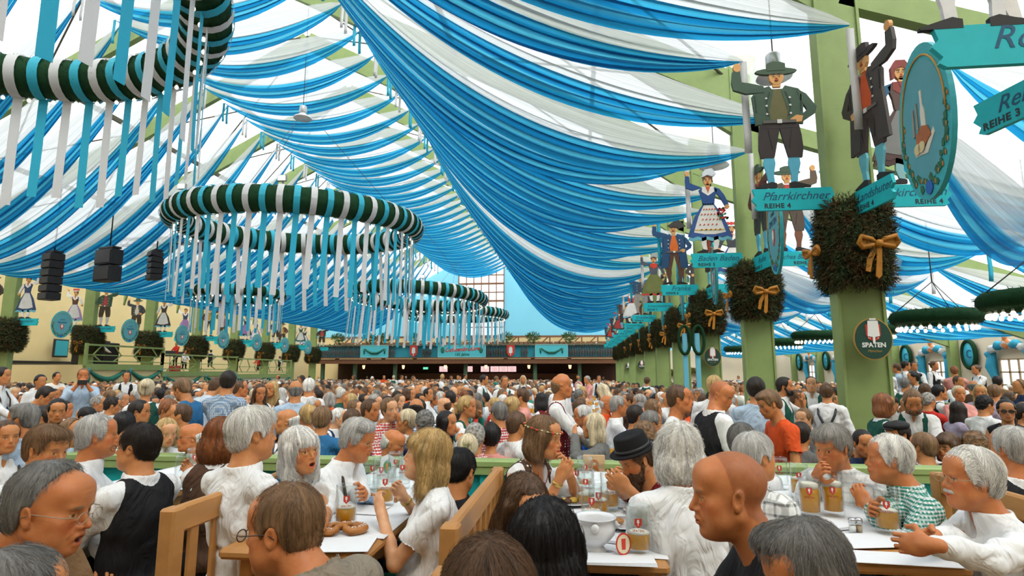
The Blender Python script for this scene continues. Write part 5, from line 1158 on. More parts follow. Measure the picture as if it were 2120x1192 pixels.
def shield(loc, rz, label, art=0, s=1.):
    t = thing('oval_shield', label, 'shield', loc, rz, 'oval shields hanging between pillars'); el = lambda a, b, n=40: [(a*math.cos(q), b*math.sin(q)) for q in np.linspace(0, 2*math.pi, n, endpoint=False)]
    B = basis((1, 0, 0), (0, 0, 1), (0, -1, 0), (0, 0, 0)); tq = pm('shield_turq', (.05, .42, .47), .5, .3, noise=.15, nscale=4)
    m = MB(); m.poly(el(.56*s, .84*s), -.025, .025, B); m.obj('board', tq, t)
    m = MB(); m.tube([(.47*s*math.cos(a), -.03, .68*s*math.sin(a)+.03) for a in np.linspace(-.1, math.pi+.1, 24)], .011*s, 6); m.obj('orange_arch', pm('arch_orange', (.6, .3, .05), .5), t)
    m = MB(); m.poly(el(.45*s, .66*s), .025, .028, B); m.obj('inner_field', pm('shield_inner', (.10, .36, .42), .5, noise=.12, nscale=5), t)
    g = MB(); rs = random.Random(4); fl = MB()
    for q in (-1, 1):
        for i in range(16):
            a = -math.pi/2+q*(.12+i*.105); r = rs.uniform(.86, 1.04); x = .48*s*math.cos(a)*r; z = .72*s*math.sin(a)*r; k = rs.uniform(.035, .06)*s; an = rs.random()*6
            g.poly([(x+k*math.cos(an+j*1.2566)*(1 if j % 2 else .6), z+k*math.sin(an+j*1.2566)) for j in range(5)], .028, .033, B)
            if i % 2: fl.poly([(x+.03*s+.012*math.cos(j), z-.02*s+.03*math.sin(j)) for j in range(6)], .028, .034, B)
    g.obj('painted_vine', pm('vine_green', (.03, .14, .07), .6), t); fl.obj('painted_blossom', pm('vine_orange', (.55, .22, .05), .6), t)
    m = MB(); m.poly(el(.075*s, .075*s, 12), .028, .036, basis((1, 0, 0), (0, 0, 1), (0, -1, 0), (0, 0, -.72*s))); m.obj('painted_rosette', pm('rose_blue', (.02, .12, .45), .5), t)
    if art == 1:
        cr = pm('paint_cream', (.75, .72, .62), .6); m = MB(); m.poly([(x, z) for x, z in ((-.22, -.32), (.05, -.36), (.22, -.2), (.20, -.14), (.02, -.28), (-.2, -.26))], .028, .034, B); m.poly([(-.03, -.2), (-.03, .1), (-.01, .18), (-.01, .34), (.03, .34), (.03, .18), (.06, .1), (.07, -.2)], .028, .036, B); m.obj('painted_plate_and_bottle', cr, t)
        m = MB(); m.poly([(-.18, -.26), (-.14, -.1), (-.02, -.04), (.1, -.08), (.16, -.2), (0, -.27)], .034, .042, B); m.obj('painted_roast', pm('roast', (.42, .13, .04), .6, noise=.4, nscale=20), t)
        m = MB(); [m.poly([(c+.07*math.cos(a), -.26+.06*math.sin(a)) for a in np.linspace(0, 6.2, 12)], .04, .048, B) for c in (-.14, -.05)]; m.obj('painted_dumpling', pm('dumpling', (.72, .6, .32), .6), t)
        m = MB(); m.poly([(-.22, -.1), (-.19, .2), (-.17, .2), (-.18, -.1)], .03, .04, B); m.poly([(-.12, -.05), (-.11, .24), (-.09, .24), (-.09, -.05)], .03, .04, B); m.obj('painted_cutlery', pm('knife', (.35, .3, .25), .5), t)
    else:
        mr = pm('red_paint', ()); m = MB(); m.poly([(-.09*s, .0), (.09*s, .0), (.09*s, -.22*s), (0, -.32*s), (-.09*s, -.22*s)], .028, .034, B); sh_ = m.obj('small_crest', mr, t); spade(sh_, .2*s, -.15*s, pm('white_paint', ()), -.036)
        text('Spaten' if art == 2 else 'SPATEN', .17*s, pm('ink_teal', ()), basis((1, 0, 0), (0, 0, 1), (0, -1, 0), (0, -.03, .13*s)), t, bold=.002)
        text('trinkt', .13*s, pm('ink_teal', ()), basis((1, 0, 0), (0, 0, 1), (0, -1, 0), (0, -.03, .3*s)), t, shear=.35)
    return t
def roundel(loc, rz, label):
    t = thing('brewery_sign', label, 'sign', loc, rz, 'round brewery signs on the pillars'); B = basis((1, 0, 0), (0, 0, 1), (0, -1, 0), (0, 0, 0)); el = lambda a, b: [(a*math.cos(q), b*math.sin(q)) for q in np.linspace(0, 2*math.pi, 40, endpoint=False)]
    MB().poly(el(.255, .29), 0, .03, B).obj('gold_rim', pm('gold_paint', (.42, .27, .07), .4, metal=.3), t); MB().poly(el(.238, .272), .03, .036, B).obj('green_field', pm('sign_darkgreen', (.012, .055, .035), .5), t)
    r = MB().poly([(-.095, .20), (.095, .20), (.095, .06), (.07, -.0), (0, -.035), (-.07, -.0), (-.095, .06)], .036, .042, B).obj('red_crest', pm('red_paint', ()), t)
    w = pm('white_paint', ()); spade(r, .3, .085, w, -.043)
    text('SPATEN', .088, w, basis((1, 0, 0), (0, 0, 1), (0, -1, 0), (0, -.037, -.085)), t, bold=.003); text('München', .05, pm('gold_paint', ()), basis((1, 0, 0), (0, 0, 1), (0, -1, 0), (0, -.037, -.165)), t, shear=.4)
    text('G', .05, w, basis((1, 0, 0), (0, 0, 1), (0, -1, 0), (-.055, -.044, .02)), t); text('S', .05, w, basis((1, 0, 0), (0, 0, 1), (0, -1, 0), (.055, -.044, .02)), t)
def build_pillars():
    gr = m_green(); wm = [wreath_mesh(s) for s in (0, 1)]; [w.materials.append(fir_mat()) for w in wm]
    FV = lambda x, y, z: basis((1, 0, 0), (0, 0, 1), (0, -1, 0), (x, y, z))                 # board facing the camera end
    FS = lambda x, y, z: basis((0, -1, 0), (0, 0, 1), (-1, 0, 0), (x, y, z))                # board facing the nave
    specs = {
     1: (dict(kind='man', coat=(.055, .10, .065), vest=(.14, .13, .05), legs=(.045, .035, .03), stock=(.10, .42, .58)), 'wooden man in green jacket and blue stockings', 'Pfarrkirchner', 'REIHE 4'),
     2: (dict(kind='woman', flowers=1, bouquet=1, bonnet=(.62, .66, .68)), 'wooden woman in rose-patterned apron', 'Baden Baden', 'REIHE 5'),
     3: (dict(kind='man', coat=(.02, .07, .16), vest=(.65, .14, .02), legs=(.10, .045, .03), stock=(.10, .05, .03), board=1, hat=(.05, .045, .04), long=1, beard=1), 'wooden man in long blue coat', 'Franke', 'REIHE 6'),
     4: (dict(kind='woman', bodice=(.08, .09, .11), scarf=(.6, .05, .03), collar=(.6, .05, .03), skirt=(.16, .18, .05), apron=(.18, .20, .06), under=(.55, .07, .04), bonnet=(.35, .38, .36)), 'wooden woman in olive skirt and red shawl', 'Schwarzwälderin', 'REIHE 7'),
     5: (dict(kind='man', coat=(.03, .08, .15), vest=(.05, .06, .08), legs=(.30, .28, .25), tall=1, hat=(.04, .04, .04), stock=(.3, .28, .25)), 'wooden man in top hat', 'Griesbacher', 'REIHE 8'),
     6: (dict(kind='woman', skirt=(.7, .7, .68), apron=(.78, .77, .74), bodice=(.55, .06, .04), sleeve=(.75, .74, .7), pompom=1), 'wooden woman in white skirt', 'Westliches Bayern', 'REIHE 9')}
    pal = [((.05, .03, .03), (.5, .05, .03)), ((.03, .06, .14), (.1, .3, .12)), ((.10, .04, .03), (.5, .3, .05)), ((.04, .09, .05), (.4, .05, .05)), ((.04, .04, .05), (.55, .5, .4))]
    RW = {0: (2.9, 'right')}
    for i, y in enumerate(PR):
        XP = 4.03 if i else 5.2; pn = ORD[i]; m = MB(); m.box((XP, y, (FLZ+9)/2-.1), (.58, .2, 9.2-FLZ)); m.box((XP-.30, y, (FLZ+9)/2-.1), (.04, .26, 9.1-FLZ)); m.box((XP+.30, y, (FLZ+9)/2-.1), (.04, .26, 9.1-FLZ)); struct(m.obj('pillar', gr))
        t = thing('fir_collar', 'bushy dark fir collar with an orange bow around the %s pillar of the right row' % pn, 'garland', (XP, y, 3.32), 0, 'fir collars on the right pillars'); w = link('fir_branches', wm[i % 2], t); w.rotation_euler.z = i*1.7; w.scale = (.88, .88, .86); bow(t, (.05, -.60, -.10), .92)
        if i < 9: bow(t, (-.60, -.1, -.12), .7).rotation_euler.z = -1.4
        if i == 0:
            sign(FV(3.45, 4.3, 3.86), 1.6, .32, 'Rottaler', None, 'turquoise name board reading Rotta, cut by the upper right picture edge', ns=1.25)
            figure(None, FV(2.95, 4.3, 4.0), dict(kind='man', coat=(.25, .07, .04), stock=(.7, .7, .7), legs=(.2, .06, .03)), 'white stockings and black shoes of the left figure on the Rotta board', 'painted figures on the right row')
            figure(None, FV(3.35, 4.32, 4.0), dict(kind='woman', skirt=(.5, .2, .16), apron=(.55, .3, .25)), 'painted figure on the Rotta board in the upper right corner, right of two', 'painted figures on the right row')
            q = PY(2112, 205, 4.9); sign(FS(q[0], q[1], q[2]-.02) @ Matrix.Rotation(.2, 4, 'Y'), .8, .30, 'Reihe', 'REIHE 3', 'small turquoise board at the right picture edge below the Rotta board', flip=1)
            continue
        if i in specs: sp, lab, nm, row = specs[i]
        else:
            c = pal[i % 5]; sp = dict(kind='man' if i % 2 else 'woman', coat=c[0], vest=c[1], skirt=c[0], apron=c[1], bodice=c[1]); lab = 'small distant wooden figure'; nm, row = ('Oberpfälzer', 'Miesbacher', 'Tölzer', 'Tegernseer', 'Chiemgauer')[i % 5], 'REIHE %d' % (i+3)
        z = 3.86
        sign(FV(3.2, y-.12, z+.16), 1.14, .33, nm, row, 'name board%s on the nave side of the %s right pillar' % (' reading '+nm if i < 6 else '', pn), ns=1.0 if len(nm) < 9 else .82 if len(nm) < 14 else .62)
        figure(None, FV(3.08, y-.12, z+.34), sp, lab+', nave side of the %s right pillar' % pn, 'painted figures on the right row')
        rsp = [dict(kind='woman', scarfhead=(.25, .05, .04), bodice=(.11, .06, .05), sleeve=(.02, .12, .22), collar=(.25, .05, .04), scarf=(.25, .05, .04), skirt=(.10, .055, .05), apron=(.22, .22, .21), under=(.08, .04, .03), stock=(.25, .48, .50)), dict(kind='man', coat=(.12, .08, .05), legs=(.10, .07, .05), stock=(.2, .08, .04), vest=(.5, .06, .04)), dict(kind='woman', pompom=1, bodice=(.05, .05, .06)), dict(kind='man', coat=(.05, .04, .04), long=1)][(i-1) % 4]
        rn = {1: 'Pfarrkirchnerin', 2: 'Westliches Baden'}.get(i, 'Fränkin'); sign(FV(4.78, y-.12, z+.16), 1.14, .33, rn, row, 'name board%s on the aisle side of the %s right pillar' % (' reading '+rn if i < 3 else '', pn), flip=-1, right=True, ns=.80 if len(rn) < 16 else .70)
        figure(None, FV(4.85, y-.12, z+.34), rsp, 'wooden figure of a %s, aisle side of the %s right pillar' % (('woman in brown headscarf' if (i-1) % 4 == 0 else 'woman') if rsp['kind'] == 'woman' else 'man', pn), 'painted figures on the right row', mirror=-1)
        # the board that stands out towards the camera
        q = basis((.10, -.995, 0), (0, 0, 1), (-.995, -.10, 0), (XP-.04, y-.80, z-.02)); sign(q, .85, .33, 'Landshuter' if i == 1 else 'Reihe', 'REIHE %d' % (i+3), 'name board jutting towards the camera from the %s right pillar' % pn, ns=.8)
        q = basis((.12, -.99, 0), (0, 0, 1), (-.99, -.12, 0), (XP-.02, y-.80, z+.16)); figure(None, q, dict(kind='man', coat=(.06, .05, .045), vest=(.60, .09, .02), legs=(.05, .035, .03), stock=(.12, .42, .50), hat=(.04, .035, .03), long=1) if i % 2 else dict(kind='man', coat=(.12, .04, .03), vest=(.5, .06, .04), legs=(.04, .05, .04)), 'wooden figure seen edge-on jutting towards the camera from the %s right pillar' % pn, 'painted figures on the right row', mirror=-1)
        if i in (1, 3, 7, 9): roundel((XP+.02, y-.29, 1.95), 0, 'round dark green brewery sign with red crest on the %s right pillar' % pn)
        if i < 9: shield((3.70, y-2.55, 4.12), math.radians(-96), 'oval turquoise shield with %s hanging before the %s right pillar' % ('a painted roast dinner' if i == 1 else 'a small red crest', pn), 1 if i == 1 else 3)
    m = None
    for i, y in enumerate(PL):
        pn = ORD[i]; m = MB(); m.box((XL, y, (FLZ+9)/2-.1), (.65, .3, 9.2-FLZ)); struct(m.obj('pillar', gr))
        t = thing('fir_collar', 'bushy dark fir collar around the %s pillar of the left row' % pn, 'garland', (XL, y, 3.3), 0, 'fir collars on the left pillars'); w = link('fir_branches', wm[i % 2], t); w.scale = (1.25, 1.25, 1.05); bow(t, (.0, -.62, -.2), 1.)
        for s in (-1, 1):
            k = (i*2+(s > 0)) % 6; c = pal[(i*2+(s > 0)) % 5]; fem = (i+(s > 0)) % 2
            sp = dict(kind='woman', skirt=(c[0] if k % 2 else (.35, .22, .45)), apron=(.6, .6, .58) if k % 3 else (.30, .18, .40), bodice=c[0], sleeve=(.72, .7, .66), pompom=k == 2) if fem else dict(kind='man', coat=c[0], vest=c[1], legs=(.05, .03, .02), stock=(.5, .5, .48) if k % 2 else (.12, .12, .12))
            xx = XL+s*.95; sd = 'nave' if s > 0 else 'wall'; nm = ('Dachauer', 'Isarwinkler', 'Allgäuerin', 'Ammerseer', 'Ingolstädter', 'Rieser')[k]
            sign(FV(xx, y-.1, 3.9), 1.5, .34, nm, 'REIHE %d' % (i+2), 'turquoise name board on the %s side of the %s left pillar' % (sd, pn), flip=-s)
            figure(None, basis((1.1, 0, 0), (0, 0, 1.12), (0, -1, 0), (xx, y-.1, 4.07)), sp, 'painted %s on the %s side of the %s left pillar' % ('woman in full skirt' if fem else 'man in knee breeches', sd, pn), 'painted figures on the left row', mirror=-s)
        shield((XL+.5, y-2.3, 4.0), math.radians(62), 'oval turquoise shield hanging before the %s left pillar' % pn, 2, .85)
    # blue poles and mirror by the fourth pillar
    t = thing('booth_gate', 'pair of light blue poles with green oval garlands by the fourth right pillar', 'gate', (3.4, 17.9, FLZ)); bl = pm('pole_blue', (.15, .50, .65), .5)
    for s in (-1, 1): MB().box((s*.18, 0, 1.45), (.13, .1, 2.9)).obj('pole', bl, t)
    for s in (-1, 1): MB().tube([(s*.2+.17*math.cos(a), -.08, 2.7+.42*math.sin(a)) for a in np.linspace(0, 6.283, 20, endpoint=False)], .05, 6, closed=True).obj('oval_garland', pm('fir_dark', ()), t)
# ================================================================ foreground furniture and table ware
def m_wood(): return pm('pine_wood', (.52, .24, .07), .45, .4, noise=.22, nscale=3, stretch=(5, .8, 5), bump=.08, bscale=40)
def m_paper(): return pm('paper_white', (.82, .83, .84), .7, .3, noise=.03, nscale=10)
def build_booth():
    t = thing('booth_railing', 'long turquoise booth wall with a light green cap rail in front of the crowd', 'railing', (0, 0, 0)); a = PZ(0, 925, .80); b = PZ(2119, 957, .80); y = 4.78
    m = MB(); m.box((-.4, y, .775), (10.6, .15, .06), bev=.012); m.obj('cap_rail', pm('rail_green', (.30, .42, .15), .45, .4, noise=.1, nscale=4), t)
    m = MB(); m.box((-.4, y-.052, .72), (10.6, .03, .055)); m.obj('cap_apron', pm('rail_green', ()), t)
    m = MB(); m.box((-.4, y+.01, .245), (10.6, .05, .98)); m.obj('panel', pm('turq_panel', TURQ, .5, .35, noise=.08), t); m = MB()
    for k in range(16): m.box((-5.5+k*.68, y-.03, .25), (.09, .03, .95))
    m.obj('battens', pm('turq_panel', ()), t)
    c = PY(1230, 968, y-.05); o = MB().box((0, 0, 0), (.17, .02, .20), bev=.004).obj('table_number', pm('plywood_pale', (.62, .42, .22), .6)); o.location = (c[0], y-.065, c[2]); tag(o, 'small plywood plate with the number 8 on the booth wall', 'sign')
    text('8', .17, pm('ink_orange', (.45, .14, .03), .6), basis((1, 0, 0), (0, 0, 1), (0, -1, 0), (0, -.012, 0)), o)
TABS = {}
def build_tables():
    w = m_wood(); names = ('left', 'middle', 'right', 'far left')
    for k, (px, py) in enumerate(((757, 1146), (1388, 1168), (2018, 1172), (110, 1146))):
        q = PZ(px, py, .75) if k < 3 else PZ(757, 1146, .75)-np.array([1.66, 0, 0]); xr = q[0]; y0 = q[1]; W_ = .66; y1 = 4.62; TABS[k] = (xr-W_, xr, y0, y1)
        t = thing('beer_table', 'pine beer table, %s of those in front, covered in white paper' % names[k], 'table', ((xr-W_/2), (y0+y1)/2, 0), 0, 'pine tables in the booth'); L = y1-y0
        m = MB(); m.box((0, 0, .725), (W_, L, .045), bev=.014); m.obj('tabletop', w, t)
        for sx in (-1, 1):
            for sy in (-1, 1): MB().box((sx*(W_/2-.08), sy*(L/2-.12), .35), (.06, .06, .70), bev=.008).obj('leg', w, t)
        m = MB(); [m.box((sx*(W_/2-.08), 0, .66), (.03, L-.3, .08)) for sx in (-1, 1)]; m.obj('apron', w, t)
        rs = random.Random(k); o = MB(); 
        v = []; f = []; nx, ny = 10, 30; y0p = y0+(.22 if k != 1 else .06)
        for i in range(ny+1):
            for j in range(nx+1):
                x = (xr-W_)-.004+(W_+.008)*j/nx; yy = y0p+(y1-.02-y0p)*i/ny; v.append((x-(xr-W_/2), yy-(y0+y1)/2, .7505+.002*math.sin(i*1.3+j)*(.5+.5*math.sin(j*2.1+i*.7))+.002))
        for i in range(ny):
            for j in range(nx): a = i*(nx+1)+j; f.append([a, a+1, a+nx+2, a+nx+1])
        o = link('paper_table_cover', np_mesh('paper', np.array(v), f), None, m_paper(), ((xr-W_/2), (y0+y1)/2, 0)); tag(o, 'white paper cover spread along the %s pine table' % names[k], 'table cover', 'paper covers')
        sd = o.modifiers.new('s', 'SOLIDIFY'); sd.thickness = .002
def bench(x, y0, y1, lab, side=1, h=.95):
    w = m_wood(); t = thing('bench', lab, 'bench', (x, (y0+y1)/2, 0), 0, 'slatted pine benches'); L = y1-y0
    for s in (-1, 1): MB().box((0, s*(L/2-.04), h/2), (.07, .08, h), bev=.01).obj('post', w, t)
    MB().box((0, 0, h-.055), (.045, L-.14, .11), bev=.01).obj('top_rail', w, t); MB().box((0, 0, .50), (.035, L-.14, .07), bev=.006).obj('lower_rail', w, t)
    n = max(3, int(L/.17))
    for i in range(n): MB().box((0, -L/2+.1+(L-.2)*(i+.5)/n, .71), (.02, .055, .38), bev=.004).obj('slat', w, t)
    MB().box((side*.20, 0, .44), (.36, L, .035), bev=.01).obj('seat', w, t)
    for s in (-1, 1): MB().box((side*.34, s*(L/2-.05), .21), (.06, .06, .42), bev=.008).obj('front_leg', w, t)
def mug_parts():
    g = MB(); R = lambda r, z, a: r*(1+(.035*max(0, math.cos(a*8))*max(0, math.sin((z-.03)/.036*math.pi)) if .03 < z < .14 else 0))
    prof = [(.0, .0), (.047, .0), (.053, .008), (.053, .03)]+[(.0515, .03+.0065*i) for i in range(1, 17)]+[(.0495, .145), (.050, .17), (.051, .195), (.0485, .197), (.0475, .17), (.0465, .14), (.0465, .03), (.0, .026)]
    g.lathe(prof, 40, fn=R); gm = g.mesh('mug_glass'); gm.materials.append(m_glass())
    h = MB(); h.tube([(.050, 0, .155), (.072, 0, .165), (.092, 0, .145), (.096, 0, .105), (.088, 0, .065), (.07, 0, .045), (.050, 0, .05)], [.009, .0095, .009, .0085, .009, .0095, .009], 10); hm = h.mesh('handle'); hm.materials.append(m_glass())
    return gm, hm
def m_beer():
    if 'beer' in MATS: return MATS['beer']
    m, t, out = nt('beer'); L = t.links; b = N(t, 'ShaderNodeBsdfPrincipled', i_Roughness=.12); b.inputs['Base Color'].default_value = (1, .56, .012, 1)
    tr = N(t, 'ShaderNodeBsdfTranslucent', i_Color=(1.0, .55, .02, 1)); tp = N(t, 'ShaderNodeBsdfTransparent', i_Color=(.98, .62, .12, 1)); a = N(t, 'ShaderNodeMixShader', i_0=.5); c = N(t, 'ShaderNodeMixShader', i_0=.2)
    L.new(b.outputs[0], a.inputs[1]); L.new(tr.outputs[0], a.inputs[2]); L.new(a.outputs[0], c.inputs[1]); L.new(tp.outputs[0], c.inputs[2]); L.new(c.outputs[0], out.inputs[0]); MATS['beer'] = m; return m
MUGM = []
def mug(loc, fill, lab, rz=0., foam=True, mark=True, rim=False):
    if not MUGM: MUGM.extend(mug_parts())
    t = thing('beer_mug', lab, 'mug', tuple(loc), rz, 'glass litre mugs'); link('glass_body', MUGM[0], t); link('handle', MUGM[1], t)
    z1 = .028+.15*fill
    if fill > 0:
        m = MB(); m.lathe([(0, .0285), (.0455, .0285), (.0455, z1), (0, z1)], 28); m.obj('beer', m_beer(), t)
        if foam: m = MB(); m.lathe([(0, z1+.0005), (.0455, z1+.0005), (.0455, z1+.005+.018*(fill > .6)), (.03, z1+.010+.018*(fill > .6)), (0, z1+.008)], 24); m.obj('foam', pm('foam', (.85, .80, .68), .8, bump=.3, bscale=300), t)
    if mark:
        a = -rz-math.pi/2-math.atan2(loc[0], loc[1])*1.0; Rm = Matrix.Rotation(a+math.pi/2, 4, 'Z'); m = MB(); B = Rm @ basis((1, 0, 0), (0, 0, 1), (0, -1, 0), (0, -.0535, .135))
        m.poly([(-.014, .018), (.014, .018), (.014, -.006), (0, -.02), (-.014, -.006)], 0, .001, B); e = m.obj('red_crest', pm('red_paint', ()), t); m = MB(); m.poly([(-.004, .014), (.004, .014), (.005, 0), (.0015, 0), (.0015, -.01), (-.0015, -.01), (-.0015, 0), (-.005, 0)], .001, .0016, B); m.obj('spade_emblem', pm('white_paint', ()), t)
        text('SPATEN', .0135, pm('red_dark', (.4, .04, .02), .5), B @ Matrix.Translation((0, -.030, 0)), t, bold=.0002, ext=.0004)
    return t
def build_tableware():
    z = .7545
    def at(px, py): return PZ(px, py, z)
    for px, py, fill, lab, rz in ((715, 1089, .40, 'half-full mug with red crest beside the big pretzel', 3.4), (796, 1046, .45, 'half-full mug between the women at the left table', 3.3), (788, 1016, .0, 'empty mug behind the half-full one on the left table', 2.9), (832, 1010, .0, 'empty mug with red crest in front of the blonde woman', 0), (818, 996, .0, 'empty mug farthest back on the left table', 0), (770, 1012, 0, 'empty mug beside the grey-haired man with glasses', 3.1),
        (1323, 1147, .38, 'nearest mug of the middle table, a third full, with a beermat on its handle', 3.3), (1226, 1094, .35, 'third-full mug left of the middle table behind the tureen', 0), (1240, 1080, .52, 'half-full mug directly behind the tureen', 0), (1263, 1056, .42, 'amber mug in front of the bearded man in the hat', 0), (1213, 1046, .22, 'nearly empty mug left of the amber one', 0), (1212, 1010, .15, 'farthest mug of the middle table by the number plate', 0), (1195, 1024, .1, 'nearly empty mug beside the plate of food', 3),
        (1840, 1103, .48, 'half-full mug before the folded hands of the man with the moustache', 3.2), (1727, 1067, .80, 'nearly full mug with its handle to the right, right table', 0), (1679, 1069, .78, 'nearly full mug with its handle to the left, right table', 3.14), (1657, 1030, .55, 'reddish half-full mug behind the two full ones', 0), (1616, 1012, 0, 'empty mug half hidden behind the plaid shirt', 0),
        (377, 1004, .1, 'mug beside the raised hand of the auburn-haired woman', 0), (400, 985, 0, 'empty mug at the far left table end', 0)):
        mug(at(px, py), fill, lab, rz)
    q = at(1300, 1148); m = MB(); Bm = Matrix.Translation(tuple(q+np.array([-.02, -.03, .05]))) @ basis((.75, .35, 0), (0, .2, 1), (.4, -.9, 0), (0, 0, 0)); el = lambda r: [(r*math.cos(a), r*math.sin(a)) for a in np.linspace(0, 6.1, 22)]; m.poly(el(.042), 0, .002, Bm); o = m.obj('beermat', pm('red_paint', ())); m = MB(); m.poly(el(.035), .002, .003, Bm); m.obj('printed_face', pm('beermat', (.75, .62, .42), .7), o); m = MB(); m.poly([(-.012, .02), (.012, .02), (.01, -.02), (-.01, -.02)], .003, .004, Bm); m.obj('printed_crest', pm('red_paint', ()), o); tag(o, 'round beermat leaning on the nearest middle mug', 'coaster')
    q = at(1138, 1068); 
    # pretzel
    q = at(707, 1103); pts = [(.10*math.sin(a)*(1+.0), .055*math.cos(a), .016) for a in np.linspace(-2.6, 2.6, 22)]; k = [(-.02, .0, .03), (.03, -.01, .03)]
    pts = [(-.045, .045, .022), (-.01, .01, .034), (.02, -.02, .030)]+[(.02+.07*0, -.035, .025)]+[(.105*math.cos(a), .062*math.sin(a)-.0, .018) for a in np.linspace(-1.1, 4.24, 24)]+[(-.02, -.035, .025), (-.02, -.02, .030), (.01, .01, .034), (.045, .045, .022)]
    m = MB(); m.tube(pts, [.008, .011, .014, .016]+[.019]*24+[.016, .014, .011, .008], 10); o = m.obj('pretzel', pm('pretzel', (.42, .16, .035), .4, .5, noise=.35, nscale=14)); o.location = tuple(q); o.rotation_euler.z = .3; tag(o, 'large salted pretzel lying by the half-full mug on the left table', 'pretzel')
    m = MB(); rs = random.Random(2)
    for p in pts[4:28]:
        for _ in range(4): m.box((p[0]+rs.uniform(-.014, .014), p[1]+rs.uniform(-.01, .01), p[2]+.0185), (.004, .004, .004), Matrix.Rotation(rs.random()*3, 3, 'Z'))
    m.obj('salt_grains', pm('salt', (.9, .9, .88), .5), o)['kind'] = 'stuff'
    q = at(752, 1032); m = MB(); m.tube([(.06*math.cos(a), .04*math.sin(a), .015) for a in np.linspace(0, 5.3, 14)], .015, 8); o = m.obj('pretzel_piece', pm('pretzel', ())); o.location = tuple(q); tag(o, 'torn piece of pretzel beside the blue napkin', 'pretzel')
    m = MB(); 
    for i in range(7): m.sphere((RND.uniform(-.07, .07), RND.uniform(-.05, .05), .014), (.035, .03, .016), 4)
    o = m.obj('crumpled_napkin', pm('napkin_blue', (.30, .45, .68), .8, noise=.5, nscale=40)); o.location = tuple(at(775, 1040)); tag(o, 'crumpled blue and white napkin on the left table', 'napkin')
    # tureen
    q = at(1232, 1141); t = thing('soup_tureen', 'white footed china tureen with lion-head handles on the middle table', 'bowl', tuple(q)); t.scale = (.9, .9, .95); ch = pm('white_china', (.82, .83, .84), .15, .5, coat=.4); m = MB()
    m.lathe([(0, 0), (.052, 0), (.055, .006), (.046, .018), (.040, .028), (.065, .045), (.092, .075), (.098, .105), (.088, .128), (.092, .138), (.103, .146), (.103, .150), (.094, .148), (.082, .136), (.088, .105), (.080, .075), (.04, .05), (0, .045)], 48); m.obj('bowl', ch, t)
    for s in (-1, 1): m = MB(); m.sphere((s*.098, 0, .115), (.014, .018, .018), 6); m.tube([(s*.098, -.015, .118), (s*.118, 0, .112), (s*.098, .015, .118)], .005, 6); m.sphere((s*.108, 0, .105), (.009, .009, .008), 5); m.obj('lion_handle', ch, t)
    m = MB(); m.sphere((-.0, -.098, .118), (.02, .012, .02), 6); m.obj('lion_head', ch, t)
    def plate(px, py, r, lab, food=None):
        q = at(px, py); t = thing('dinner_plate', lab, 'plate', tuple(q), 0, 'white dinner plates'); m = MB(); m.lathe([(0, .002), (r*.6, .002), (r*.68, .008), (r, .018), (r, .021), (r*.66, .012), (0, .007)], 36); m.obj('plate_body', pm('white_china', ()), t)
        if food:
            for c, n in food:
                for i in range(n): mm = MB(); mm.sphere((RND.uniform(-.4, .4)*r, RND.uniform(-.4, .4)*r, .018+RND.uniform(0, .012)), (RND.uniform(.02, .035), RND.uniform(.015, .03), .013), 6); tag(mm.obj('food_piece', pm('food_%d' % int(c[0]*100), c, .5, noise=.4, nscale=30), None, tuple(q)), 'piece of food on the %s' % ' '.join(lab.split(',')[0].split()[:9]), 'food', 'food on the plates')
    plate(1185, 1043, .125, 'white plate with dark meat and potatoes before the woman with the flower band', [((.10, .04, .02), 3), ((.72, .45, .06), 3)])
    plate(1290, 1090, .12, 'white plate with a bread crust, right of the middle mugs', [((.45, .20, .06), 2)]); plate(1360, 1060, .12, 'white plate at the right edge of the middle table', [((.62, .40, .12), 2)])
    plate(1330, 1062, .10, 'small white plate behind the bearded man\'s elbow', None)
    st = pm('steel', (.55, .56, .58), .25, .5, metal=1.)
    def cut(px, py, rz, kind, lab):
        m = MB(); m.box((0, -.05, .004), (.010, .10, .003), bev=.001)
        if kind == 'spoon': m.sphere((0, .035, .005), (.017, .028, .004), 6); m.box((0, .003, .004), (.006, .02, .003))
        elif kind == 'fork': m.box((0, .01, .004), (.02, .02, .003)); [m.box((x, .035, .004), (.0028, .04, .002)) for x in (-.0085, -.003, .003, .0085)]
        else: m.poly([(-.008, 0), (.008, 0), (.008, .08), (0, .1), (-.006, .08)], .002, .004)
        o = m.obj(kind, st); o.location = tuple(at(px, py)); o.rotation_euler.z = rz; tag(o, lab, kind)
    cut(1275, 1150, .6, 'spoon', 'spoon lying right of the tureen'); cut(1284, 1155, 1.0, 'fork', 'fork lying beside the spoon by the tureen'); cut(1180, 1052, -.5, 'knife', 'knife lying below the plate of meat'); cut(1300, 1054, 1.4, 'fork', 'fork resting near the amber mug')
    for px, py, w_, h_, rz, lab in ((700, 1128, .30, .22, .15, 'white placemat sheet at the front of the left table'), (745, 1055, .28, .2, -.1, 'white paper sheet between the mugs of the left table'), (1262, 1160, .36, .14, 0, 'folded white paper under the tureen'), (1275, 1118, .22, .12, -.3, 'folded napkin with red print beside the nearest middle mug'), (1700, 1088, .26, .2, .4, 'stack of white serviettes on the right table'), (1873, 1158, .42, .17, -.08, 'white sheet at the front of the right table'), (1780, 1120, .3, .22, .2, 'white sheet below the salt and pepper shakers')):
        m = MB(); n = 3 if 'stack' in lab or 'folded' in lab else 1
        for i in range(n): m.box((.003*i, .002*i, .0015+.003*i), (w_-.01*i, h_-.005*i, .0022), Matrix.Rotation(.03*i, 3, 'Z'))
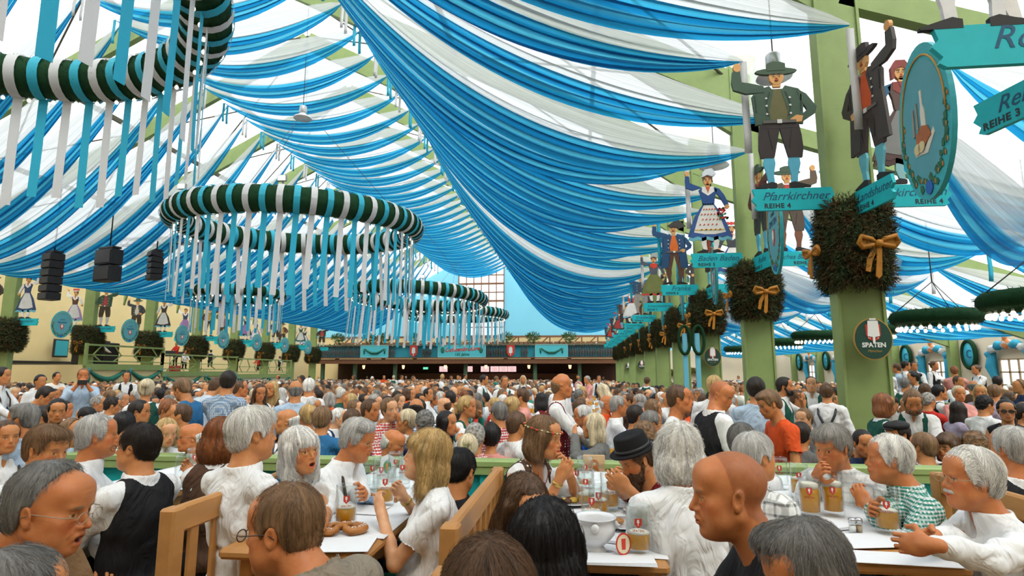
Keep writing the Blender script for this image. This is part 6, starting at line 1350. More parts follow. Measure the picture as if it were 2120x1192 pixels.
        o = m.obj('paper_sheet', m_paper()); q = at(px, py); o.location = (q[0], q[1], q[2]+.0015); o.rotation_euler.z = rz; tag(o, lab, 'paper', 'loose papers and napkins')
    for px, lab, c in ((1766, 'glass salt shaker with steel cap, left of the pair', (.85, .85, .83)), (1779, 'glass pepper shaker with steel cap, right of the pair', (.45, .33, .2))):
        t = thing('shaker', lab, 'shaker', tuple(at(px, 1103)), 0, 'salt and pepper shakers'); m = MB(); m.lathe([(0, 0), (.017, 0), (.017, .045), (.014, .05)], 12); m.obj('glass_body', m_glass(), t); MB().lathe([(0, .004), (.014, .004), (.014, .035), (0, .036)], 12).obj('contents', pm('spice_%d' % int(c[0]*100), c, .8), t); MB().lathe([(.0175, .046), (.0175, .062), (.012, .068), (0, .069)], 12).obj('steel_cap', st, t)
    t = thing('shaker', 'small jar with steel lid behind the tureen', 'shaker', tuple(at(1254, 1086)), 0); MB().lathe([(0, 0), (.02, 0), (.02, .03), (0, .03)], 14).obj('glass_body', m_glass(), t); MB().lathe([(.021, .03), (.021, .042), (0, .043)], 14).obj('steel_cap', st, t)
    # table sign with a crest behind the left mugs
    c = at(823, 992); t = thing('table_sign', 'white table sign with curved top and green crest among the left mugs', 'sign', tuple(c)); B = basis((1, 0, 0), (0, 0, 1), (0, -1, 0), (0, 0, 0))
    for s in (-1, 1):
        m = MB(); m.poly([(s*.012, 0), (s*.13, 0), (s*.13, .12), (s*.12, .15), (s*.075, .17), (s*.03, .15), (s*.012, .12)], -.004, .004, B); m.obj('panel', m_paper(), t)
        m = MB(); m.poly([(s*.075+.03*math.cos(a), .085+.045*math.sin(a)) for a in np.linspace(0, 6.2, 12)], .005, .006, B); m.obj('green_crest', pm('crest_green', (.05, .32, .12), .6), t)
        m = MB(); m.poly([(s*.075-.012, .06), (s*.075+.012, .06), (s*.075+.012, .11), (s*.075-.012, .11)], .006, .007, B); m.obj('orange_mark', pm('crest_orange', (.65, .25, .03), .6), t)
# ================================================================ the people
HC = {'brown': (.11, .055, .025), 'dark': (.022, .014, .010), 'black': (.010, .008, .008), 'grey': (.38, .355, .32), 'dkgrey': (.19, .18, .165), 'white': (.86, .83, .76), 'blond': (.55, .36, .14), 'ltblond': (.68, .56, .36), 'auburn': (.24, .075, .02), 'ltbrown': (.22, .12, .055), 'silver': (.62, .60, .56), 'stubble': (.33, .17, .10), 'red': (.28, .10, .035)}
CC = {'white': (.84, .84, .83), 'cream': (.78, .74, .66), 'ltblue': (.45, .58, .72), 'blue': (.03, .16, .35), 'royal': (.02, .12, .55), 'black': (.012, .012, .014), 'green': (.012, .085, .06), 'dkgreen': (.015, .06, .03), 'tan': (.24, .13, .055), 'taupe': (.28, .23, .17), 'orange': (.75, .09, .015), 'pink': (.75, .33, .28), 'red': (.55, .03, .02), 'grey': (.16, .16, .15), 'navy': (.02, .035, .09), 'maroon': (.16, .01, .015), 'brown': (.09, .045, .025), 'teal': (.02, .22, .16), 'lilac': (.45, .38, .50), 'khaki': (.30, .27, .18), 'ltgrey': (.5, .5, .5)}
SKC = {'n': (.63, .27, .10), 'p': (.78, .43, .23), 'r': (.60, .22, .075), 't': (.58, .27, .12), 'd': (.22, .085, .04)}
def frame_for(pos, yaw):
    r = np.array([pos[0]-CAM[0], pos[1]-CAM[1]]); r /= np.linalg.norm(r); Rv = np.array([r[1], -r[0]]); a = math.radians(yaw)
    fw = -math.cos(a)*r+math.sin(a)*Rv; return math.atan2(-fw[0], fw[1])
def assemble(r, p, name='person'):
    """meshes -> object with children; returns the root"""
    me = np_mesh('body', r['body'][0], r['body'][1]); set_col(me, r['body'][2]); o = link(name, me, mat=M_skin())
    if 'hair' in r:
        m = np_mesh('hair', r['hair'][0], r['hair'][1]); a = m.attributes.new('strand', 'FLOAT', 'POINT'); a.data.foreach_set('value', r['hair'][2].astype(np.float32)); link('hair', m, o, M_hair())
    pat = p.get('pat', 'plain')
    if 'shirt' in r: link('shirt' if not p.get('fem') else 'blouse', to_mesh('shirt', r['shirt']), o, M_cloth(pat))
    if 'vest' in r: link('jacket' if p.get('jacket') else 'vest', to_mesh('vest', r['vest']), o, M_cloth(p.get('vpat', 'plain')))
    link('trousers' if not p.get('skirt') else 'skirt', to_mesh('legs', r['legs']), o, M_cloth('plain')); link('shoes', to_mesh('shoes', r['shoes']), o, M_cloth('plain'))
    return o
def dress(o, skin, hair, shirt, vest, legs):
    o.color = (*skin, 1)
    for c in o.children:
        n = c.name.split('.')[0]
        col = {'hair': hair, 'strands': hair, 'shirt': shirt, 'blouse': shirt, 'vest': vest, 'jacket': vest, 'trousers': legs, 'skirt': legs, 'shoes': (.03, .02, .015)}.get(n)
        if col is not None: c.color = (*col, 1)
        if n == 'hair':
            for d in c.children: d.color = (*hair, 1)
def hero(px, py, d, yaw, label, skin='n', hc='grey', sc='white', vc='black', lc='black', extras=(), world_hands=None, n_str=3800, slen=.035, srad=.00055, **p):
    if 1.95 < d < 4.7: d *= 1.12
    pos = P(px, py, d); floor = (0 if (pos[1] < 4.7 or p.pop('plat', False)) else FLZ); p.setdefault('floor', floor-pos[2]); rz = frame_for(pos, yaw)
    p.setdefault('brow', tuple(min(1.2, c/s_*1.0) for c, s_ in zip([x*.8+.02 for x in HC[hc]], SKC[skin])))
    if pos[2]-floor > 1.42 and 'lean' not in p: p['stand'] = True
    if world_hands:
        c, s = math.cos(-rz), math.sin(-rz); arms = list(p.get('arms', ('table', 'table')))
        for k, q in world_hands.items():
            w = P(q[0], q[1], q[2]*(1.07 if d < 4.8 else 1))-pos; arms[0 if k < 0 else 1] = (w[0]*c-w[1]*s, w[0]*s+w[1]*c, w[2])
        p['arms'] = tuple(arms)
    hb = .0040 if d < 1.85 else .0052 if d < 3.8 else .0085 if d < 5.8 else .0115 if d < 10 else .02
    p.setdefault('hh', .0048 if d < 4 else .008 if d < 7 else .012); r = person_meshes(p, hb=hb, hc=max(.0085 if d < 4 else .013, hb*1.35))
    o = assemble(r, p); o.location = tuple(pos); o.rotation_euler.z = rz; tag(o, label, 'person')
    if 'hair' in r and n_str and d < 4.2:
        h = [c for c in o.children if c.name.startswith('hair')][0]
        st = p.get('strand') or {'long': 'long', 'mid': 'long', 'bob': 'bob', 'curly': 'curly'}.get(p.get('hair', 'short'), 'short')
        cu = strands(r['hair'], n_str, slen, srad, st, seed=int(px), R=(r['geo']['Rh'], p.get('hs', 1.))); link('strands', cu, h, M_hair())
    dress(o, SKC[skin], HC[hc], CC[sc] if isinstance(sc, str) else sc, CC[vc] if isinstance(vc, str) else vc, CC[lc] if isinstance(lc, str) else lc)
    g = r['geo']
    for e in extras:
        if e == 'glasses': glasses(o, g['Rh'], np.zeros(3), p.get('hs', 1.), p.get('wide', 1.))
        if e == 'wire_glasses': glasses(o, g['Rh'], np.zeros(3), p.get('hs', 1.), p.get('wide', 1.), (.35, .28, .2), .0011)
        if e == 'sunglasses': glasses(o, g['Rh'], np.zeros(3), 1., 1., (.01, .01, .01), .003, True)
        if e == 'black_hat':
            m = MB(); m.lathe([(.080, -.01), (.122, -.004), (.128, .004), (.120, .006), (.094, .008), (.092, .03), (.084, .085), (.080, .092), (.04, .088), (0, .082)], 40); m.lathe([(.0945, .008), (.0935, .028), (.092, .028)], 40)
            h = m.obj('hat', pm('felt_black', (.012, .012, .013), .85, .2, bump=.2, bscale=200), o); h.matrix_local = Matrix(g['Rh'].tolist()).to_4x4() @ Matrix.Translation((0, -.012, .052)) @ Matrix.Scale(1.12, 4, (0, 1, 0)) @ Matrix.Rotation(.10, 4, 'X')
            m = MB().lathe([(.0955, .008), (.0945, .028), (.0925, .03)], 40); b = m.obj('hat_band', pm('band_black', (.03, .03, .032), .4, .5), h)
        if e == 'flat_cap':
            m = MB(); m.lathe([(.088, -.005), (.1, .015), (.098, .035), (.07, .055), (0, .062)], 28, fn=lambda r_, z, a: r_*(1+.16*max(0, math.sin(a)))); m.sphere((0, .10, .0), (.065, .045, .010), 6); h = m.obj('flat_cap', pm('cap_black', (.015, .015, .016), .7), o); h.matrix_local = Matrix(g['Rh'].tolist()).to_4x4() @ Matrix.Translation((0, -.012, .062))
        if e == 'flower_band':
            a = MB(); rs = random.Random(1); B = MB(); Cc = MB(); a.tube([(.093*math.cos(q), -.018+.112*math.sin(q), .050-.01*math.sin(q)) for q in np.linspace(0, 6.283, 30, endpoint=False)], .003, 6, closed=True)
            for i in range(22): q = 6.283*i/22; (B if i % 3 == 0 else Cc).sphere((.097*math.cos(q), -.018+.116*math.sin(q), .050-.01*math.sin(q)+rs.uniform(-.003, .003)), (.0085, .0085, .0075) if i % 3 == 0 else (.005, .007, .004), 5)
            h = a.obj('flower_band', pm('band_green', (.2, .2, .08), .7), o); h.matrix_local = Matrix(g['Rh'].tolist()).to_4x4(); B.obj('red_flower', pm('flower_red', (.6, .05, .02), .6), h); Cc.obj('cream_flower', pm('flower_cream', (.8, .65, .35), .6), h)
        if e == 'suspenders':
            m = MB(); T = g['T']
            for s in (-1, 1):
                pts = [T(s*.02, -.140, -.40), T(s*.06, -.133, -.28), T(s*.085, -.120, -.16), T(s*.095, -.075, -.055), T(s*.095, -.01, -.022), T(s*.095, .06, -.055), T(s*.10, .118, -.16), T(s*.10, .128, -.30), T(s*.10, .125, -.46)]
                m.tube(pts, .010, 6)
            if p.get('xback'): pass
            m.obj('suspenders', pm('leather_dark', (.04, .025, .015), .5), o)
        if e == 'xbelt':
            m = MB(); T = g['T']
            for s in (-1, 1): m.tube([T(s*.14, -.10, -.60), T(s*.06, -.150, -.42), T(-s*.04, -.150, -.26), T(-s*.10, -.128, -.13), T(-s*.11, -.05, -.035)], .016, 6)
            m.obj('crossed_braces', pm('leather_black', (.02, .022, .026), .45), o)
        if e == 'watch' or e == 'watch_l' or e == 'bracelet':
            s = -1 if e == 'watch_l' else 1; wv = g['tgt'][s]; dv = g['tgt'][s]-g['elb'][s]; dv /= np.linalg.norm(dv); c = wv-dv*.025; z = Vector(dv); x = z.orthogonal().normalized(); y = z.cross(x); R = Matrix((x, y, z)).transposed(); m = MB()
            m.lathe([(.0285, -.009), (.031, -.008), (.031, .008), (.0285, .009)], 20, tuple(c), R); gold = e == 'bracelet'; w_ = m.obj('watch_strap' if not gold else 'bracelet', pm('strap_dark', (.03, .025, .02), .4) if not gold else pm('gold', (.55, .36, .10), .3, metal=.8), o)
            if not gold: up = Vector(R @ Vector((0, 0, 0)))+Vector(p.get('wup', (0, 0, 1))); up -= z*up.dot(z); up.normalize(); q = up.cross(z); m = MB(); m.lathe([(0, 0), (.017, 0), (.018, .004), (.015, .007), (0, .007)], 20, tuple(Vector(c)+up*.030), Matrix((q, z, up)).transposed()); m.obj('watch_dial', pm('dial', (.75, .75, .72), .3), w_)
        if e == 'necklace':
            T = g['T']; m = MB(); pts = [T(.055*math.cos(a), .055+.045*math.sin(a)*.3+.02, -.03-.085*max(0, math.sin(a))) for a in np.linspace(0, math.pi, 20)]; m.tube(pts, .003, 5); m.sphere(tuple(T(0, .092, -.13)), .009, 5); m.obj('necklace', pm('necklace_red', (.35, .04, .03), .4), o)
        if e == 'moustache':
            m = MB(); rs = random.Random(3); m.tube([(-.031, -.016, -.009), (-.018, -.003, -.002), (0, .003, .001), (.018, -.003, -.002), (.031, -.016, -.009)], [.004, .0085, .009, .0085, .004], 8); h = m.obj('moustache', pm('moustache_white', (.55, .52, .47), .8, bump=.6, bscale=220), o); h.matrix_local = Matrix(g['Rh'].tolist()).to_4x4() @ Matrix.Translation((0, .0935, -.0515)); h.data.transform(Matrix.Scale(p.get('hs', 1.), 4))
        if e in ('beard', 'beard_short'):
            S = SDF((-.09, -.03, -.19), (.09, .14, .0), .0035); R0 = np.eye(3); big = e == 'beard'
            S.ell((0, .040, -.092), (.052, .056, .045 if big else .034), .02); S.ell((0, .062, -.062), (.050, .040, .028), .02)
            for s in (-1, 1): S.cap((s*.070, .006, -.02), (s*.048, .045, -.085), .012, .022, .02)
            if big: S.ell((0, .075, -.130), (.040, .035, .045), .02)
            S.ell((0, .099, -.063), (.019, .02, .009), .004, sub=True); S.ell((0, .085, -.010), (.05, .06, .030), .006, sub=True)
            v, q = S.mesh(); n = vnormals(v, q); f = vnoise(v*np.array([160, 160, 50])); v = v+n*((f-.5)*.008)[:, None]; g0 = p.get('hs', 1.)
            m = np_mesh('beard', (v*g0)@g['Rh'].T, q); a = m.attributes.new('strand', 'FLOAT', 'POINT'); a.data.foreach_set('value', f.astype(np.float32)); b = link('beard', m, o, M_hair()); b.color = (*[c*.9 for c in HC[p.get('bc', hc)]], 1)
            if d < 4.2: b2 = strands((m and ((v*g0), q, f.astype(np.float32), v, n)), 2500, .02, .0005, 'short', 5, R=(g['Rh'], g0)); x = link('beard_strands', b2, b, M_hair()); x.color = b.color
        if e == 'phone': m = MB().box(tuple((g['tgt'][1]+g['tgt'][-1])/2+np.array([0, .05, .04])), (.13, .012, .07), bev=.004); m.obj('camera', pm('camera_black', (.02, .02, .02), .4), o)
    return o
def build_heroes():
    H_ = hero; T2 = ('table', 'table')
    # ---- closest row
    H_(108, 1052, 1.70, 48, 'man in tan suede jacket with glasses and receding grey hair, lower left', skin='r', hc='dkgrey', sc='white', vc='tan', jacket=1, vest='high', hair='receding', th=.010, fat=.8, age=.8, nod=10, turn=10, lean=30, wide=1.08, hs=1.06, extras=('wire_glasses',), arms=T2, nose=1.4, mouth='open', slen=.02)
    H_(34, 1255, 1.30, 100, 'blurred grey-haired head at the bottom left corner', hc='dkgrey', sc='grey', hair='short', fat=.3, ruff=.006, arms=T2)
    H_(585, 1094, 1.74, -128, 'balding brown-haired man in taupe jacket and glasses, seen from behind, bottom centre left', skin='r', hc='ltbrown', sc='taupe', vc='taupe', jacket=1, vest='high', hair='short', th=.008, fat=.6, age=.8, nod=6, lean=26, hs=1.06, extras=('glasses',), arms=T2, slen=.022, turn=10)
    H_(1010, 1252, 1.15, 180, 'dark brown hair of a head at the bottom edge, between the two tables', hc='brown', sc='grey', hair='short', th=.02, ruff=.008, arms=T2, slen=.06, n_str=6000)
    H_(1130, 1131, 1.60, 165, 'woman with black wavy hair seen from behind, bottom centre', hc='black', sc='grey', fem=1, hair='mid', ruff=.012, ruffle=1, arms=T2, slen=.08, n_str=6000, th=.020)
    H_(1087, 1050, 2.0, 30, 'woman with long smooth brown hair parted in the middle, face half hidden', fem=1, hc='brown', sc='ltgrey', hair='long', part=1, front=.085, nod=26, arms=T2, slen=.10, n_str=6000, th=.011)
    H_(1506, 1022, 1.76, -78, 'large man with shaved head and black T-shirt in profile, bottom right of centre', skin='r', hc='stubble', sc='black', hair='none', scalp=.75, fat=.45, age=.5, nod=6, lean=16, sleeve='tee', neck='round', arms=('table', 'table'), hs=1.07, n_str=0, nose=1.2, stubble=.1)
    H_(1668, 1190, 1.42, -60, 'blurred man with short grey hair at the bottom edge, right of the bald man', skin='r', hc='dkgrey', sc='navy', hair='sidepart', ruff=.005, nod=18, arms=T2, extras=('glasses',), slen=.03, n_str=6000)
    # ---- left tables
    H_(98, 930, 2.75, 35, 'middle-aged man with brown mop hair and white shirt behind the man in suede', hc='ltbrown', hair='shaggy', nod=12, turn=8, fat=.4, age=.6, arms=T2, slen=.045)
    H_(204, 902, 3.05, 84, 'grey-haired man in white shirt in right profile at the far left table', skin='r', hc='silver', hair='short', th=.009, front=.085, fat=.4, age=.8, arms=T2, nose=1.4, strand='swept')
    H_(283, 925, 2.85, -140, 'man in black waistcoat with dark hair and glasses, seen from behind', hc='dark', vc='black', vest='high', hair='short', fat=.5, arms=('table', 'table'), sleeve='rolled', turn=20, extras=('glasses',), fold=.014)
    H_(455, 905, 3.25, 170, 'auburn-haired woman in white lace blouse with a raised hand, from behind', fem=1, hc='auburn', sc='white', vc='brown', vest='dirndl', hair='mid', ruff=.008, ruffle=1, sleeve='puff', neck='round', arms=('face', 'table'), world_hands={-1: (408, 985, 3.3)}, slen=.06, extras=('bracelet',))
    H_(524, 898, 2.55, 128, 'big man with thick white hair and white shirt, back turned, at the left table', skin='n', hc='white', hair='shaggy', th=.016, fat=.55, age=.7, turn=-22, arms=('table', 'down'), ruff=.007, slen=.045, n_str=6000, fold=.015, hs=1.04, lc='navy')
    H_(622, 932, 2.75, 28, 'woman with long white-blond hair and blue dirndl bodice, mouth open', fem=1, skin='n', hc='white', sc='white', vc='blue', vpat='dots', vest='dirndl', hair='mid', bangs=1, sleeve='puff', neck='dirndl', age=.75, mouth='open', turn=10, arms=T2, extras=('necklace', 'bracelet'), slen=.07, n_str=6000, world_hands={-1: (668, 1085, 2.5)}, tilt=6)
    H_(742, 910, 3.15, 62, 'grey-haired man with glasses, white shirt and braces, looking down at the left table', skin='r', hc='silver', hair='sidepart', th=.014, fat=.5, age=.7, nod=16, strand='swept', lean=14, smile=1, arms=T2, extras=('wire_glasses', 'suspenders', 'watch_l'), slen=.04, world_hands={-1: (752, 1022, 3.0)}, ruff=.005)
    H_(882, 940, 2.55, -92, 'blonde woman in white short-sleeved blouse and green skirt, left profile', fem=1, skin='p', hc='blond', sc='white', lc=(.01, .13, .08), skirt=1, hair='mid', bangs=1, sleeve='short', neck='round', fat=.7, age=.6, nod=-6, arms=T2, slen=.08, n_str=6000, world_hands={-1: (790, 1062, 2.62), 1: (836, 1030, 2.85)}, extras=('bracelet',), fold=.014)
    H_(952, 975, 3.0, 150, 'person in black top behind the blonde woman, mostly hidden', hc='black', sc='black', hair='short', arms=T2, nod=20, fat=.6)
    # ---- middle table
    H_(1128, 905, 3.05, 58, 'young woman with flower headband and red necklace raising her hand to her mouth', fem=1, skin='n', hc='ltbrown', sc='white', vc='brown', vpat='dots', vest='dirndl', hair='bob', part=1, front=.08, sleeve='puff', neck='dirndl', age=.1, nod=8, turn=10, lean=12, arms=('face', 'table'), extras=('flower_band', 'necklace', 'bracelet'), world_hands={1: (1158, 992, 2.9)}, pole={1: (.2, .1, -1)}, slen=.05, eye=1.1)
    H_(1315, 950, 2.95, -55, 'bearded man in black hat eating with both hands at the middle table', hc='brown', skin='n', sc='maroon', hair='short', fat=.3, nod=26, lean=16, arms=T2, extras=('beard', 'black_hat'), sleeve='tee', neck='round', world_hands={1: (1268, 985, 2.75), -1: (1300, 1012, 2.7)}, curl={1: .8, -1: .8}, flat_hat=.055, slen=.02)
    H_(1335, 905, 4.1, 175, 'curly light brown head behind the black hat', hc='ltbrown', sc='white', hair='curly', th=.02, arms=T2)
    H_(1405, 935, 2.35, -168, 'person with long wavy white hair and white shirt, back turned, at the middle table', skin='r', hc='white', sc='white', hair='bob', th=.020, ruff=.012, ruffle=1, strand='curly', fat=.6, arms=('table', 'table'), slen=.05, n_str=6000, fold=.015, lean=6, sleeve='elbow')
    # ---- right table
    H_(1566, 945, 2.75, 150, 'silver-haired man in grey plaid shirt, back turned, at the right table', hc='silver', sc='grey', pat='plaid', hair='short', th=.016, fat=.5, age=.7, arms=T2, turn=-25, slen=.035, lean=8)
    H_(1537, 915, 3.5, 168, 'grey-brown haired man partly hidden behind the silver-haired plaid shirt', hc='dkgrey', sc='white', hair='short', arms=T2)
    H_(1722, 925, 3.0, -22, 'grey mop-haired man in pale plaid shirt resting his head on his fist', skin='r', hc='grey', sc='ltgrey', pat='plaid', hair='shaggy', th=.017, fat=.5, age=.7, nod=14, turn=-12, lean=10, arms=('table', 'face'), world_hands={1: (1690, 985, 2.9)}, extras=('watch',), curl={1: .95}, pole={1: (.4, .3, -1)}, slen=.05, n_str=6000)
    H_(1838, 950, 2.75, -76, 'white-haired man in green gingham shirt in left profile', skin='r', hc='white', sc='teal', pat='gingham', hair='short', th=.015, fat=.6, age=.8, arms=('table', 'table'), strand='swept', slen=.04, lean=12, world_hands={1: (1795, 1062, 2.55), -1: (1800, 1050, 2.7)}, ruff=.006)
    H_(2008, 990, 2.2, -60, 'white-haired man with glasses and moustache, white shirt, hands folded at the right table', skin='r', hc='white', sc='white', hair='short', th=.014, front=.08, fat=.4, age=.8, strand='swept', arms=('table', 'table'), extras=('wire_glasses', 'moustache', 'watch_l'), world_hands={1: (1893, 1122, 2.0), -1: (1905, 1128, 1.92)}, curl={1: .75, -1: .75}, hdir={1: (-.5, .8, -.1), -1: (.5, .8, -.1)}, slen=.045, n_str=6500, lean=8, hs=1.03, fold=.014)
    H_(2092, 930, 2.9, -150, 'silver-haired man in dark waistcoat at the right picture edge', skin='r', hc='silver', sc='white', vc='black', vest='high', hair='short', th=.015, fat=.6, age=.8, arms=T2, turn=30, strand='swept', slen=.035)
    # ---- just behind the rail, right side
    Q = dict(n_str=0)
    H_(1788, 918, 5.3, 25, 'dark-haired man with shaved sides behind the green gingham shirt', hc='dark', sc='navy', hair='crop', th=.006, nod=10, arms=T2, fat=.3, stubble=.5, **Q)
    H_(1858, 900, 5.3, -48, 'bearded man with flat black cap and pink shirt', hc='dark', sc='pink', hair='short', nod=5, arms=T2, extras=('flat_cap', 'beard_short'), **Q)
    H_(1910, 925, 5.0, -150, 'light-brown-haired man in dark checked shirt behind the right rail', hc='ltbrown', sc='navy', pat='plaid', hair='short', arms=T2, turn=30, **Q)
    H_(1962, 925, 5.0, -35, 'woman with short brown fringe and dark-rimmed glasses behind the right rail', fem=1, hc='brown', sc='grey', hair='bob', bangs=1, arms=T2, extras=('glasses',), **Q)
    H_(2020, 925, 4.95, 180, 'person with big curly brown hair behind the right rail', hc='ltbrown', sc='brown', hair='curly', th=.028, arms=T2, **Q)
    H_(2084, 850, 6.4, 4, 'standing woman in black halter top and large sunglasses', fem=1, hc='black', sc='black', hair='bun', bunpos=(0, -.07, .12), sleeve='none', neck='round', arms=('down', 'down'), extras=('sunglasses',), skin='t', **Q)
    H_(1832, 838, 6.2, 118, 'waitress with short red-blonde hair and green waistcoat, standing right of the big pillar', fem=1, hc='red', sc='white', vc='green', vest='high', hair='bob', part=1, sleeve='puff', neck='collar', arms=('down', 'down'), turn=-10, **Q)
    H_(1890, 832, 6.0, 8, 'bearded waiter in green waistcoat with badges, leaning forward', hc='ltbrown', sc='white', vc='green', vest='v', hair='short', nod=28, stand=True, lean=18, arms=('table', 'down'), extras=('beard_short',), **Q)
    # ---- standing group behind the middle rail
    H_(1494, 818, 4.95, 125, 'standing waiter with shaved head in black waistcoat bending over', skin='r', hc='brown', sc='white', vc='black', vest='high', hair='none', scalp=.5, nod=24, turn=-58, stand=True, lean=10, fat=.5, arms=('down', 'down'), sleeve='rolled', **Q)
    H_(1408, 826, 5.0, 84, 'standing man in white T-shirt with short brown hair, right profile', skin='r', hc='brown', hair='short', th=.008, front=.08, sleeve='tee', neck='round', arms=('down', 'down'), stand=True, **Q)
    H_(1592, 836, 5.2, -66, 'standing man in orange-red T-shirt looking down to the left', hc='ltbrown', sc='orange', hair='shaggy', nod=22, lean=8, stand=True, sleeve='tee', neck='round', arms=('down', 'down'), **Q)
    H_(1565, 806, 5.9, 178, 'man in light blue shirt with curly dark hair, back turned, standing', hc='dark', sc='ltblue', hair='short', th=.018, stand=True, arms=('down', 'down'), **Q)
    H_(1510, 838, 6.6, 115, 'grey-haired man in dark green polo shirt beside the waiter', hc='grey', sc='dkgreen', hair='short', stand=True, lean=10, sleeve='tee', neck='collar', arms=('down', 'down'), **Q)
    H_(1480, 800, 6.4, 160, 'fair-haired man mostly hidden behind the waiter in the black waistcoat', hc='blond', sc='white', hair='short', stand=True, arms=('down', 'down'), **Q)
    H_(1680, 795, 9.0, 0, 'waiter with round face and green waistcoat with badges, facing the camera', skin='p', hc='brown', sc='white', vc='green', vest='v', hair='crop', th=.006, stand=True, fat=.4, arms=('down', 'down'), **Q)
    H_(1712, 812, 8.0, 172, 'man in white shirt with crossed black leather braces, back turned', hc='brown', sc='white', hair='short', stand=True, arms=('table', 'down'), extras=('xbelt',), **Q)
    H_(1626, 800, 7.6, 78, 'bearded dark-haired waiter in white shirt drinking, right profile', hc='dark', sc='white', vc='green', vest='high', hair='short', stand=True, arms=('face', 'down'), extras=('beard_short',), sleeve='rolled', **Q)
    H_(1652, 826, 7.8, 82, 'woman with brown ponytail and white blouse in right profile', fem=1, hc='brown', sc='white', hair='pony', arms=('table', 'table'), **Q)
    H_(1664, 868, 6.6, -30, 'round-faced man with fair hair and dark jacket behind the orange T-shirt', skin='p', hc='ltbrown', sc='white', vc='grey', vest='v', jacket=1, hair='short', arms=T2, fat=.6, smile=1, **Q)
    H_(1660, 900, 5.6, 160, 'dark-haired man directly behind the rail below the orange T-shirt', hc='dark', sc='grey', hair='short', arms=T2, **Q)
    # ---- centre
    H_(1164, 800, 5.9, 88, 'tall bald man in dark red waistcoat and white shirt, standing', skin='r', hc='ltbrown', sc='white', vc='maroon', vpat='dots', vest='v', hair='bald', th=.006, stand=True, arms=('table', 'table'), **Q)
    H_(1165, 790, 8.2, 60, 'bald man right behind the red waistcoat', hc='grey', sc='white', hair='bald', stand=True, th=.004, arms=('down', 'down'), **Q)
    H_(1228, 882, 5.5, -100, 'woman in grey sweater with streaked blond hair, left profile', fem=1, hc='ltblond', sc='grey', hair='mid', arms=('table', 'face'), neck='round', world_hands={-1: (1190, 900, 5.3)}, **Q)
    H_(1205, 862, 6.4, -85, 'man with grey hair and glasses facing the red waistcoat', skin='r', hc='silver', sc='royal', hair='short', arms=T2, extras=('glasses',), **Q)
    H_(1282, 840, 7.0, 100, 'grey-haired man in white shirt, back three-quarters, centre right', skin='r', hc='grey', sc='white', hair='short', fat=.5, arms=T2, **Q)
    H_(1318, 862, 6.2, 120, 'dark-haired man in bright blue jacket', hc='dark', sc='royal', hair='short', th=.01, arms=T2, **Q)
    H_(1350, 876, 5.7, 110, 'grey-haired man with glasses just behind the curly head', hc='dkgrey', sc='grey', hair='short', arms=T2, extras=('glasses',), **Q)
    H_(1258, 836, 8.0, 70, 'grey-haired man in orange-red sweater', skin='r', hc='silver', sc='orange', hair='bald', arms=T2, **Q)
    H_(1248, 812, 9.0, -120, 'woman with long blond hair standing, bent over a table', fem=1, hc='ltblond', sc='white', hair='long', arms=T2, stand=True, lean=15, nod=25, **Q)
    H_(968, 842, 6.6, 72, 'waitress with blond ponytail, white puffed blouse and green bodice', fem=1, skin='n', hc='blond', sc='white', vc='green', vest='dirndl', hair='pony', sleeve='puff', neck='dirndl', stand=True, arms=('table', 'table'), **Q)
    H_(926, 876, 5.8, 62, 'woman with long straight black hair, right profile, hand raised', fem=1, hc='black', sc='ltgrey', hair='long', th=.01, arms=('table', 'face'), **Q)
    H_(984, 905, 5.15, 170, 'head with thick curly grey-brown hair just behind the rail', hc='grey', sc='red', pat='gingham', hair='curly', th=.016, arms=T2, **Q)
    H_(1017, 905, 5.3, 175, 'head with black pinned-up curls just behind the rail', fem=1, hc='black', sc='pink', hair='bun', bunpos=(0, -.05, .11), ruff=.010, th=.018, arms=T2, **Q)
    H_(968, 930, 5.0, 178, 'light blond head leaning on the rail behind the blonde woman', fem=1, hc='ltblond', sc='white', hair='bun', th=.02, nod=10, arms=T2, **Q)
    H_(1032, 855, 6.2, -148, 'dark-haired man in red and white checked shirt, back turned', hc='dkgrey', sc='red', pat='gingham_big', hair='short', arms=T2, fat=.4, **Q)
    H_(1072, 880, 5.4, 120, 'brown-haired man in white shirt beside the flower headband', hc='brown', sc='white', hair='short', arms=T2, fat=.3, **Q)
    H_(1062, 842, 6.9, 150, 'woman with blond bun, white blouse and dark straps', fem=1, hc='blond', sc='white', hair='bun', arms=T2, **Q)
    H_(1078, 822, 8.0, -95, 'brown-haired man in pink shirt', hc='brown', sc='pink', hair='short', arms=T2, **Q)
    H_(840, 872, 5.9, -95, 'woman with grey-blond ponytail in left profile, talking to the red checked shirt', fem=1, hc='ltblond', sc='white', vc='grey', vpat='plaid', vest='high', hair='pony', arms=T2, **Q)
    H_(808, 848, 6.0, 28, 'young man in red and white gingham shirt looking at the camera', skin='p', hc='ltbrown', sc='red', pat='gingham_big', hair='short', arms=T2, tilt=12, **Q)
    H_(768, 850, 6.2, 55, 'brown-haired man in white shirt resting his cheek on his hand', hc='brown', sc='white', hair='short', arms=('table', 'face'), **Q)
    H_(730, 872, 5.9, 150, 'man with brown hair and light blue shirt behind the glasses-wearing man', hc='brown', sc='ltblue', hair='short', arms=T2, fat=.4, **Q)
    H_(815, 918, 5.1, 72, 'bald man with glasses looking down just behind the rail', skin='r', hc='silver', sc='ltblue', hair='bald', nod=20, arms=T2, extras=('wire_glasses',), **Q)
    H_(878, 875, 5.7, -160, 'grey-brown curly-haired man turned away, left of the black-haired woman', hc='dkgrey', sc='navy', hair='curly', arms=T2, **Q)
    H_(862, 846, 6.6, 168, 'man with bald crown and blue checked shirt, back turned', hc='dark', sc='blue', pat='gingham_big', hair='bald', arms=T2, **Q)
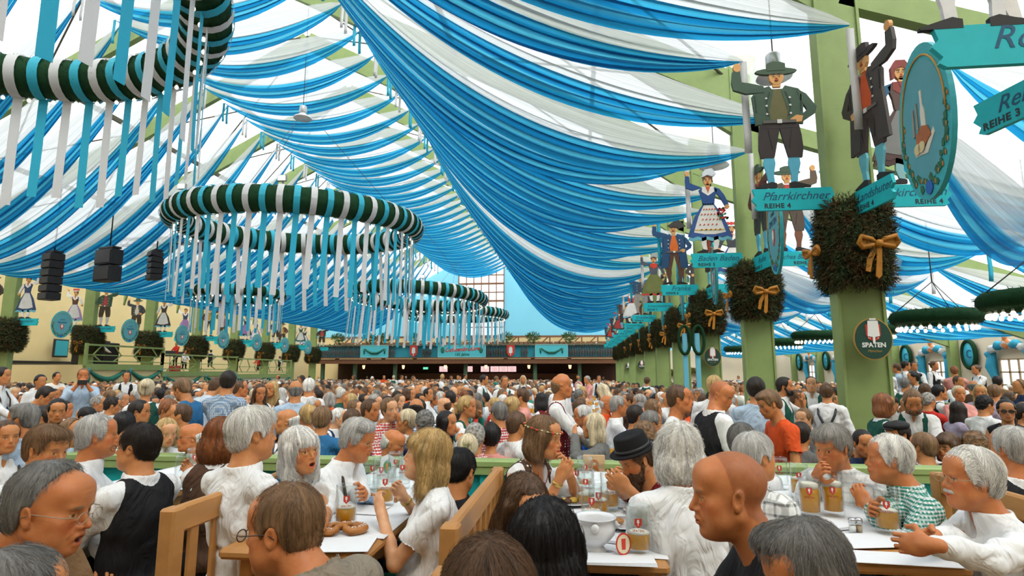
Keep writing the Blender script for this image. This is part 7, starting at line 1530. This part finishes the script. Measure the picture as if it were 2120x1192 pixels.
    H_(668, 868, 5.6, 160, 'brown-haired person behind the white-blond woman', hc='ltbrown', sc='blue', hair='short', th=.02, arms=T2, **Q)
    H_(636, 862, 5.9, -150, 'blond woman with pinned-up hair and earring', fem=1, hc='blond', sc='white', hair='bun', arms=T2, **Q)
    H_(592, 872, 5.6, -90, 'white-haired man in white shirt behind the big white-haired man', hc='white', sc='white', hair='bald', th=.02, arms=T2, **Q)
    # ---- left background
    H_(612, 808, 7.0, 178, 'man in light blue uniform shirt with grey cropped hair, back turned, standing', skin='n', hc='dkgrey', sc='ltblue', hair='bald', th=.005, stand=True, fat=.4, arms=('down', 'down'), **Q)
    H_(640, 800, 8.5, 165, 'white-haired man in white shirt with braces, standing', hc='white', sc='white', hair='short', stand=True, arms=('down', 'down'), extras=('suspenders',), **Q)
    H_(472, 790, 6.5, 155, 'dark-haired man in blue and white checked shirt, back turned, standing', hc='dark', sc='blue', pat='gingham', hair='short', stand=True, fat=.3, arms=('table', 'table'), turn=20, **Q)
    H_(450, 802, 7.6, 120, 'man bending in pale blue checked shirt beside the dark-haired one', hc='brown', sc='ltblue', pat='gingham', hair='short', stand=True, lean=22, nod=20, arms=T2, **Q)
    H_(498, 805, 8.2, 95, 'bald man in pink checked shirt standing in right profile', skin='r', hc='brown', sc='pink', pat='gingham', hair='crop', th=.001, stand=True, arms=('down', 'down'), **Q)
    H_(538, 812, 8.4, 15, 'woman with long dark hair and white dirndl blouse, standing', fem=1, hc='brown', sc='white', vc='black', vest='dirndl', hair='long', sleeve='puff', neck='dirndl', stand=True, nod=15, arms=('table', 'table'), **Q)
    H_(562, 805, 8.8, -35, 'blond woman with dark dirndl bodice, standing beside the dark-haired one', fem=1, hc='blond', sc='white', vc='brown', vest='dirndl', hair='long', sleeve='puff', neck='dirndl', stand=True, arms=('down', 'down'), **Q)
    H_(376, 806, 6.6, -130, 'man in blue T-shirt with brown hair, back turned, bending', hc='ltbrown', sc='blue', hair='short', stand=True, sleeve='tee', neck='round', lean=12, nod=24, arms=('table', 'table'), **Q)
    H_(303, 806, 6.8, 172, 'waitress with light blond bun and green bodice, back turned', fem=1, hc='ltblond', sc='white', vc='green', vest='high', hair='bun', sleeve='short', neck='round', stand=True, arms=('table', 'table'), **Q)
    H_(118, 850, 6.0, 5, 'young dark-haired man in black shirt facing the camera', hc='black', sc='black', hair='short', th=.010, arms=T2, nod=10, **Q)
    H_(395, 905, 4.95, -82, 'balding white-haired man with dark glasses just behind the rail', skin='r', hc='white', sc='khaki', hair='bald', arms=T2, extras=('glasses',), **Q)
    H_(345, 895, 5.2, 20, 'blond woman with wavy bob looking down behind the rail', fem=1, skin='p', hc='blond', sc='white', hair='bob', nod=12, arms=T2, **Q)
    H_(372, 860, 5.9, -100, 'man with shaved head and stubble in green shirt, left profile', hc='brown', sc='khaki', hair='crop', th=.003, arms=T2, stubble=.4, **Q)
    H_(350, 850, 6.3, 45, 'fair-haired man in light blue shirt leaning forward', hc='red', sc='ltblue', hair='short', nod=16, arms=T2, **Q)
    H_(290, 852, 6.2, 68, 'dark-haired man with black glasses in right profile', hc='dark', sc='white', hair='short', arms=T2, extras=('glasses',), **Q)
    H_(258, 880, 5.4, 150, 'spiky dark-haired head behind the grey-haired profile', hc='black', sc='white', hair='short', arms=T2, ruff=.009, **Q)
    H_(152, 895, 4.6, 60, 'fair-haired person between the two men of the far left table', hc='ltbrown', sc='ltblue', hair='receding', arms=T2, plat=True, **Q)
    H_(46, 868, 4.1, -130, 'thick grey-haired man in light blue shirt at the left picture edge', skin='r', hc='dkgrey', sc='ltblue', hair='shaggy', fat=.5, arms=T2, turn=10)
    H_(12, 905, 3.9, 20, 'man in white shirt and braces cut by the left picture edge', hc='brown', sc='white', hair='short', arms=T2, extras=('suspenders',))
    H_(95, 820, 7.5, 60, 'dark-haired man in white shirt bending right', hc='dark', sc='white', hair='short', stand=True, lean=25, nod=25, arms=T2, **Q)
    H_(172, 778, 9.5, 0, 'man in pale blue shirt taking a photo with raised arms', skin='r', hc='red', sc='ltblue', hair='short', th=.006, stand=True, arms=('camera', 'camera'), extras=('phone',), sleeve='rolled', **Q)
    H_(262, 779, 14, 0, 'waiter in black waistcoat standing before the bandstand garland', hc='dark', sc='white', vc='black', vest='v', hair='short', stand=True, arms=('down', 'down'), **Q)
    H_(5, 778, 8.0, 60, 'waiter with braces carrying plates at the left edge', hc='dark', sc='white', hair='short', stand=True, arms=('table', 'table'), extras=('suspenders',), **Q)
    H_(84, 790, 10, 20, 'woman in white blouse with dark pinned-up hair below the kitchen opening', fem=1, hc='black', sc='white', hair='bun', stand=True, arms=('table', 'down'), **Q)
    H_(118, 780, 15, 30, 'cook in white T-shirt before the kitchen opening', hc='black', sc='cream', hair='short', stand=True, sleeve='tee', neck='round', arms=T2, **Q)
    # ---- far standing people
    for px, py, d, yw, vc, hc_, lab in ((1003, 786, 14, 70, 'green', 'dark', 'dark-haired waiter in green waistcoat standing right of the ponytailed waitress'), (1045, 790, 12.5, 10, 'green', 'ltbrown', 'waiter in green waistcoat bending among the far tables'), (1083, 785, 18, 0, 'grey', 'ltblond', 'waitress with long blond hair smiling at the camera in the far crowd'), (963, 779, 32, 70, 'green', 'dark', 'distant waiter standing below the balcony in front of the screens'), (948, 781, 34, 0, 'green', 'brown', 'distant waiter in green beside another, left one'), (795, 781, 36, 10, 'orange', 'red', 'distant person in orange standing under the balcony'), (815, 781, 36, 170, 'green', 'ltblond', 'distant waitress in green with blond hair from behind'), (832, 781, 34, 60, 'white', 'brown', 'distant pair-standing person in white under the balcony'), (1215, 786, 18, -60, 'pink', 'grey', 'grey-haired man in pink shirt standing far right of centre'), (1240, 784, 22, 0, 'black', 'brown', 'distant man in dark clothes near the green pillars'), (1340, 789, 17, 160, 'green', 'brown', 'waiter in green seen beside the fourth pillar'), (1028, 784, 26, 110, 'teal', 'ltbrown', 'far person in bright green top')):
        H_(px, py, d, yw, lab, hc=hc_, sc='white' if vc in ('green', 'grey', 'black') else vc, vc=vc, vest='high' if vc in ('green', 'grey', 'black') else None, hair='long' if 'long blond' in lab else 'short', stand=True, arms=('table', 'down'), **Q)
    # ---- aisle on the right
    for px, py, d, yw, fem, vc, hc_, hr, st, lab in ((1876, 757, 15, 100, 0, 'green', 'dark', 'short', 1, 'dark-haired waiter in green waistcoat, standing in the aisle, back turned'), (1893, 758, 15.5, 10, 0, 'green', 'dark', 'short', 1, 'waiter with green waistcoat facing the camera in the aisle'), (1935, 757, 15.5, 60, 1, 'black', 'brown', 'bun', 1, 'waitress in dark dirndl with flowers in her hair in the aisle'), (2020, 765, 15, -50, 1, 'black', 'brown', 'bun', 1, 'waitress with tied brown hair by the second aisle window'), (1890, 782, 11, -70, 1, 'green', 'black', 'bun', 1, 'waitress with dark hair and glasses in white blouse'), (1976, 768, 14, 180, 0, 'pink', 'red', 'short', 0, 'person with red hair and pink checked top from behind'), (1833, 765, 14, 175, 1, 'white', 'ltblond', 'bun', 0, 'blond woman next to the big pillar in the aisle'), (1855, 762, 15, -100, 0, 'ltblue', 'brown', 'short', 0, 'man in pale blue shirt in the aisle by the big pillar'), (1986, 815, 9.0, 20, 1, 'pink', 'ltblond', 'short', 0, 'blond woman with pink scarf in the aisle crowd'), (2030, 812, 9.5, -5, 1, 'lilac', 'blond', 'long', 0, 'blond woman peering between heads in the aisle'), (1946, 812, 9.5, 110, 0, 'black', 'black', 'short', 0, 'black-haired man in dark waistcoat in the aisle crowd'), (2060, 812, 9, 165, 0, 'lilac', 'ltbrown', 'crop', 0, 'man with shaved neck and pale lilac shirt'), (1985, 790, 12, 40, 0, 'white', 'brown', 'short', 0, 'man with glasses looking down in the aisle'), (2110, 800, 10, -70, 0, 'navy', 'ltbrown', 'receding', 0, 'balding man at the right picture edge in the aisle'), (2015, 800, 11, 170, 0, 'brown', 'dkgrey', 'bald', 0, 'balding man in brown seen from behind in the aisle'), (2065, 790, 12, 178, 0, 'tan', 'dark', 'short', 0, 'man with dark cap-like hair and tan jacket'), (1875, 795, 11, 150, 0, 'green', 'dkgrey', 'short', 0, 'grey-haired man in green left in the aisle'), (1915, 808, 10, 175, 1, 'grey', 'brown', 'long', 0, 'long dark-haired woman from behind in the aisle')):
        H_(px, py, d, yw, lab, fem=fem, hc=hc_, sc='white' if vc in ('green', 'black') else vc, vc=vc, vest=('dirndl' if fem else 'v') if vc in ('green', 'black') else None, hair=hr, stand=bool(st), arms=('table', 'down') if st else T2, **Q)
    # ---- band
    for px, py, Xb, yw, vc, lab in ((215, 708, -28.2, 100, 'black', 'pianist sitting at the left end of the bandstand'), (290, 712, -28.4, -60, 'brown', 'musician in brown at the right of the first bandstand section'), (365, 712, -28, -40, 'red', 'accordion player in red on the bandstand'), (384, 728, -27.8, 30, 'white', 'seated musician in white beside the accordion player'), (399, 726, -28, 20, 'white', 'second seated musician in white'), (415, 716, -28.6, 0, 'black', 'blond musician in black waistcoat facing the hall'), (437, 727, -27.9, 170, 'black', 'musician in black seen from behind at the music stand'), (478, 727, -28, 160, 'black', 'musician in black waistcoat right of the music stand'), (535, 738, -27.9, -60, 'red', 'musician in red waistcoat in the right bandstand section'), (580, 740, -27.8, 100, 'black', 'rightmost musician in black and white on the bandstand')):
        q = PX(px, py, Xb); d = float((q-CAM)@FWD); H_(px, py, d, yw, lab, hc='dark' if px != 415 else 'blond', sc='white' if vc != 'red' else 'red', vc=vc if vc != 'white' else 'black', vest='v' if vc != 'white' else None, hair='short', arms=T2, floor=-1.22 if px not in (365,) else -1.6, stand=px == 365, **Q)
# ---------------------------------------------------------------- the seated crowd
def build_crowd():
    T2 = ('table', 'table'); B = [dict(hair='short', arms=T2, fat=.3), dict(hair='short', arms=('face', 'table'), fat=.5, age=.7), dict(hair='bald', arms=T2, fat=.6, age=.8), dict(hair='receding', arms=T2, fat=.4, nod=15), dict(hair='crop', th=.005, arms=T2, nod=-4), dict(hair='shaggy', arms=T2, th=.016), dict(hair='short', vest='v', arms=('table', 'down'), sleeve='rolled', lean=10), dict(hair='curly', arms=T2, nod=10),
         dict(fem=1, hair='bob', arms=T2, neck='round'), dict(fem=1, hair='long', arms=('face', 'table'), neck='round'), dict(fem=1, hair='bun', arms=T2, sleeve='puff', neck='dirndl', vest='dirndl'), dict(fem=1, hair='pony', arms=T2, sleeve='short', neck='round'), dict(fem=1, hair='mid', arms=T2, lean=8, nod=12, vest='dirndl', sleeve='puff', neck='dirndl')]
    NM = ['short hair', 'short hair', 'bald crown', 'receding hair', 'cropped hair', 'mop hair', 'short hair and waistcoat', 'curly hair', 'bob', 'long hair', 'bun and dirndl', 'ponytail', 'shoulder-length hair and dirndl']
    protos = []
    for i, b in enumerate(B): b = dict(b); b['floor'] = -1.26; b['turn'] = (0, 25, -25, 15, -30, 20, 0, -15)[i % 8]; protos.append((b, person_meshes(dict(b, hh=.009), hb=.012, hc=.016)))
    roots = []
    for b, r in protos: roots.append(assemble(r, b))
    used = [False]*len(roots); taken = [np.array(o.location) for o in C.objects if o.get('category') == 'person']
    rs = random.Random(11); cand = []
    blocks = [(-27.0, 3.2), (5.2, 16.3)]
    def view(p):
        d = p-CAM; z = d@FWD; return (W/2+FPX*(d@RGT)/z, H/2-FPX*(d@UPV)/z, z) if z > .3 else None
    for x0, x1 in blocks:
        x = x0+.5
        while x < x1-.4:
            y = 5.75+rs.random()*.3
            while y < (60 if x0 < 0 else 56):
                for s in (-1, 1):
                    if rs.random() < .06: continue
                    px = x+s*.42+rs.uniform(-.06, .06); py = y+rs.uniform(-.08, .08); pz = FLZ+1.26+rs.uniform(-.08, .07)-max(0, y-10)*.0081; q = np.array([px, py, pz])
                    if rs.random() < .006 and y > 9: pz += .38; q[2] = pz
                    v = view(q)
                    if v is None or v[0] < -60 or v[0] > W+60 or (abs(px-3.95) < .55 and min(abs(py-b) for b in PR) < .5): continue
                    if px > 4 and (6.4 < px < 8.2) and 8 < py < 13: continue
                    if px > 15.2 and py < 17: continue
                    if any((t[0]-px)**2+(t[1]-py)**2 < .30 for t in taken if abs(t[1]-py) < 1): continue
                    # keep clear of the faces of nearer named people
                    cand.append((v[2], q, s, v))
                y += .60 if rs.random() > .05 else 1.1
            x += 1.50
    cand.sort(key=lambda c: c[0])
    nind = max(0, 296-len(taken)); ind = cand[:nind]; rest = cand[nind:]
    cw = ['white']*9+['ltblue', 'ltblue', 'red', 'navy', 'grey', 'black', 'pink', 'brown', 'green', 'khaki', 'blue', 'lilac', 'cream', 'teal', 'orange']
    hw = ['brown']*5+['dark']*5+['black']*2+['ltbrown']*3+['dkgrey']*2+['grey', 'silver', 'blond', 'auburn', 'ltblond', 'white']
    people = [(np.array(o.location), o['label']) for o in C.objects if o.get('category') == 'person' and not o.get('group')]
    seen = {}
    for n, (z, q, s, v) in enumerate(ind):
        k = rs.choice([0, 0, 1, 1, 2, 3, 4, 4, 5, 6, 6, 7, 8, 8, 9, 9, 10, 11, 12]); fem = k >= 8
        o = roots[k] if not used[k] else copy_tree(roots[k])
        used[k] = True; hc = rs.choice(hw) if not (k in (2, 3)) else rs.choice(['grey', 'silver', 'dkgrey', 'brown', 'white']); sc = rs.choice(cw); vcn = rs.choice(['green', 'black', 'brown', 'maroon', 'navy']); lc = rs.choice(['black', 'navy', 'brown'])
        o.location = tuple(q); o.rotation_euler.z = (math.pi/2 if s > 0 else -math.pi/2)+rs.gauss(0, .35)+(rs.choice([0, 0, 0, math.pi])); o.scale = (1, 1, 1)
        if 'dirndl' in NM[k]: sc = 'white'
        sk = SKC[rs.choice('nnnprt')]; dress(o, sk, HC[hc], CC[sc], CC[vcn], CC[lc])
        pat = rs.random()
        if pat < .18 and not fem:
            for c in o.children:
                if c.name.startswith('shirt'):
                    c.data = c.data.copy(); c.data.materials.clear(); c.data.materials.append(M_cloth(rs.choice(['gingham_big', 'plaid', 'stripe'])))
        near = min(people, key=lambda t: (t[0][0]-q[0])**2+(t[0][1]-q[1])**2); dx = q[0]-near[0][0]; dy = q[1]-near[0][1]
        rel = ('behind' if dy > 0 else 'in front of') if abs(dy) > abs(dx) else ('right of' if dx > 0 else 'left of')
        ref = near[1].split(',')[0]; ref = ' '.join(ref.split()[:8]); ref = ref.rstrip(' with and in of the behind'.split()[0]) if False else ref
        COLN = {'ltblue': 'pale blue', 'ltgrey': 'light grey', 'dkgrey': 'dark grey', 'ltbrown': 'light brown', 'ltblond': 'pale blond'}
        base = 'seated %s, %s %s, %s top, %s %s' % ('woman' if fem else 'man', COLN.get(hc, hc), NM[k], COLN.get(sc, sc), rel, ref)
        base = ' '.join(base.split()[:16])
        for w in ('with', 'and', 'in', 'of', 'the', 'a', 'behind', 'beside', 'by', 'at', 'from', 'to', 'left', 'right', 'on'):
            while base.split()[-1].strip(',') == w: base = ' '.join(base.split()[:-1])
        tag(o, base, 'person', 'seated guests in the crowd')
    for o, u in zip(roots, used):
        if not u:
            for c in list(o.children): bpy.data.objects.remove(c)
            bpy.data.objects.remove(o)
    # everyone farther away, as one mass
    def low(far=False):
        def sph(c, r, n, m, fn):
            v = []; col = []; f = []
            for i in range(n+1):
                t = math.pi*i/n
                for k in range(m): a = 2*math.pi*k/m; u = (math.sin(t)*math.cos(a), math.sin(t)*math.sin(a), math.cos(t)); v.append([c[j]+r[j]*u[j] for j in range(3)]); col.append(fn(u))
            for i in range(n):
                for k in range(m): l = (k+1) % m; f.append([i*m+k, (i+1)*m+k, (i+1)*m+l, i*m+l])
            return v, col, f
        parts = [sph((0, -.0, 0), (.082, .104, .122), 7, 10, lambda u: 1 if (u[2] > .42-.5*(u[1] < .2) - .55*(u[1] < -.1) and not (u[1] > .35 and u[2] < .5)) else 0), sph((0, -.03, -.17), (.055, .055, .09), 4, 8, lambda u: 0), sph((0, -.05, -.42), (.215, .13, .23), 5, 8, lambda u: 2), sph((.2, .08, -.42), (.06, .17, .10), 3, 4, lambda u: 2), sph((-.2, .08, -.42), (.06, .17, .10), 3, 4, lambda u: 2), sph((.08, .30, -.50), (.13, .045, .045), 3, 4, lambda u: 0), sph((-.08, .30, -.50), (.13, .045, .045), 3, 4, lambda u: 0), sph((0, .098, -.02), (.012, .022, .022), 3, 4, lambda u: 0), sph((0, 0, -.8), (.2, .2, .25), 3, 6, lambda u: 3)]
        V = []; K = []; F = []
        if far: parts = parts[:1]+parts[2:3]
        for v, c, f in parts: o = len(V); V += v; K += c; F += [[i+o for i in q] for q in f]
        return np.array(V), np.array(K), np.array(F)
    V, K, F = low(); LF = low(True); nv = 0; AV = []; AF = []; AC = []
    V0, K0, F0 = V, K, F
    for n, (z, q, s, v) in enumerate(rest):
        V, K, F = (V0, K0, F0) if z < 24 else LF
        a = (math.pi/2 if s > 0 else -math.pi/2)+rs.gauss(0, .5)+rs.choice([0, 0, 0, math.pi]); c, sn = math.cos(a), math.sin(a); v_ = V*np.array([1, 1, rs.uniform(.95, 1.05)]); R = np.array([[c, -sn, 0], [sn, c, 0], [0, 0, 1]]); w = v_@R.T+q
        pal = np.array([SKC[rs.choice('nnnprt')], HC[rs.choice(hw)], CC[rs.choice(cw)], (.02, .02, .03)]); kk = K.copy()
        if rs.random() < .15: kk[(K == 1) & (V[:, 2] > .07)] = 0
        AC.append(pal[kk]); AF.append(F+nv); AV.append(w); nv += len(V)
    V, K, F = V0, K0, F0
    me = np_mesh('crowd', np.concatenate(AV), np.concatenate(AF)); set_col(me, np.concatenate(AC)); 
    m, t, out = nt('crowd_cloth'); b = N(t, 'ShaderNodeBsdfPrincipled', i_Roughness=.7); at = N(t, 'ShaderNodeVertexColor', layer_name='Col'); t.links.new(at.outputs[0], b.inputs['Base Color']); t.links.new(b.outputs[0], out.inputs[0])
    o = link('crowd', me, None, m); tag(o, 'dense mass of seated guests filling the hall as far as the balcony', 'crowd', None, 'stuff'); print('crowd', len(rest), 'ind', len(ind), 'named', len(taken))
    # diners on the balcony
    for i in range(56):
        a = rs.uniform(-2, 2); px = 650+i*10.6+rs.uniform(-3, 3); q = PY(px, 711+rs.uniform(-2, 1), 63.2+rs.uniform(0, .7)); q[2] = 4.62+rs.uniform(-.12, .1); col = CC[rs.choice(cw)]; pal = np.array([SKC[rs.choice('nnnpr')], HC[rs.choice(hw)], col, (.02, .02, .03)]); c, sn = math.cos(a), math.sin(a); w = V@np.array([[c, -sn, 0], [sn, c, 0], [0, 0, 1]]).T
        me = np_mesh('diner', w, F); set_col(me, pal[K]); o = link('person', me, None, m); o.location = tuple(q); tag(o, 'tiny diner at the balcony railing %s' % ('left of the first shield' if px < 850 else 'between the two shields' if px < 1060 else 'right of the second shield'), 'person', 'diners on the balcony')
    # long tables between the guests
    mw = MB(); mw.box((0, 0, .74), (.5, 2.3, .04), bev=.01); top = mw.mesh('tabletop'); top.materials.append(m_wood()); lg = MB().box((0, 0, .36), (.4, .05, .72)).mesh('leg'); lg.materials.append(m_wood()); pp = MB().box((0, 0, .7635), (.46, 2.2, .004)).mesh('paper_cover'); pp.materials.append(m_paper()); n = 0
    for x in np.arange(-26.5, 2.8, 1.5):
        for y in np.arange(6.8, 24, 2.6):
            v = view(np.array([x, y, .6]))
            if v is None or v[0] < -100 or v[0] > W+100 or n > 90: continue
            t = thing('beer_table', 'long pine table with paper cover among the seated guests', 'table', (float(x), float(y), FLZ), 0, 'tables in the crowd'); link('tabletop', top, t); link('paper_cover', pp, t)
            for s in (-1, 1): l = link('leg', lg, t); l.location.y = s*.9
            n += 1
            for k in range(3):
                mg = copy_tree(CM[0]); mg.location = (float(x)+rs.uniform(-.15, .15), float(y)+rs.uniform(-1, 1), FLZ+.766); mg['label'] = 'litre mug of beer on a table in the crowd'; mg['group'] = 'mugs in the crowd'
CM = []
def crowd_mug():
    t = thing('beer_mug', 'litre mug of beer on a table in the crowd', 'mug', (-1.0, 7.0, FLZ+.766), 0, 'mugs in the crowd')
    m = MB(); m.lathe([(0, 0), (.052, 0), (.05, .195), (.046, .195), (.046, .16)], 14); m.tube([(.05, 0, .155), (.09, 0, .15), (.095, 0, .08), (.05, 0, .05)], .009, 6); m.obj('glass_body', m_glass(), t); MB().lathe([(0, .02), (.045, .02), (.045, .13), (0, .135)], 12).obj('beer', m_beer(), t); CM.append(t)
def world():
    w = bpy.data.worlds.new('overcast_sky'); SC.world = w; w.use_nodes = True; b = w.node_tree.nodes['Background']; b.inputs[0].default_value = (.93, .97, 1, 1); b.inputs[1].default_value = 2.25
    sd = bpy.data.lights.new('sun', 'SUN'); sd.energy = 3.2; sd.angle = .5; sd.color = (1, .96, .9); o = link('sun', sd); o.rotation_euler = (math.radians(28), math.radians(18), 0)
    SC.view_settings.view_transform = 'Standard'; SC.view_settings.look = 'None'; SC.view_settings.exposure = 0; SC.view_settings.gamma = 1
    c = SC.cycles; c.max_bounces = 6; c.diffuse_bounces = 2; c.glossy_bounces = 3; c.transmission_bounces = 4; c.transparent_max_bounces = 24; c.caustics_reflective = False; c.caustics_refractive = False; c.sample_clamp_indirect = 6; c.use_denoising = True; c.denoising_prefilter = 'FAST'
    try: c.debug_use_compact_bvh = True
    except Exception: pass
make_camera(); world(); build_shell(); build_drapes(); build_rings(); build_balcony(); build_left_side(); build_right_aisle(); build_pillars()
for a in ((627, 240, 19, 'grey pendant lamp hanging alone below the central swags', .9), (1602, 150, 9.6, 'pendant lamp above the green-jacketed figure', .8), (1478, 335, 14.3, 'pendant lamp above the woman with the rose apron'), (1403, 410, 19.3, 'pendant lamp above the man with the big dark hat')): pendant(*a)
build_booth(); build_tables(); build_tableware(); crowd_mug()
bench(-.47, 2.15, 3.5, 'slatted pine bench back between the left and middle tables', -1); bench(-1.66, 2.28, 3.6, 'slatted pine bench back behind the big white-haired man', 1); bench(1.98, 2.75, 3.6, 'pine bench back behind the man in green gingham', -1)
bench(-.38, 1.25, 1.74, 'end of a pine bench at the bottom edge beside the dark brown hair', -1)
build_heroes(); build_crowd()
